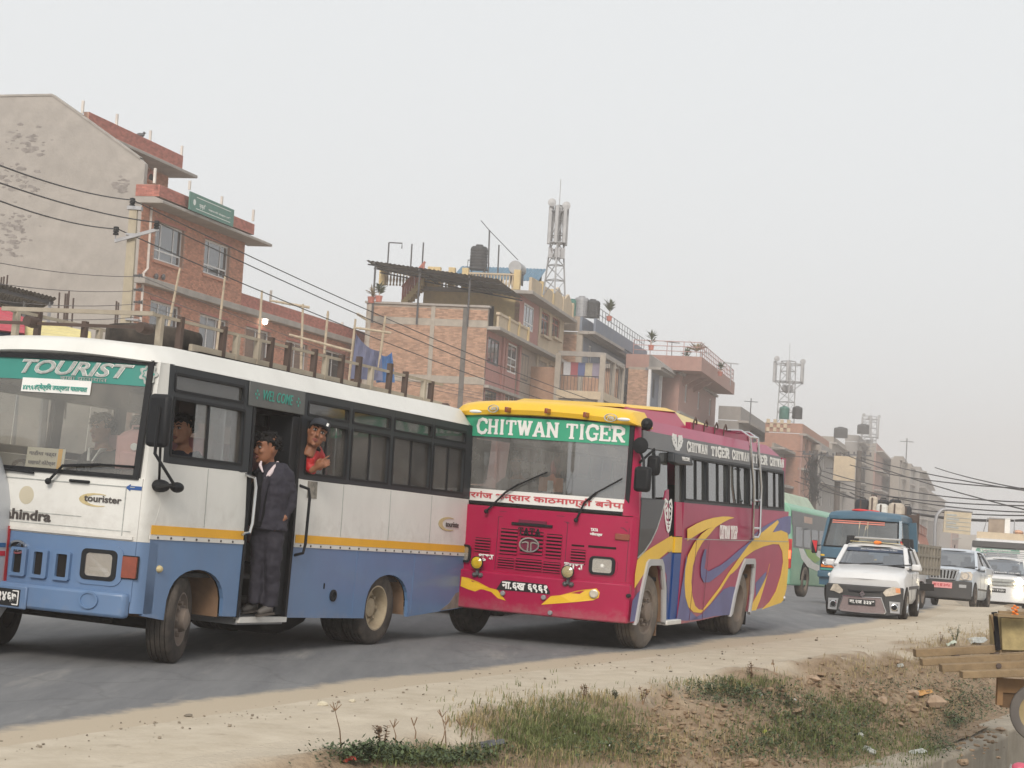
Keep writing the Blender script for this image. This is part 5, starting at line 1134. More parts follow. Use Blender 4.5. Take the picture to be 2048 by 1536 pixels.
(x0_,z0_),(x1_,z1_)=f6(500,115),f6(890,175); zz=(f6(700,140)[1]); sbox(mb:=MB(),x0_,x1_,zz-.022,zz+.012,0,.025,6); smap(mb,Rw).build('bonnet_slot',M_blk,rb,bevel=.006)
sbox(mb:=MB(),x0_+.09,x1_-.08,zz+.014,zz+.05,0,.012,4); smap(mb,Rw).build('bonnet_lip',M_rdk,rb)
xt,zt_=f6(690,245); slettering('TATA',rb,M_blk,Rw,xt-.02,zt_+.004,.30,.085,out=.03,slab=dict(thick=.22,serif=.9),depth=.008)
el=lambda rx,rz,n=28:[(xc+rx*cos(2*pi*k/n),zc+rz*sin(2*pi*k/n))for k in range(n)]
sframe(mb:=MB(),el(.135,.092),el(.115,.075),.02,.05); bd=smap(mb,Rw).build('badge_ring',M_chrome,rb); spoly(mb:=MB(),el(.12,.08),.015,.024); smap(mb,Rw).build('badge_disc',M_rdk,bd)
mb=MB()
for s_ in(1,-1):
 ribbon(mb,[((xc+s_*.012,zc-.075),(xc+s_*.035,zc-.070)),((xc+s_*.010,zc+.0),(xc+s_*.026,zc+.01)),((xc+s_*.012,zc+.035),(xc+s_*.035,zc+.022)),((xc+s_*.06,zc+.042),(xc+s_*.062,zc+.022)),((xc+s_*.105,zc+.025),(xc+s_*.105,zc+.01))],.024,.036)
smap(mb,Rw).build('badge_mark',M_chrome,bd)
for s_ in(1,-1):
 (x0_,z0_),(x1_,z1_)=f6(1268,595),f6(1470,475); cx,cz,hx,hz_=s_*(x0_+x1_)/2,(z0_+z1_)/2,(x1_-x0_)/2,(z1_-z0_)/2
 o_=lambda k,r:rrect(cx-hx*k,cx+hx*k,cz-hz_*k,cz+hz_*k,r)
 sframe(mb:=MB(),o_(1.3,.06),o_(.98,.03),0,.03); hl=smap(mb,Rw).build('headlight',M_blk,rb)
 spoly(mb:=MB(),o_(1,.03),.0,.006); smap(mb,Rw).build('reflector',M_refl,hl); spoly(mb:=MB(),o_(1,.03),.016,.02); smap(mb,Rw).build('lens',M_lamp,hl)
 smap(MB().ell((cx,cz,.01),.03,.03,.01),Rw).build('bulb',M_lw,hl)
 sframe(mb:=MB(),o_(1.5,.1),o_(1.3,.06),0,.012); smap(mb,Rw).build('lamp_surround',M_red,rb)
 (x0_,z0_),(x1_,z1_)=f6(1490,285),f6(1635,235); a_,b_=sorted((s_*x0_,s_*x1_)); z0_,z1_=sorted((z0_,z1_)); sbox(mb:=MB(),a_,b_,z0_,z1_,0,.025,2); sg=smap(mb,Rw).build('indicator',M_amber,rb,bevel=.008)
M_yl=glass('yellow_fog_glass',(.9,.7,.05),.1,.5,(.75,.55,.02),.1); M_cl=glass('warm_fog_glass',(.9,.85,.6),.1,.4,(.7,.62,.4),.1)
for k,(X,Yp,m,l)in enumerate(((203,505,M_yl,0),(1070,592,M_cl,1))):
 x,z=f6(X,Yp); c=Vector(Rw(x,z,.11)); f_=MB().lathe([(0,.06),(.05,.05),(.078,.0),(.082,-.03),(.074,-.03),(.07,-.01),(0,.0)],c,'y',20).build('fog_lamp',M_blk,rb)
 MB().lathe([(0,-.045),(.04,-.042),(.072,-.028),(.072,-.02),(0,-.02)],c,'y',18).build('lens',m,f_); MB().lathe([(0,-.018),(.07,-.018),(.07,-.012),(0,-.012)],c,'y',18).build('reflector',mat('fog_reflector',(.7,.5,.02)if k==0 else(.62,.56,.40),.3),f_)
 MB().box(c.x-.015,c.x+.015,c.y,c.y+.04,z-.15,z-.06).ell((c.x-.04,c.y+.03,z-.15),.034,.04,.03).ell((c.x+.04,c.y+.03,z-.15),.034,.04,.03).build('horn',M_dsteel,f_)
x,z=f6(248,490); slettering('शुभ',rb,M_lw,Rw,x,z,.22,.085,out=.004,bold=.03); x,z=f6(1090,575); slettering('लाभ',rb,M_lw,Rw,x,z,.24,.085,out=.004,bold=.03)
x,z=f6(1292,205); slettering('TATA',rb,M_lw,Rw,x,z,.09,.038,out=.004,bold=.05); x,z=f6(1308,245); slettering('मोटर्स',rb,M_lw,Rw,x,z-.01,.15,.045,out=.004,bold=.05)
pp=[f6(*p)for p in((372,762),(425,680),(470,672),(850,715),(882,780),(885,806))]
spoly(mb:=MB(),pp,.072,.082); npl=smap(mb,Rw).build('number_plate',M_plate,rb)
xl_,zl_=f6(640,790); slettering('ना.६ख ६९६१',npl,M_lw,Rw,xl_,zl_+.012,.60,.098,out=.083,bold=.035)
for p in([(800,908),(895,825),(980,818),(1140,775),(1220,762),(1330,752),(1362,790),(1352,840),(1300,865),(1100,885)],[(460,868),(380,765),(300,745),(200,690),(100,650),(40,640),(30,730),(100,760)]):
 spoly(mb:=MB(),[f6(*q)for q in p],.0715,.076); smap(mb,Rw).build('yellow_flash',M_ylw,rb)
for k,(X,Yp,r,m)in enumerate(((1310,803,.052,M_refl),(437,797,.03,M_steel),(828,838,.03,M_steel),(890,985,.028,M_steel),(1640,822,.025,M_blk))):
 x,z=f6(X,Yp); smap(MB().lathe([(r,0),(r,.03),(r*.8,.035),(0,.035)],(x,z,.07),'z',16),Rw).build('bumper_lamp' if k==0 else 'bolt',m,rb)
rings=[]
for z in(1.665,1.95,2.3,2.80):rings.append([(x,ryf(x,z)+.012,z)for x in[-1.15+2.3*i/18 for i in range(19)]])
MB().loft(rings,closed=False,cap=False).build('windscreen',M_rws,rb,smooth=True)
po=lambda z0,z1,x:[(-x+2*x*i/18,z0)for i in range(19)]+[(x,z0+(z1-z0)*i/4)for i in range(1,4)]+[(x-2*x*i/18,z1)for i in range(19)]+[(-x,z1-(z1-z0)*i/4)for i in range(1,4)]
sframe(mb:=MB(),po(1.661,2.79,1.185),po(1.69,2.76,1.135),-.02,.015); smap(mb,Rw).build('windscreen_seal',M_blk,rb)
bz0=f5(1660,550)[1]; bz0=2.50
sbox(mb:=MB(),-1.135,1.135,bz0,2.76,.001,.004,18); smap(mb,Rw).build('banner',M_grnf,rb)
xA,xB=f5(165,360)[0],f5(1590,450)[0]
slettering('CHITWAN TIGER',rb,M_lw,Rw,(xA+xB)/2,bz0+.035,xB-xA,.185,out=.0045,slab=dict(thick=.245,serif=.62),depth=.003)
sbox(mb:=MB(),-1.1,1.13,1.695,1.845,.001,.004,18); smap(mb,Rw).build('route_board',M_lw,rb)
M_lred=mat('letter_red',(.50,.06,.075),.6); xA,xB=f5(130,1000)[0],f5(1590,1100)[0]
slettering('वीरगंज भन्सार काठमाण्डौ बनेपा',rb,M_lred,Rw,(xA+xB)/2-.09,1.705,xB-xA+.2,.118,out=.0045,bold=.022)
x0_,z0_=f5(725,965); x1_,z1_=f5(965,845); sbox(mb:=MB(),x0_,x1_,z0_,z1_,-.10,-.09); o_=smap(mb,Rw).build('orange_box',mat('orange_card',(.60,.27,.13),.8),rb); spoly(mb:=MB(),[(x0_+.1,z1_),(x1_-.1,z1_),((x0_+x1_)/2+.02,z1_+.045)],-.10,-.09); smap(mb,Rw).build('box_flap',o_.data.materials[0],o_)
sbox(mb:=MB(),(x0_+x1_)/2-.04,(x0_+x1_)/2+.035,z0_,z1_-.04,-.089,-.085); smap(mb,Rw).build('bottle',M_lw,o_)
for A_ in(((270,1165),(450,985),(580,905),(845,790)),((1130,1250),(1210,1080),(1320,985),(1565,852))):
 P=[f5(*p)for p in A_]; wiper([(*P[0],.06),(*P[1],.05),(*P[2],.045),(P[1][0]+.05,P[1][1]+.03,.04),(*P[2],.03),(*P[3],.025)],parent=rb,Sf=Rw,r=.013)
for k in(0,1):a=[(220,1092),(1090,1165)][k]; x,z=f5(*a); spoly(mb:=MB(),[(x,z),(x+.12,z+.012),(x+.2,z-.005),(x+.1,z-.02),(x+.03,z-.018)],.0,.004)if False else None
rings=[]
for y,zt0,ov in((-.09,2.795,0),(-.11,2.85,.0),(-.05,2.93,0),(.10,2.98,0),(.5,3.0,0)):
 ring=[]
 for k in range(19):
  t=-1+k/9; a=abs(t); x=(rxs(2.75)+.015)*(a if a<.85 else.85+.15*sin((a-.85)/.15*pi/2))*(1 if t>0 else-1)
  e=2.755+.02*(1-a); zz=zt0-.06*a*a if a<.85 else e+(zt0-.045-e)*cos((a-.85)/.15*pi/2)
  ring.append((x,y+(ryf(x,2.8)+.04)*(1 if y<.3 else.5),max(zz,e)))
 ring+=[(rxs(2.75),ring[-1][1]+.05,2.74),(-rxs(2.75),ring[0][1]+.05,2.74)]
 rings.append(ring)
MB().loft(rings).build('roof_cap',M_ylw,rb,smooth=True)
for X,Yp in((497,195),(877,208),(1245,245)):x,z=f5(X,Yp); c=Vector(Rw(x,z,.17)); MB().box(c.x-.018,c.x+.018,c.y-.02,c.y+.12,c.z-.035,c.z+.03).build('roof_marker',M_amber,rb,bevel=.008)
for X,Yp in((200,215),(1615,292)):x,z=f5(X,Yp); c=Vector(Rw(x,z,.165)); MB().ell(c,.085,.03,.022).build('roof_lamp',M_lw,rb)
for X,Yp,s_ in((357,185,'जय'),(1478,272,'786')):
 x,z=f5(X,Yp); mp_=lambda a,b,o:(a,ryf(a,2.8)-.105-o+(b-z)*.25,b); sframe(mb:=MB(),[(x+.075*cos(t),z+.05*sin(t))for t in[2*pi*k/24 for k in range(24)]],[(x+.066*cos(t),z+.042*sin(t))for t in[2*pi*k/24 for k in range(24)]],.0,.03); smap(mb,mp_).build('roof_badge',M_lgrey,rb)
 slettering(s_,rb,M_lgrey,mp_,x,z-.025,.085,.05,out=.012,bold=.02)
rings=[]
for y,dz in((.42,0),(3,0),(6.4,0),(6.65,-.03),(6.78,-.12)):
 X=rxs(2.75)+.005; ring=[]
 for k in range(17):
  t=-1+k/8; a=abs(t); x=X*(a if a<.86 else.86+.14*sin((a-.86)/.14*pi/2))*(1 if t>0 else-1); e=2.70; zz=2.90+dz-.05*a*a if a<.86 else e+(2.90+dz-.037-e)*cos((a-.86)/.14*pi/2); ring.append((x,y,max(zz,e)))
 rings.append(ring+[(X-.04,y,2.69),(-X+.04,y,2.69)])
MB().loft(rings).build('roof',M_redd,rb,smooth=True)
MB().hexa([(-.75,.55,2.85),(.95,.55,2.85),(.95,2.9,2.86),(-.75,2.9,2.86),(-.65,.7,3.02),(.78,.7,3.02),(.78,2.75,3.10),(-.65,2.75,3.10)]).build('roof_hump',M_red,rb,bevel=.03)
MB().hexa([(-.7,.6,3.0),(.80,.6,3.0),(.82,2.75,3.09),(-.7,2.75,3.09),(-.6,.7,3.05),(.66,.7,3.05),(.66,2.7,3.14),(-.6,2.7,3.14)]).build('roof_hump',M_ylw,rb,bevel=.02)
MB().hexa([(-.75,2.8,2.86),(.95,2.8,2.86),(.9,5.9,2.86),(-.75,5.9,2.86),(-.6,2.8,3.13),(.66,2.8,3.13),(.6,5.6,3.0),(-.6,5.6,3.0)]).build('luggage_hump',M_ylwp,rb,bevel=.03)
MB().box(.92,1.0,2.8,5.9,2.85,2.97).build('hump_skirt',M_redd,rb)
for y in(2.95,3.45,3.95,4.4,5.7):tubef(rb,'tie_hook',[(1.0,y-.06,2.88),(1.01,y-.06,2.99),(1.01,y,3.04),(1.01,y+.06,2.99),(1.01,y+.06,2.95)],.013,M_brown,6)
frontp=[(.06,.40),(.17,.42)]; AR1=[(.20,.38),(.30,.70),(.45,1.03),(.52,1.06),(.92,1.06),(.99,1.0),(1.12,.75),(1.20,.34)]
AR2=[(4.30,.36),(4.42,.62),(4.62,.92),(4.80,1.06),(5.22,1.06),(5.27,1.0),(5.27,.62),(5.18,.36)]
for Sx,near in((Rn,1),(Rfar,0)):
 if near:
  spoly(mb:=MB(),[(.06,.38)]+AR1+[(1.26,.33),(1.21,2.0),(1.21,1.63),(.82,1.62),(.75,1.55),(.45,1.28),(.06,1.16)][:1]+[(1.24,1.40),(.52,1.38),(.06,1.18)],-.04,0); smap(mb,Sx).build('side_panel',M_redd,rb)
  spoly(mb:=MB(),[(.52,1.38),(1.24,1.40),(1.21,2.02),(1.10,2.0),(1.03,1.85),(.92,1.72)],-.04,.001); smap(mb,Sx).build('side_panel',M_redd,rb)
  spoly(mb:=MB(),[(1.84,.29),(2.83,.31)]+AR2+[(7.05,.45),(7.24,1.40),(7.24,1.87),(1.84,1.87)],-.04,0); smap(mb,Sx).build('side_panel',M_redd,rb)
 else:spoly(mb:=MB(),[(.06,.38)]+AR1+AR2+[(7.05,.45),(7.24,1.40),(7.24,1.87),(.06,1.87)],-.04,0); smap(mb,Sx).build('side_panel',M_redd,rb)
 wlist=[(1.88,2.84),(2.89,3.87),(3.92,4.92),(4.97,5.91),(5.96,6.88)]
 H_=[(a,b,1.91,2.46)for a,b in wlist]
 sgrid(mb:=MB(),1.84,6.98,1.87,2.50,H_,-.05,.003); smap(mb,Sx).build('window_band',M_frame,rb)
 spoly(mb:=MB(),[(.2,2.5),(6.9,2.5),(6.75,2.71),(.2,2.71)],-.04,.002); smap(mb,Sx).build('letter_band',M_gband,rb)
 for(a,b,lo,hi)in H_:
  md=a+(b-a)*.52; sframe(mb:=MB(),rrect(a-.01,b+.01,lo-.01,hi+.01,.02),rrect(a+.015,b-.015,lo+.015,hi-.015,.015),.0035,.012); sbox(mb,md-.012,md+.012,lo,hi,-.02,.002); f_=smap(mb,Sx).build('window',M_blk,rb)
  for k,(p,q)in enumerate(((a,md),(md,b))):sbox(mb:=MB(),p,q,lo,hi,-.022-.01*k,-.017-.01*k); smap(mb,Sx).build('pane',M_rsg,f_)
 spoly(mb:=MB(),[(.13,1.86),(.62,1.88),(.62,2.49),(.13,2.49)],-.02,-.012); q=smap(mb,Sx).build('quarter_window',M_rsg,rb); spoly(mb:=MB(),[(.66,1.9),(1.19,1.92),(1.17,2.49),(.66,2.49)],-.02,-.012); smap(mb,Sx).build('quarter_window',M_rsg,rb)
 sbox(mb:=MB(),.615,.665,1.86,2.5,-.03,.004); sbox(mb,.11,1.2,1.845,1.885,-.03,.004); smap(mb,Sx).build('window_bar',M_frame,rb)['kind']='stuff'
spoly(mb:=MB(),[(.065,1.16),(.30,1.24),(.52,1.36),(.72,1.52),(.92,1.72),(1.05,1.88),(.13,1.86),(.065,1.5)],.0015,.006); smap(mb,Rn).build('black_panel',mat('gloss_black',(.022,.023,.026),.3,var=.1,spec=.3),rb)
pts=[(.065,1.155),(.30,1.235),(.52,1.355),(.72,1.515),(.92,1.715),(1.05,1.88)]; mb=MB(); ribbon(mb,[((p[0]+.006,p[1]-.008),(p[0]-.006,p[1]+.008))for p in pts],.003,.009); smap(mb,Rn).build('panel_edge',M_lgrey,rb)
MB().box(1.0,1.2,1.25,1.30,.33,2.5).box(.75,.8,1.25,1.84,.3,2.5).build('door_recess',M_chas,rb)
for z0,z1,m in((1.43,1.87,M_red),(1.22,1.42,M_ylw),(.36,1.21,M_dblue)):sbox(mb:=MB(),1.545,1.835,z0,z1,-.035,-.015); smap(mb,Rn).build('door_leaf',m,rb); sbox(mb:=MB(),1.255,1.535,z0,min(z1,1.42),-.05,-.03)if z0<1.43 else None; (smap(mb,Rn).build('door_leaf',m,rb)if z0<1.43 else None)
sbox(mb:=MB(),1.56,1.82,1.87,2.46,-.04,-.03); smap(mb,Rn).build('door_glass',M_sgd,rb)
sbox(mb:=MB(),1.255,1.84,.30,.36,-.2,.05); smap(mb,Rn).build('step',M_alu,rb,bevel=.01)
spoly(mb:=MB(),[(1.12,2.36),(1.3,2.34),(1.95,2.36),(1.85,2.49),(1.15,2.49)],.0,.10); smap(mb,Rn).build('door_visor',M_frame,rb,bevel=.02); slettering('WELCOME',rb,M_lw,Rn,1.6,2.405,.32,.05,out=.10,bold=.02)
def gfx(prs,m,zf=z8,name='side_stripe',o=.004):mb=MB(); ribbon(mb,[(zf(*p),zf(*q))for p,q in prs],.0012,o); return smap(mb,Rn).build(name,m,rb)
gfx([((215,870),(190,1075)),((260,800),(225,1068)),((300,760),(250,1055))],M_navy,name='blue_swirl',o=.003)
gfx([((480,475),(540,620)),((590,395),(560,900))],M_navy,name='blue_swirl',o=.003)
gfx([((640,1050),(735,430)),((690,1060),(740,560)),((730,1062),(720,840)),((850,1045),(760,960))],M_navy,name='blue_swirl',o=.003)
gfx([((760,1060),(880,1000)),((860,1048),(960,910)),((1000,1018),(1090,760)),((1100,1010),(1150,735)),((1165,1005),(1208,738))],M_navy,name='blue_swirl',o=.003)
gfx([((910,375),(925,378)),((880,470),(915,500)),((870,560),(905,560)),((872,640),(945,590)),((900,695),(1000,560)),((950,695),(1060,530)),((1050,620),(1140,470)),((1180,500),(1230,390)),((1290,420),(1320,320)),((1370,330),(1390,250))],M_navy,name='blue_swirl',o=.003)
gfx([((1330,330),(1380,240)),((1420,260),(1470,160)),((1500,200),(1600,90)),((1600,120),(1680,62)),((1560,235),(1735,58)),((1650,200),(1735,140)),((1718,235),(1732,220))],M_navy,name='blue_swirl',o=.003)
gfx([((1395,700),(1400,830)),((1440,650),(1440,770)),((1500,590),(1490,660))],M_navy,name='blue_swirl',o=.003)
gfx([((235,750),(240,620)),((330,600),(262,480)),((380,490),(300,430)),((470,470),(390,365)),((540,410),(480,310)),((592,365),(592,245))],M_ylw)
gfx([((742,295),(742,182)),((860,220),(830,130)),((945,175),(900,100)),((1010,165),(990,75)),((1080,122),(1080,62)),((1140,90),(1140,63)),((1188,76),(1188,72))],M_ylw)
gfx([((945,178),(1010,165)),((880,230),(950,240)),((810,315),(885,310)),((750,430),(830,410)),((722,560),(792,540)),((714,700),(778,690)),((722,830),(788,830)),((750,930),(815,920)),((800,980),(850,955)),((870,988),(890,958)),((960,900),(945,880)),((1060,765),(1045,750)),((1150,622),(1138,600)),((1180,600),(1190,530)),((1220,560),(1260,430)),((1290,455),(1330,335))],M_ylw,o=.0045)
gfx([((1290,455),(1330,335)),((1380,390),(1420,240)),((1470,350),(1500,225)),((1560,327),(1560,215)),((1620,330),(1640,195)),((1652,400),(1700,220)),((1660,500),(1716,330)),((1640,620),(1708,560)),((1590,780),(1692,750)),((1530,880),(1665,860)),((1455,955),(1640,890))],M_ylw,o=.005)
gfx([((1420,245),(1530,255)),((1520,165),(1560,210)),((1608,97),(1618,118))],M_ylw,o=.0055)
gfx([((1330,970),(1400,962)),((1370,890),(1440,860)),((1440,760),(1480,730)),((1510,620),(1515,600)),((1530,520),(1532,515))],M_ylw)
y,z=z7(1130,1335); slettering('CHITWAN TIGER',rb,M_lw,Rn,y,z,.86,.19,out=.005,slab=dict(thick=.22,serif=.5),depth=.003)
for s_,X0,Y0,X1,Y1 in(('CHITWAN',735,440,930,480),('TIGER',965,480,1140,510),('CHITWAN',1168,515,1330,550),('TIGER',1360,560,1505,585),('CHITWAN',1530,590,1665,612)):
 (a,_),(b,_)=z7(X0,Y0),z7(X1,Y1); slettering(s_,rb,M_lw,Rn,(a+b)/2,2.545,b-a,.125,out=.003,slab=dict(thick=.24,serif=.55),depth=.003)
def tiger(parent,y,z,w_,h_,m,out):
 mb=MB(); n=[0]
 def st(p,q,t=.06):
  P,Q=Vector((y+p[0]*w_,z+p[1]*h_)),Vector((y+q[0]*w_,z+q[1]*h_)); d=(Q-P).normalized(); k=Vector((-d.y,d.x))*t*w_/2; n[0]+=1
  mb.prism([tuple(P-k),tuple(Q-k*.6),tuple(Q+k*.6),tuple(P+k)],'z',out,out+.002+.0002*n[0])
 for s_ in(1,-1):
  for p,q,t in(((.1,.5),(.4,.62),.16),((.4,.62),(.5,.4),.16),((.5,.4),(.42,.0),.14),((.42,0),(.2,-.4),.14),((.2,-.4),(0,-.52),.16),((.08,.3),(.3,.2),.14),((.2,.42),(.38,.34),.1),((.28,.0),(.42,.1),.1),((.12,-.05),(.1,.25),.1),((.06,-.2),(.25,-.16),.12),((.05,-.32),(.2,-.28),.1)):st((s_*p[0],p[1]),(s_*q[0],q[1]),t)
 smap(mb,Rn).build('cat_emblem',m,parent)
y,z=z7(557,1125); tiger(rb,y,z,.30,.36,M_lw,.003); y,z=z7(645,415); tiger(rb,y,z,.42,.15,M_lw,.003)
for yy in(2.32,2.9):fl_=[(yy,.32),(yy+.08,1.38)]; mb=MB(); ribbon(mb,[((p[0]-.006,p[1]),(p[0]+.006,p[1]))for p in fl_],.0055,.0075); smap(mb,Rn).build('hatch_gap',M_rdk,rb)
sbox(mb:=MB(),1.86,7.22,1.395,1.405,.0055,.0075); smap(mb,Rn).build('side_crease',M_lgrey,rb)
for AR in(AR1,AR2):
 c=Vector((sum(p[0]for p in AR)/8,.6)); out_=[tuple(c+(Vector(p)-c)*1.17)for p in AR]; mb=MB(); ribbon(mb,list(zip(AR,out_)),-.02,.03); smap(mb,Rn).build('arch_trim',M_arch,rb)
 mb=MB(); mb.loft([[(p[0],p[1],o)for p in AR]for o in(-.02,-.6)],closed=False,cap=False); smap(mb,Rn).build('wheel_well',M_rust,rb,smooth=True); mb=MB(); mb.loft([[(p[0],p[1],o)for p in AR]for o in(-.02,-.6)],closed=False,cap=False); smap(mb,Rfar).build('wheel_well',M_chas,rb)
yl0,yl1=hq(1483,885)[0],hq(1499,890)[0]; za_,zb_=2.86,hq(1499,1073)[1]
yb0,yb1=hq(1493,1072)[0],hq(1507,1072)[0]
L0=[(.75,yl0-.05,2.96),(1.2,yl0,2.97),(1.33,yl0,2.90),(RX+.09,(yl0+yb0)/2,2.2),(RX+.09,yb0,zb_+.06),(RX+.08,yb0+.05,zb_)]
L1=[(.75,yl1-.05,2.96),(1.2,yl1,2.97),(1.33,yl1,2.90),(RX+.09,(yl1+yb1)/2,2.2),(RX+.09,yb1,zb_+.06),(RX+.08,yb1-.05,zb_)]
ld=MB().tube(L0,.022,8).tube(L1,.022,8).tube([L0[-1],L1[-1]],.022,8).build('ladder',M_chrome,rb,smooth=True)
for t in(0,.33,.66,.95):
 P=Vector(L0[2]).lerp(Vector(L0[4]),t); Q=Vector(L1[2]).lerp(Vector(L1[4]),t); tubef(ld,'rung',[P,Q],.018,M_chrome,6)
for(u0,v0,u1,v1,yy)in((1270,932,1300,985,-.35),(1296,910,1319,952,.15)):
 p,q=hit(MR,u0,v0,1,yy),hit(MR,u1,v1,1,yy); cx,cz=(p.x+q.x)/2,(p.z+q.z)/2; hx,hz_=abs(q.x-p.x)/2,abs(q.z-p.z)/2
 m_=MB().box(cx-hx,cx+hx,yy-.05,yy+.06,cz-hz_,cz+hz_).build('mirror',M_blk,rb,bevel=.045); tubef(m_,'mirror_arm',[(cx,yy+.02,cz+hz_*.9),(cx-.02,yy+.05,cz+hz_+.08),(1.25,.06,2.45 if yy<0 else 2.3)],.016,M_blk)
p=hit(MR,1281,891,1,-.12); rm=MB().lathe([(0,-.03),(.09,-.02),(.1,.0),(.06,.05),(0,.05)],(p.x,-.12,p.z),'y',18).build('round_mirror',M_blk,rb); tubef(rm,'mirror_arm',[(p.x,-.1,p.z),(1.2,.0,2.55)],.014,M_blk)
p=hit(MR,1294,848,1,.0); MB().ell((p.x,.0,p.z),.075,.075,.075).build('side_lamp',M_blk,rb)
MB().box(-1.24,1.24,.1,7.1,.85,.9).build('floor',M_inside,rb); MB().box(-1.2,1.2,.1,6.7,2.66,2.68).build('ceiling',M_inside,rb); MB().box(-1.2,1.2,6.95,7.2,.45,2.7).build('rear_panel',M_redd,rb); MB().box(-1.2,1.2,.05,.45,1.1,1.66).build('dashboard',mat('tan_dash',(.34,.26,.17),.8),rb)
M_seatb=mat('dark_seat',(.06,.065,.08),.85); s0=None
for y in(1.0,2.1,2.95,3.8,4.65,5.5,6.3):
 for x in(-.9,-.45,.45,.9):
  if y==1.0 and x>0:continue
  mb=MB().box(x-.2,x+.2,y,y+.42,1.2,1.3).hexa([(x-.2,y+.42,1.3),(x+.2,y+.42,1.3),(x+.2,y+.52,1.3),(x-.2,y+.52,1.3),(x-.16,y+.56,2.1),(x+.16,y+.56,2.1),(x+.16,y+.62,2.1),(x-.16,y+.62,2.1)])
  if s0 is None:s0=mb.build('seat',M_seatb,rb,bevel=.03); sx,sy=x,y
  else:d=s0.copy(); COL.objects.link(d); adopt(d,rb); d.location=(x-sx,y-sy,0)
st=empty('steering_wheel'); adopt(st,rb); st.location=(-.55,.6,1.75); st.rotation_euler=(radians(-30),0,0)
MB().lathe([(.23,-.018),(.255,0),(.23,.018),(.21,0),(.23,-.018)],n=28).bar((-.2,0,0),(.2,0,0),.03).build('rim',M_lgrey,st)
MB().box(-1.0,1.0,.1,.3,.38,.5).box(-.45,-.35,.3,6.9,.5,.75).box(.35,.45,.3,6.9,.5,.75).build('chassis_rails',M_chas,rb)['kind']='stuff'; MB().box(-1.1,1.1,.2,7.0,.6,.84).build('underbody',M_chas,rb)
MB().tube([(-1,4.78,.5),(1,4.78,.5)],.1).ell((0,4.78,.48),.24,.26,.24).build('rear_axle',M_chas,rb); MB().box(-1.0,1.0,.6,.75,.38,.5).build('front_axle',M_chas,rb)
gr=lambda x,y:y*RPIT+x*RCAM
R_=.46
wheel(rb,1.13,.70,R_+gr(1.13,.7),R_,.26,1,M_rubd,M_rimg,steer=-.03,deep=.0,hubout=.07,nuts=10); wheel(rb,-1.13,.70,R_+gr(-1.13,.7),R_,.26,-1,M_rub,M_rimg,deep=0,hubout=.15)
wheel(rb,1.14,4.80,R_+gr(1.14,4.8),R_,.26,1,M_rubd,M_rimg,dual=True,deep=.17); wheel(rb,-1.14,4.80,R_+gr(-1.14,4.8),R_,.26,-1,M_rub,M_rimg,dual=True,deep=.17)
MB().box(1.0,1.24,1.16,1.2,.16,.55).build('mud_flap',M_rust,rb); MB().box(.9,1.24,5.3,5.34,.16,.5).build('mud_flap',M_chas,rb)
tubef(rb,'exhaust_pipe',[(.8,6.5,.4),(1.2,7.15,.5),(1.33,7.2,.52)],.04,M_steel)
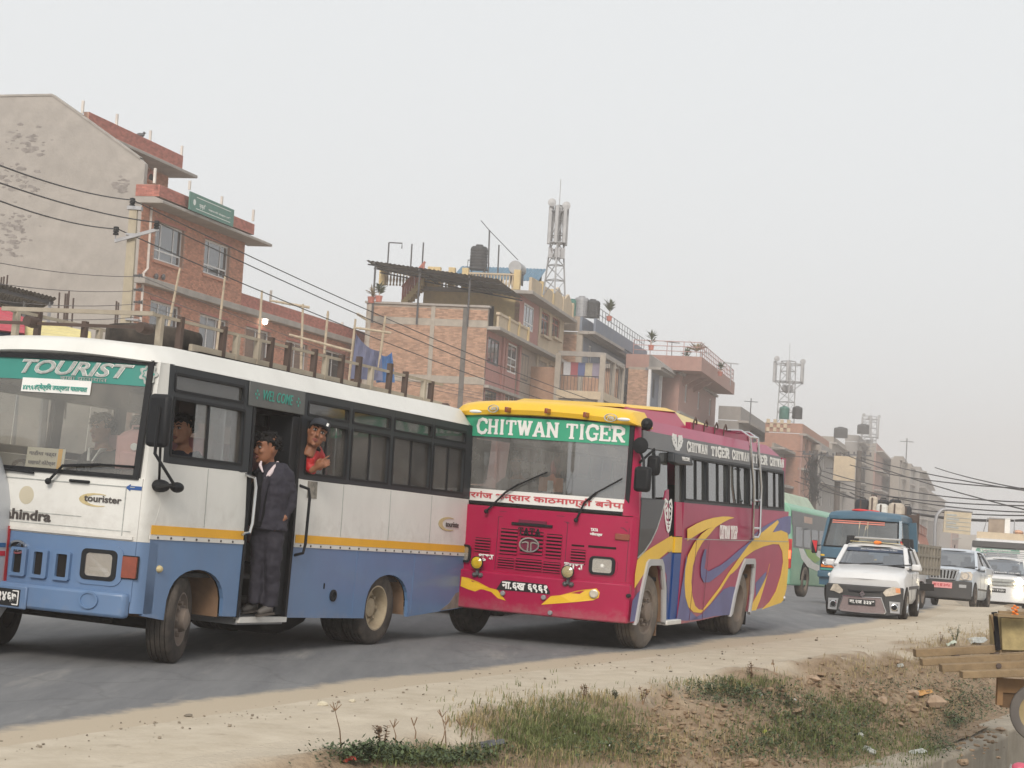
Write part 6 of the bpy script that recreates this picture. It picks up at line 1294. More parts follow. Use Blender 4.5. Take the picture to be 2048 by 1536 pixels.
# ================================================================== OTHER VEHICLES
M_cwhite=mat('white_car_paint',(.66,.66,.66),.35,var=.04,dust=.15,dustcol=(.45,.40,.33),coat=.4)
M_csilv=mat('silver_blue_paint',(.50,.55,.61),.35,var=.05,dust=.15,dustcol=(.45,.42,.38),coat=.4)
M_cgrey=mat('dark_car_paint',(.12,.12,.125),.35,var=.08,coat=.3)
M_bump=mat('black_bumper',(.03,.031,.033),.5,var=.15,dust=.2,dustcol=(.14,.12,.1))
M_cg=glass('car_glass',(.22,.26,.30),.22,.10,(.35,.38,.42),.03)
M_mesh=mat('grille_mesh',(.22,.17,.165),.6,var=.3,scale=60)
M_hl=mat('clear_headlight',(.62,.54,.44),.15,metal=.25,var=.25,scale=18,coat=.8)
M_oran=mat('orange_marigold',(.75,.20,.03),.8,var=.2)
def car(name,label,cat,M,W,L,H,zb,hood,ws,roof,belt,paint,bumper,glassm=None,R=.28,ax=(.6,2.9),grp=None,rimm=None,tail=None,bow=.12,lowm=None):
 """hood: (z front, z at screen), ws: (y base, y top), roof: y where roof ends"""
 glassm=glassm or M_cg; c=empty(name,label,cat,M,grp); h=W/2; tail=tail or L
 fy=lambda x,z=0:bow*(abs(x)/h)**2.6
 def ring(y,w,z0,z1,cr,front=False):
  pts=[(-w*.92,z0),(-w,z0+.10),(-w*1.0,(z0+z1)/2),(-w*.97,z1-.06),(-w*.88,z1),(-w*.45,z1+cr),(0,z1+cr*1.3),(w*.45,z1+cr),(w*.88,z1),(w*.97,z1-.06),(w,(z0+z1)/2),(w,z0+.10),(w*.92,z0)]
  return[(x,y+(fy(x)if front else 0),z)for x,z in pts]
 zf,zs=hood
 rings=[ring(.02,h*.9,zb+.05,zf-.10,.0,True),ring(.10,h*.97,zb,zf-.015,.02,True),ring(.28,h*.99,zb,zf+.02,.03,True),ring(ws[0],h,zb,zs,.025),ring(ws[0]+.3,h,zb,belt,.0),ring(L*.75,h,zb,belt+.03,0),ring(tail-.12,h*.97,zb+.02,belt+.03,0),ring(tail,h*.92,zb+.1,belt-.05,0)]
 MB().loft(rings).build('body',paint,c,smooth=True)
 rw=h*.80; r=[]
 for y,z,w in((ws[1]-.03,H-.07,rw*.97),(ws[1]+.12,H-.02,rw),((ws[1]+roof)/2,H,rw),(roof-.15,H-.02,rw),(roof,H-.07,rw*.95)):
  r.append([(-w,y,z-.05),(-w*.93,y,z),(-w*.5,y,z+.03),(0,y,z+.038),(w*.5,y,z+.03),(w*.93,y,z),(w,y,z-.05)])
 MB().loft(r,closed=True).build('roof',paint,c,smooth=True)
 A=lambda s:(Vector((s*h*.93,ws[0]+.04,zs-.01)),Vector((s*rw*.97,ws[1],H-.07)))
 C=lambda s:(Vector((s*h*.95,tail-.12,belt+.02)),Vector((s*rw*.95,roof,H-.08)))
 for s in(1,-1):
  a0,a1=A(s); c0,c1=C(s); MB().bar(a0,a1,.09,.07).build('pillar',paint,c,bevel=.015); MB().bar(c0,c1,.12,.08).build('pillar',paint,c,bevel=.015)
  m0,m1=a0.lerp(c0,.46),a1.lerp(c1,.38); m0.z=belt+.02; MB().bar(m0,m1,.05,.05).build('pillar',M_bump,c)
  for(p0,p1,q0,q1)in((a0,a1,m0,m1),(m0,m1,c0,c1)):
   e=lambda p,q:p+(q-p)*.06
   v=[e(p0,q0),e(q0,p0),e(q1,p1),e(p1,q1)]; v[0].z=max(v[0].z,belt+.01); o=Vector((s*.008,0,0)); MB().hexa([p-o for p in v]+[p+o for p in v]).build('side_window',glassm,c)
 n=9; lo=[(h*.90*(-1+2*i/(n-1)),ws[0]+.03+.06*(abs(-1+2*i/(n-1))**2),zs+.015+.01)for i in range(n)]; hi_=[(rw*.93*(-1+2*i/(n-1)),ws[1]-.02+.03*(abs(-1+2*i/(n-1))**2),H-.065)for i in range(n)]
 w_=MB().loft([lo,hi_],closed=False,cap=False).build('windscreen',glassm,c,smooth=True)
 MB().tube([Vector(p)+Vector((0,-.01,0))for p in lo+hi_[::-1]+[lo[0]]],.014,5).build('windscreen_seal',M_blk,w_)
 for s in(-.3,.45):MB().tube([Vector((s*h,ws[0]-.02,zs+.03)),Vector((s*h+.25,ws[0]+.02,zs+.06)),Vector((s*h+.45,ws[0]+.04,zs+.07))],.012,5).build('wiper',M_blk,w_)
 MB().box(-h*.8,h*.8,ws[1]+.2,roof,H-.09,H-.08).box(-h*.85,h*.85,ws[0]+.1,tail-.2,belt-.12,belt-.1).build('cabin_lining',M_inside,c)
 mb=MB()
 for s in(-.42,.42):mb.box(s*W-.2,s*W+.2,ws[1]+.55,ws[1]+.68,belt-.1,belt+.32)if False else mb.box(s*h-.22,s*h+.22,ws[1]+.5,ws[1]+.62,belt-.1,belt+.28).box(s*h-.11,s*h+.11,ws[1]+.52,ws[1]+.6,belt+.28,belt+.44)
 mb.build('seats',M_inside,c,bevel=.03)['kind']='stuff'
 rb_=[]
 for y,z0,z1,k in((.0,zb+.02,zb+.26,1),(.0,zb-.04,zf-.30,1),):
  pass
 Sf=lambda x,z,o:(x,fy(x)-.01-o,z)
 zbm=zb+(zf-zb)*.60
 sbox(mb:=MB(),-h*.99,h*.99,zb-.02,zbm,-.06,.03,14,2); smap(mb,Sf).build('bumper',bumper,c,bevel=.025)
 for s in(1,-1):
  cx=.0
  for y in ax:
   pl=[(y+(R*1.22)*cos(t),R*.98+(R*1.22)*sin(t))for t in[pi*k/10 for k in range(11)]]
   pl=[(y+R*1.22,zb-.02)]+pl+[(y-R*1.22,zb-.02)]
   MB().prism(pl,'x',s*(h-.10),s*(h+.006)).build('wheel_arch',M_chas if lowm is None else lowm,c)
   wheel(c,s*(h-.055),y,R,R,.17,s,M_rub,rimm or M_rimg,deep=.03,hubout=.03,nuts=5)
  p=Vector((s*(h+.10),ws[0]+.28,belt+.08)); m=MB().box(p.x-.09,p.x+.09,p.y-.05,p.y+.07,p.z-.06,p.z+.07).build('mirror',paint,c,bevel=.03); MB().box(s*h*.93,p.x,p.y,p.y+.03,p.z-.05,p.z-.02).build('mirror_arm',M_bump,m)
  for k,y in enumerate((ws[0]+.62,ws[0]+1.45)):
   if y<tail-.6:sbox(mb:=MB(),y+.25,y+.42,belt-.14,belt-.10,.0,.02); smap(mb,lambda a,b,o,s=s:(s*(h+o-.005),a,b)).build('door_handle',paint,c);
   mb=MB().box(y-.005,y+.005,h-.0,h+.003,zb+.1,belt); mb.v=[(s*v[1],v[0],v[2])for v in mb.v]; mb.build('door_gap',M_bump,c)
  mb=MB().box(s*(h-.01),s*(h+.012),ws[0]+.1,tail-.55,zb+.30,zb+.36).build('rubbing_strip',M_bump,c)
 MB().box(-h*.8,h*.8,.2,tail-.3,zb-.06,zb+.1).build('underbody',M_chas,c)
 return c,Sf
def spot(u,v,Y):p=at(u,v,Y); return p.x
def vframe(u,Y,a,pit=0,v=1200):return frame(spot(u,v,Y),Y,a,pit=pit if pit else.0012*(Y-22))
# ---- white hatchback with black nose
MH=vframe(1727,35.3,.32)
hb,SH=car('hatchback','small white hatchback with black bumper and bars across its roof','car',MH,1.49,3.4,1.43,.27,(.84,.98),(.92,1.52),2.95,.92,M_cwhite,M_bump,R=.285,ax=(.62,2.75),rimm=M_chrome)
hh=lambda X,Y:(lambda p:(p.x,p.z))(hit(MH,1620+X/7.877,1080+Y/7.877,1,.02))
def hpoly(pts,o0,o1,name,m,par=None):spoly(mb:=MB(),[hh(*p)for p in pts],o0,o1); return smap(mb,SH).build(name,m,par or hb)
hpoly([(525,765),(830,800),(1165,800),(1180,840),(1430,790),(1470,960),(1430,1180),(1200,1190),(820,1180),(460,1120),(270,1080),(290,800),(330,790),(480,840)],.0,.036,'front_mask',M_bump)
mk=[(530,880),(830,905),(1120,915),(1195,1130),(1170,1160),(800,1140),(500,1110),(460,1075)]
hpoly(mk,.036,.044,'grille',M_mesh)
P=[hh(*p)for p in mk]; c_=(sum(p[0]for p in P)/8,sum(p[1]for p in P)/8); sframe(mb:=MB(),[(c_[0]+(p[0]-c_[0])*1.04,c_[1]+(p[1]-c_[1])*1.09)for p in P],P,.04,.055); smap(mb,SH).build('grille_trim',M_chrome,hb)
for s,(X,Y)in((1,(1330,1065)),(-1,(365,1000))):
 x,z=hh(X,Y); sframe(mb:=MB(),[(x+s*.10*a,z+.11*b)for a,b in((-1,1),(1,.95),(1,-1),(-.7,-1))],[(x+s*.10*a*.62,z+.11*b*.62)for a,b in((-1,1),(1,.95),(1,-1),(-.7,-1))],.034,.05); smap(mb,SH).build('fog_bezel',M_galv,hb)
 smap(MB().lathe([(.045,0),(.07,0),(.07,.02),(.05,.025),(.045,.0)],(x,z,.035),'z',20),SH).build('fog_ring',M_chrome,hb); smap(MB().lathe([(0,0),(.05,0),(.03,.015),(0,.02)],(x,z,.03),'z',16),SH).build('fog_lamp',M_blk,hb)
hpoly([(1155,830),(1200,780),(1320,735),(1420,760),(1430,850),(1300,880),(1200,890)],.02,.06,'headlight',M_hl); hpoly([(315,790),(370,690),(440,690),(525,780),(520,820),(470,840),(380,800)],.02,.06,'headlight',M_hl)
hpoly([(1350,760),(1420,765),(1425,840),(1355,830)],.058,.064,'indicator',mat('orange_lens',(.7,.28,.12),.3))
hpoly([(600,775),(830,800),(1165,805),(1110,835),(830,830),(620,810)],.036,.046,'upper_grille',M_blk)
x,z=hh(832,853); mb=MB()
for k,pts in enumerate(([(-.045,.0),(.0,.05),(.03,.025),(-.01,.0),(.0,-.02),(-.02,-.02)],[(.045,.0),(.0,-.05),(-.03,-.025),(.01,.0),(.0,.02),(.02,.02)])):spoly(mb,[(x+a*1.25,z+b*1.25+.01)for a,b in pts],.044,.07+.001*k)
smap(mb,SH).build('badge',M_chrome,hb)
(x0_,z1_),(x1_,z0_)=hh(615,925),hh(1035,1030); zc_=(z0_+z1_)/2; sbox(mb:=MB(),x0_,x1_,zc_-.055,zc_+.055,.05,.062,4); np_=smap(mb,SH).build('number_plate',M_plate,hb); slettering('बा.२ज ३३४१',np_,M_lw,SH,(x0_+x1_)/2,zc_-.04,(x1_-x0_)*.92,.075,out=.062,bold=.03)
Sg=lambda x,z,o:(x,.92+(z-.98)*(.60/.38)-.035-o+.05*(x/.74)**2,z)
sbox(mb:=MB(),-.6,.6,1.27,1.335,.0,.006,8); wf_=smap(mb,Sg).build('sun_film',mat('navy_film',(.02,.035,.07),.3),hb); slettering('Jesus Foundations Winner Is Best',wf_,M_lw,Sg,.08,1.295,.72,.035,out=.006)
MB().box(-.52,.52,1.56,1.8,1.452,1.462).build('roof_sticker',M_ylwp,hb); MB().ell((.02,1.545,1.455),.07,.05,.04).ell((.06,1.54,1.46),.05,.04,.03).build('marigold_garland',M_oran,hb)
for y in(1.85,2.6):
 rr_=MB().bar((-.58,y,1.535),(.58,y,1.535),.07,.045).build('roof_bar',M_galv,hb,bevel=.015)
 for s in(1,-1):MB().hexa([(s*.64,y-.07,1.37),(s*.50,y-.07,1.44),(s*.50,y+.07,1.44),(s*.64,y+.07,1.37),(s*.62,y-.05,1.57),(s*.46,y-.05,1.57),(s*.46,y+.05,1.57),(s*.62,y+.05,1.57)]).build('bar_foot',M_blk,rr_,bevel=.015)
# ---- silver pickup with black bumper
MP=vframe(1884,58,.40,v=1190);
pk,SP=car('pickup','pale silver blue pickup with black bumper, slatted chrome grille and pink number plate','pickup',MP,1.80,4.8,1.86,.27,(1.16,1.24),(1.25,1.8),3.2,1.2,M_csilv,M_bump,R=.37,ax=(.8,3.7),bow=.15)
def grille(par,Sx,x0,x1,z0,z1,n,m1,m2,taper=.08):
 spoly(mb:=MB(),[(x0+taper,z0),(x1-taper,z0),(x1,z1),(x0,z1)],.0,.03); g_=smap(mb,Sx).build('grille',M_chas,par)
 for i in range(n+1):
  t=i/n; spoly(mb:=MB(),[(x0+taper+(x1-x0-2*taper)*t-.022,z0),(x0+taper+(x1-x0-2*taper)*t+.022,z0),(x0+(x1-x0)*t+.03,z1),(x0+(x1-x0)*t-.03,z1)],.03,.06); smap(mb,Sx).build('grille_bar',m1,g_)
 return g_
grille(pk,SP,-.46,.46,.86,1.14,8,M_chrome,M_chas)
sbox(mb:=MB(),-.5,.5,1.12,1.16,.02,.06,4); sbox(mb,-.42,.42,.83,.87,.02,.055,4); smap(mb,SP).build('grille_trim',M_chrome,pk)['kind']='stuff'
for s in(1,-1):
 spoly(mb:=MB(),[(s*.52,.84),(s*.88,.86),(s*.9,1.04),(s*.84,1.12),(s*.56,1.10)],.0,.05); smap(mb,SP).build('headlight',M_hl,pk)
 smap(MB().lathe([(.10,0),(.13,0),(.13,.02),(.11,.025)],(s*.68,.98,.045),'z',16),SP).build('lamp_ring',M_galv,pk); sbox(mb:=MB(),s*.62-.11,s*.62+.11,.60,.70,.03,.045); smap(mb,SP).build('fog_lamp',M_galv,pk,bevel=.03)
sbox(mb:=MB(),-.32,.30,.56,.74,.034,.05,3); np_=smap(mb,SP).build('number_plate',mat('pink_plate',(.72,.32,.32),.5),pk); slettering('बा १ झ ३०९८',np_,M_lred,SP,-.01,.60,.54,.10,out=.05,bold=.04)
MB().box(-.25,.25,.45,.75,1.19,1.245).build('bonnet_scoop',M_csilv,pk,bevel=.03); MB().box(-.88,.88,3.1,4.8,1.1,1.35).build('tub',M_csilv,pk,bevel=.03); MB().tube([(0,1.95,1.9),(0,2.0,2.0)],.015).build('aerial',M_blk,pk)
# ---- white jeep with lit headlamps
MJ=vframe(1998,66,.33,v=1200)
jp,SJ=car('jeep','white jeep with lit headlamps and roof rack behind the wooden cart','jeep',MJ,1.80,4.4,1.92,.28,(1.16,1.26),(1.3,1.8),3.9,1.22,M_cwhite,M_cwhite,R=.37,ax=(.8,3.4),bow=.1)
for z,h_ in((1.04,.10),(.90,.06)):sbox(mb:=MB(),-.5,.5,z-h_/2,z+h_/2,.0,.04,4); smap(mb,SJ).build('grille',M_lgrey,jp)
M_glow=lamp_mat('headlamp_glow',(1,.86,.58),26)
for s in(1,-1):
 smap(MB().lathe([(0,.05),(.10,.045),(.13,.02),(.13,0)],(s*.68,1.0,.03),'z',18),SJ).build('headlight',M_glow,jp); smap(MB().lathe([(.13,0),(.17,0),(.17,.04),(.13,.05)],(s*.68,1.0,.02),'z',18),SJ).build('headlight_rim',M_chrome,jp)
 smap(MB().lathe([(0,.05),(.09,.045),(.11,.02),(.11,0)],(s*.66,.60,.04),'z',18),SJ).build('fog_lamp',M_glow,jp)
sbox(mb:=MB(),-.30,.22,.60,.74,.035,.05); np_=smap(mb,SJ).build('number_plate',M_plate,jp); slettering('बा ५ च २३९५',np_,M_lw,SJ,-.04,.63,.46,.08,out=.05,bold=.03)
Sj2=lambda x,z,o:(x,1.33+(z-1.28)*(.5/.57)-.02-o,z); slettering('परवान',jp,M_lw,Sj2,.40,1.70,.34,.08,out=.0); slettering('बिस्तारै जाऔं',jp,M_lw,Sj2,.1,1.33,1.0,.06,out=.0)
rk_=MB()
for z in(2.02,2.16):rk_.tube([(-.75,1.95,z),(.75,1.95,z),(.75,3.7,z),(-.75,3.7,z),(-.75,1.95,z)],.02,5)
for x in(-.75,-.25,.25,.75):rk_.tube([(x,1.95,1.9),(x,1.95,2.16)],.018,5); rk_.tube([(x,1.95,2.02),(x,3.7,2.02)],.018,5)
rk_.build('roof_rack',M_galv,jp)
# ---- blue mini truck
M_tblue=mat('truck_blue',(.028,.095,.15),.45,var=.1,dust=.25,dustcol=(.2,.22,.24),coat=.3)
MT=vframe(1713,43,.43,v=1200); tr=empty('blue_truck','small blue truck with painted headlamp panel and wooden cargo sides','truck',MT)
tyf=lambda x,z:.10*(abs(x)/.95)**3+max(0,z-1.25)*.28
ST=lambda x,z,o:(x,tyf(x,z)-o,z)
ht_=lambda u,v:(lambda p:(p.x,p.z))(hit(MT,u,v,1,.1))
rings=[]
for z,w,d in((.45,.94,0),(.62,.95,0),(1.25,.95,0),(1.36,.94,0)):rings.append([(w*(-1+2*i/14),tyf(w*(-1+2*i/14),z),z)for i in range(15)]+[(w,.5,z),(w,1.6,z),(-w,1.6,z),(-w,.5,z)])
MB().loft(rings).build('cab_lower',M_tblue,tr,smooth=True)
rings=[]
for z,w,y0 in((2.02,.86,.30),(2.10,.87,.30),(2.18,.84,.36),(2.23,.72,.5)):rings.append([(w*(-1+2*i/14),y0+.08*abs(-1+2*i/14)**3,z+.04*(1-abs(-1+2*i/14)))for i in range(15)]+[(w,1.6,z),(-w,1.6,z)])
MB().loft(rings).build('cab_roof',M_tblue,tr,smooth=True)
lo=[(.88*(-1+2*i/12),tyf(.88*(-1+2*i/12),1.37)+.01,1.37)for i in range(13)]; hi_=[(.80*(-1+2*i/12),.32+.06*abs(-1+i/6)**3,2.02)for i in range(13)]
M_tws=glass('truck_screen',(.5,.54,.52),.14,.14,(.36,.37,.33),.03)
w_=MB().loft([lo,hi_],closed=False,cap=False).build('windscreen',M_tws,tr,smooth=True); MB().tube([Vector(p)+Vector((0,-.01,0))for p in lo+hi_[::-1]+[lo[0]]],.02,5).build('windscreen_seal',M_blk,w_)
Stw=lambda x,z,o:(x,tyf(x,1.37)+(z-1.37)/.65*(.32-tyf(x*.3,1.37))-o,z)
for z0,z1 in((1.98,2.01),(1.93,1.955)):sbox(mb:=MB(),-.76,.5,z0,z1,.004,.01,6); smap(mb,Stw).build('screen_fringe',mat('fringe_red',(.62,.20,.15),.8),tr)
MB().hexa([(-.05,.2,1.42),(.08,.2,1.42),(.08,.3,1.42),(-.05,.3,1.42),(-.10,.16,1.60),(.13,.16,1.60),(.13,.3,1.60),(-.10,.3,1.60)]).build('hanging_basket',M_cream,tr); MB().tube([(-.1,.23,1.6),(-.08,.26,2.0)],.012).tube([(.12,.23,1.6),(.11,.26,2.0)],.012).tube([(.02,.23,1.6),(.08,.24,1.9)],.014).build('basket_string',M_cream,tr)
for s in(1,-1):
 MB().bar((s*.92,.16,1.36),(s*.85,.38,2.05),.07,.07).build('pillar',M_tblue,tr); MB().bar((s*.95,1.3,1.36),(s*.88,1.3,2.05),.07,.3).build('pillar',M_tblue,tr)
 MB().hexa([(s*.93,.25,1.38),(s*.94,.25,1.38),(s*.94,1.15,1.38),(s*.93,1.15,1.38),(s*.86,.45,2.0),(s*.87,.45,2.0),(s*.87,1.15,2.0),(s*.86,1.15,2.0)]).build('side_window',M_tws,tr)
MB().box(-.8,.8,1.55,1.6,1.36,1.62).box(-.8,-.5,1.55,1.6,1.62,1.85).box(.55,.8,1.55,1.6,1.62,1.85).box(-.8,.8,1.55,1.6,1.85,2.05).box(-.02,.04,1.55,1.6,1.62,1.85).build('cab_back',M_inside,tr)
sbox(mb:=MB(),-.98,.98,.62,.78,.0,.09,10); smap(mb,ST).build('bumper',M_tblue,tr,bevel=.03)
sbox(mb:=MB(),-.92,.92,.80,.84,.0,.03,8); smap(mb,ST).build('teal_stripe',M_tealt,tr)
for s in(1,-1):
 sbox(mb:=MB(),*sorted((s*.32,s*.93)),.86,1.10,.0,.02,3); pn=smap(mb,ST).build('lamp_panel',M_blk,tr); sbox(mb:=MB(),*sorted((s*.34,s*.91)),.865,.93,.02,.026,3); smap(mb,ST).build('orange_patch',M_oran,pn)
 spoly(mb:=MB(),[(s*.30,1.09),(s*.94,1.13),(s*.94,1.17),(s*.30,1.13)],.0,.012); smap(mb,ST).build('yellow_band',M_ylw,tr)
 for dx in(.78,.55):smap(MB().lathe([(0,.02),(.05,.03),(.07,.02),(.09,.035),(.095,0)],(s*dx,1.0-(.03 if dx<.6 else 0),.02),'z',18),ST).build('headlight',M_chrome,pn)
 smap(MB().lathe([(0,.03),(.04,.02),(.045,0)],(s*.66,.70,.09),'z',14),ST).build('fog_lamp',M_lw,tr)
 spoly(mb:=MB(),[(s*.35,1.33),(s*.65,1.33),(s*.2,.95),(s*.0,.95),(s*.06,1.0)],.0,.006); smap(mb,ST).build('bonnet_panel',mat('truck_blue_pale',(.07,.16,.24),.5),tr)
 p=ht_(1631,1092)if s<0 else ht_(1807,1095); mm=MB().box(p[0]-.07,p[0]+.07,.0,.05,p[1]-.17,p[1]+.14).build('mirror',M_blk,tr,bevel=.03); MB().prism([(p[0]-.06,p[1]+.13),(p[0]+.07,p[1]+.13),(p[0]+.05,p[1]-.15)],'y',-.012,-.004).build('mirror_back',mat('mirror_red',(.55,.02,.03),.4),mm); MB().tube([(p[0],.05,p[1]),(s*.93,.25,p[1]+.05)],.015).build('mirror_arm',M_blk,mm)
 wheel(tr,s*.80,.75,.34,.34,.2,s,M_rub,M_oran if s<0 else M_rimg,deep=.02,hubout=.06); wheel(tr,s*.80,3.1,.34,.34,.2,s,M_rub,M_rimg,deep=.1,dual=True)
sbox(mb:=MB(),-.16,.22,1.24,1.285,.0,.012,2); smap(mb,ST).build('bonnet_vent',M_blk,tr); MB().ell((-.15,.55,2.26),.22,.12,.04).ell((.05,.6,2.255),.25,.1,.035).build('red_cloth',mat('cloth_red',(.6,.04,.04),.8),tr); x_,z_=ht_(1700,1100)
MB().box(-.9,.9,.1,4.4,.45,.62).build('chassis',M_chas,tr)
M_tbed=mat('bed_wood',(.22,.20,.165),.85,var=.25,scale=4,dust=.4)
MB().box(-.95,.98,1.65,1.72,.8,2.26).build('headboard',M_brown,tr); MB().box(.94,1.0,1.68,1.76,.8,2.3).build('headboard_post',M_brown,tr)
MB().box(-.98,.98,1.75,4.5,.84,.94).build('bed_floor',M_tbed,tr)
for s in(1,-1):
 MB().box(s*.96-.02,s*.96+.02,1.78,4.5,.94,1.50).build('bed_side',M_tbed,tr)
 for i in range(8):y=1.8+2.6*i/7; MB().box(s*.99-.03,s*.99+.03,y,y+.09,.86,1.56).build('bed_stake',M_tbed,tr)
 for z in(1.0,1.28,1.52):MB().box(s*1.0-.015,s*1.0+.015,1.78,4.5,z,z+.06).build('bed_rail',M_tbed,tr)
# ---- white van with luggage behind the truck
MV=vframe(1768,55,.30,v=1190); vn=empty('passenger_van','white passenger van behind the blue truck with suitcases on its roof','van',MV)
MB().loft([[(-.93,y+.2*0,.4),(-.95,y,1.2),(-.88*k,y+d,1.75*h_),(-.7*k,y+d,2.1*h_),(.7*k,y+d,2.1*h_),(.88*k,y+d,1.75*h_),(.95,y,1.2),(.93,y,.4)]for y,d,k,h_ in((.0,.35,.95,.92),(.25,.35,1,1),(2.5,0,1,1),(4.8,0,1,1),(4.95,0,.95,.95))]).build('body',M_cwhite,vn,smooth=True)
MB().hexa([(-.85,.08,1.2),(.85,.08,1.2),(.85,.12,1.2),(-.85,.12,1.2),(-.78,.34,1.85),(.78,.34,1.85),(.78,.38,1.85),(-.78,.38,1.85)]).build('windscreen',M_cg,vn)
for a,b in((.7,1.6),(1.7,2.9),(3.0,4.4)):MB().hexa([(.945,a,1.25),(.96,a,1.25),(.96,b,1.25),(.945,b,1.25),(.885,a,1.72),(.905,a,1.72),(.905,b,1.72),(.885,b,1.72)]).build('side_window',M_cg,vn)
for s in(1,-1):
 for y in(.9,3.7):wheel(vn,s*.84,y,.33,.33,.18,s,M_rub,M_rimg,deep=.03)
mb=MB()
for x in(-.8,.8):mb.tube([(x,.8,2.2),(x,4.6,2.2)],.025,5)
for i in range(9):y=.8+3.8*i/8; mb.tube([(-.95,y,1.75),(-.8,y,2.2),(.8,y,2.2),(.95,y,1.75)],.025,5)
for x in(-.8,.8):mb.tube([(x,.8,2.45),(x,4.6,2.45)],.02,5);
for x in(-.8,.8):
 for i in range(7):y=.8+3.8*i/6; mb.tube([(x,y,2.2),(x,y,2.45)],.02,5)
mb.tube([(-.8,.8,2.45),(.8,.8,2.45)],.02,5).build('roof_rack',mat('rack_rust',(.3,.16,.13),.7),vn)
M_bag=mat('black_bag',(.02,.021,.026),.7); M_bagb=mat('beige_case',(.42,.36,.29),.6,var=.3,scale=6); M_bags=mat('silver_case',(.55,.54,.50),.5,var=.2,scale=6)
hv=lambda u,v,y=1.2:hit(MV,u,v,1,y)
for(u0,v0,u1,v1,m,l,y)in((1711,998,1738,1030,M_bag,'bulky black holdall at the left end of the roof luggage',1.3),(1739,993,1754,1032,M_bagb,'tall narrow brown suitcase standing beside the black holdall',1.1),(1754,999,1778,1024,M_bag,'dark bag lying behind the silver suitcase',1.9),(1753,1007,1776,1031,M_bags,'silver suitcase with strap in the middle of the roof luggage',1.0),(1777,1005,1809,1032,M_bagb,'large round-cornered beige suitcase on the van roof',1.0),(1779,998,1803,1012,M_bag,'black bag lying on top behind the beige suitcase',1.7),(1806,1012,1822,1038,M_bag,'black bag at the right rear of the roof luggage',2.3)):
 p,q=hv(u0,v0,y),hv(u1,v1,y); cx,cz=(p.x+q.x)/2,0; hx=abs(q.x-p.x)/2; z0=2.22; z1=max(p.z,z0+.25)
 e=empty('suitcase',l,'luggage',MV@Matrix.Translation((cx,y,z0)),'luggage on the van roof'); hz_=(z1-z0)
 MB().box(-hx,hx,-.16,.16,0,hz_).build('case',m,e,bevel=min(.12,hx*.5)); MB().box(-hx*.18-.025,-hx*.18+.025,-.175,-.155,.02,hz_*.96).build('strap',M_brown,e); MB().tube([(-.08,0,hz_),(-.08,0,hz_+.05),(.08,0,hz_+.05),(.08,0,hz_)],.014).build('handle',M_blk,e)
# ---- green bus going away
M_gbus=mat('green_bus',(.16,.40,.26),.45,var=.08,dust=.3,dustcol=(.35,.37,.33),dscale=.6,coat=.3); M_gpale=mat('green_pale',(.40,.50,.38),.5,dust=.3)
c_=at(1577,1200,56); MG=frame(c_.x,56,.40,pit=.035)@Matrix.Translation((-1.2,0,0)); gb=empty('green_bus','green and white coach driving away behind the crimson coach','bus',MG)
Sg_=lambda y,z,o:(1.2-max(0,z-1.5)*.06+o,y,z)
MB().loft([[(-1.2,y,.34),(-1.2,y,1.5),(-1.1,y,2.7),(-.95,y,2.85),(.95,y,2.85),(1.1,y,2.7),(1.2,y,1.5),(1.2,y,.34)]for y in(0,9)]).build('body',M_gbus,gb,bevel=.05)
for i in range(8):y=.5+1.05*i; sbox(mb:=MB(),y,y+.85,1.55,2.15,.0,.012); smap(mb,Sg_).build('window',M_cg,gb)
sbox(mb:=MB(),.2,8.9,1.5,2.2,-.0,.004); smap(mb,Sg_).build('window_band',M_gband,gb); sbox(mb:=MB(),.05,8.9,2.2,2.62,0,.006); smap(mb,Sg_).build('upper_band',M_gband,gb)
sbox(mb:=MB(),1.6,2.7,2.32,2.52,.006,.01); smap(mb,Sg_).build('faded_sticker',mat('peach',(.5,.36,.3),.7),gb)
MB().hexa([(-.9,.3,2.8),(.9,.3,2.8),(.9,4.2,2.8),(-.9,4.2,2.8),(-.7,.4,3.2),(.7,.4,3.2),(.7,3.8,3.2),(-.7,3.8,3.2)]).build('roof_hump',M_gpale,gb,bevel=.05)
def gst(prs,m,o):mb=MB(); ribbon(mb,prs,.002,o); smap(mb,Sg_).build('swirl',m,gb)
gst([((.9,1.5),(1.5,1.5)),((1.3,1.2),(2.0,1.3)),((2.2,.95),(3.0,1.1)),((3.5,.85),(4.2,1.0)),((6,.8),(6,1.05))],M_lw,.006); gst([((1.7,1.5),(3.0,1.5)),((2.2,1.25),(3.2,1.35)),((3.2,1.1),(4,1.25))],mat('leaf_green',(.25,.42,.1),.5),.007); gst([((3.1,1.5),(8.8,1.5)),((3.4,1.32),(8.8,1.2)),((4.2,1.2),(8.8,.9))],M_lw,.0065)
M_tail=lamp_mat('tail_light',(1,.10,.03),2.2); M_tailr=mat('tail_lens_red',(.45,.02,.02),.3)
for s in(1,-1):MB().box(s*1.13-.07,s*1.13+.085,-.05,.02,.85,1.75).build('tail_lamp',M_tailr,gb,bevel=.02); MB().box(s*1.13-.05,s*1.13+.07,-.07,-.05,1.15,1.4).build('tail_light',M_tail,gb)
MB().box(-1.0,1.0,-.02,.0,1.6,2.5).build('rear_window',M_cg,gb)
for s in(1,-1):
 for y in(1.9,6.9):wheel(gb,s*1.11,y,.47,.47,.26,s,M_rubd,M_rimg,deep=.1); MB().prism([(y+.62*cos(t),.52+.62*sin(t))for t in[pi*k/12 for k in range(13)]],'x',s*.9,s*1.203).build('wheel_arch',M_chas,gb)
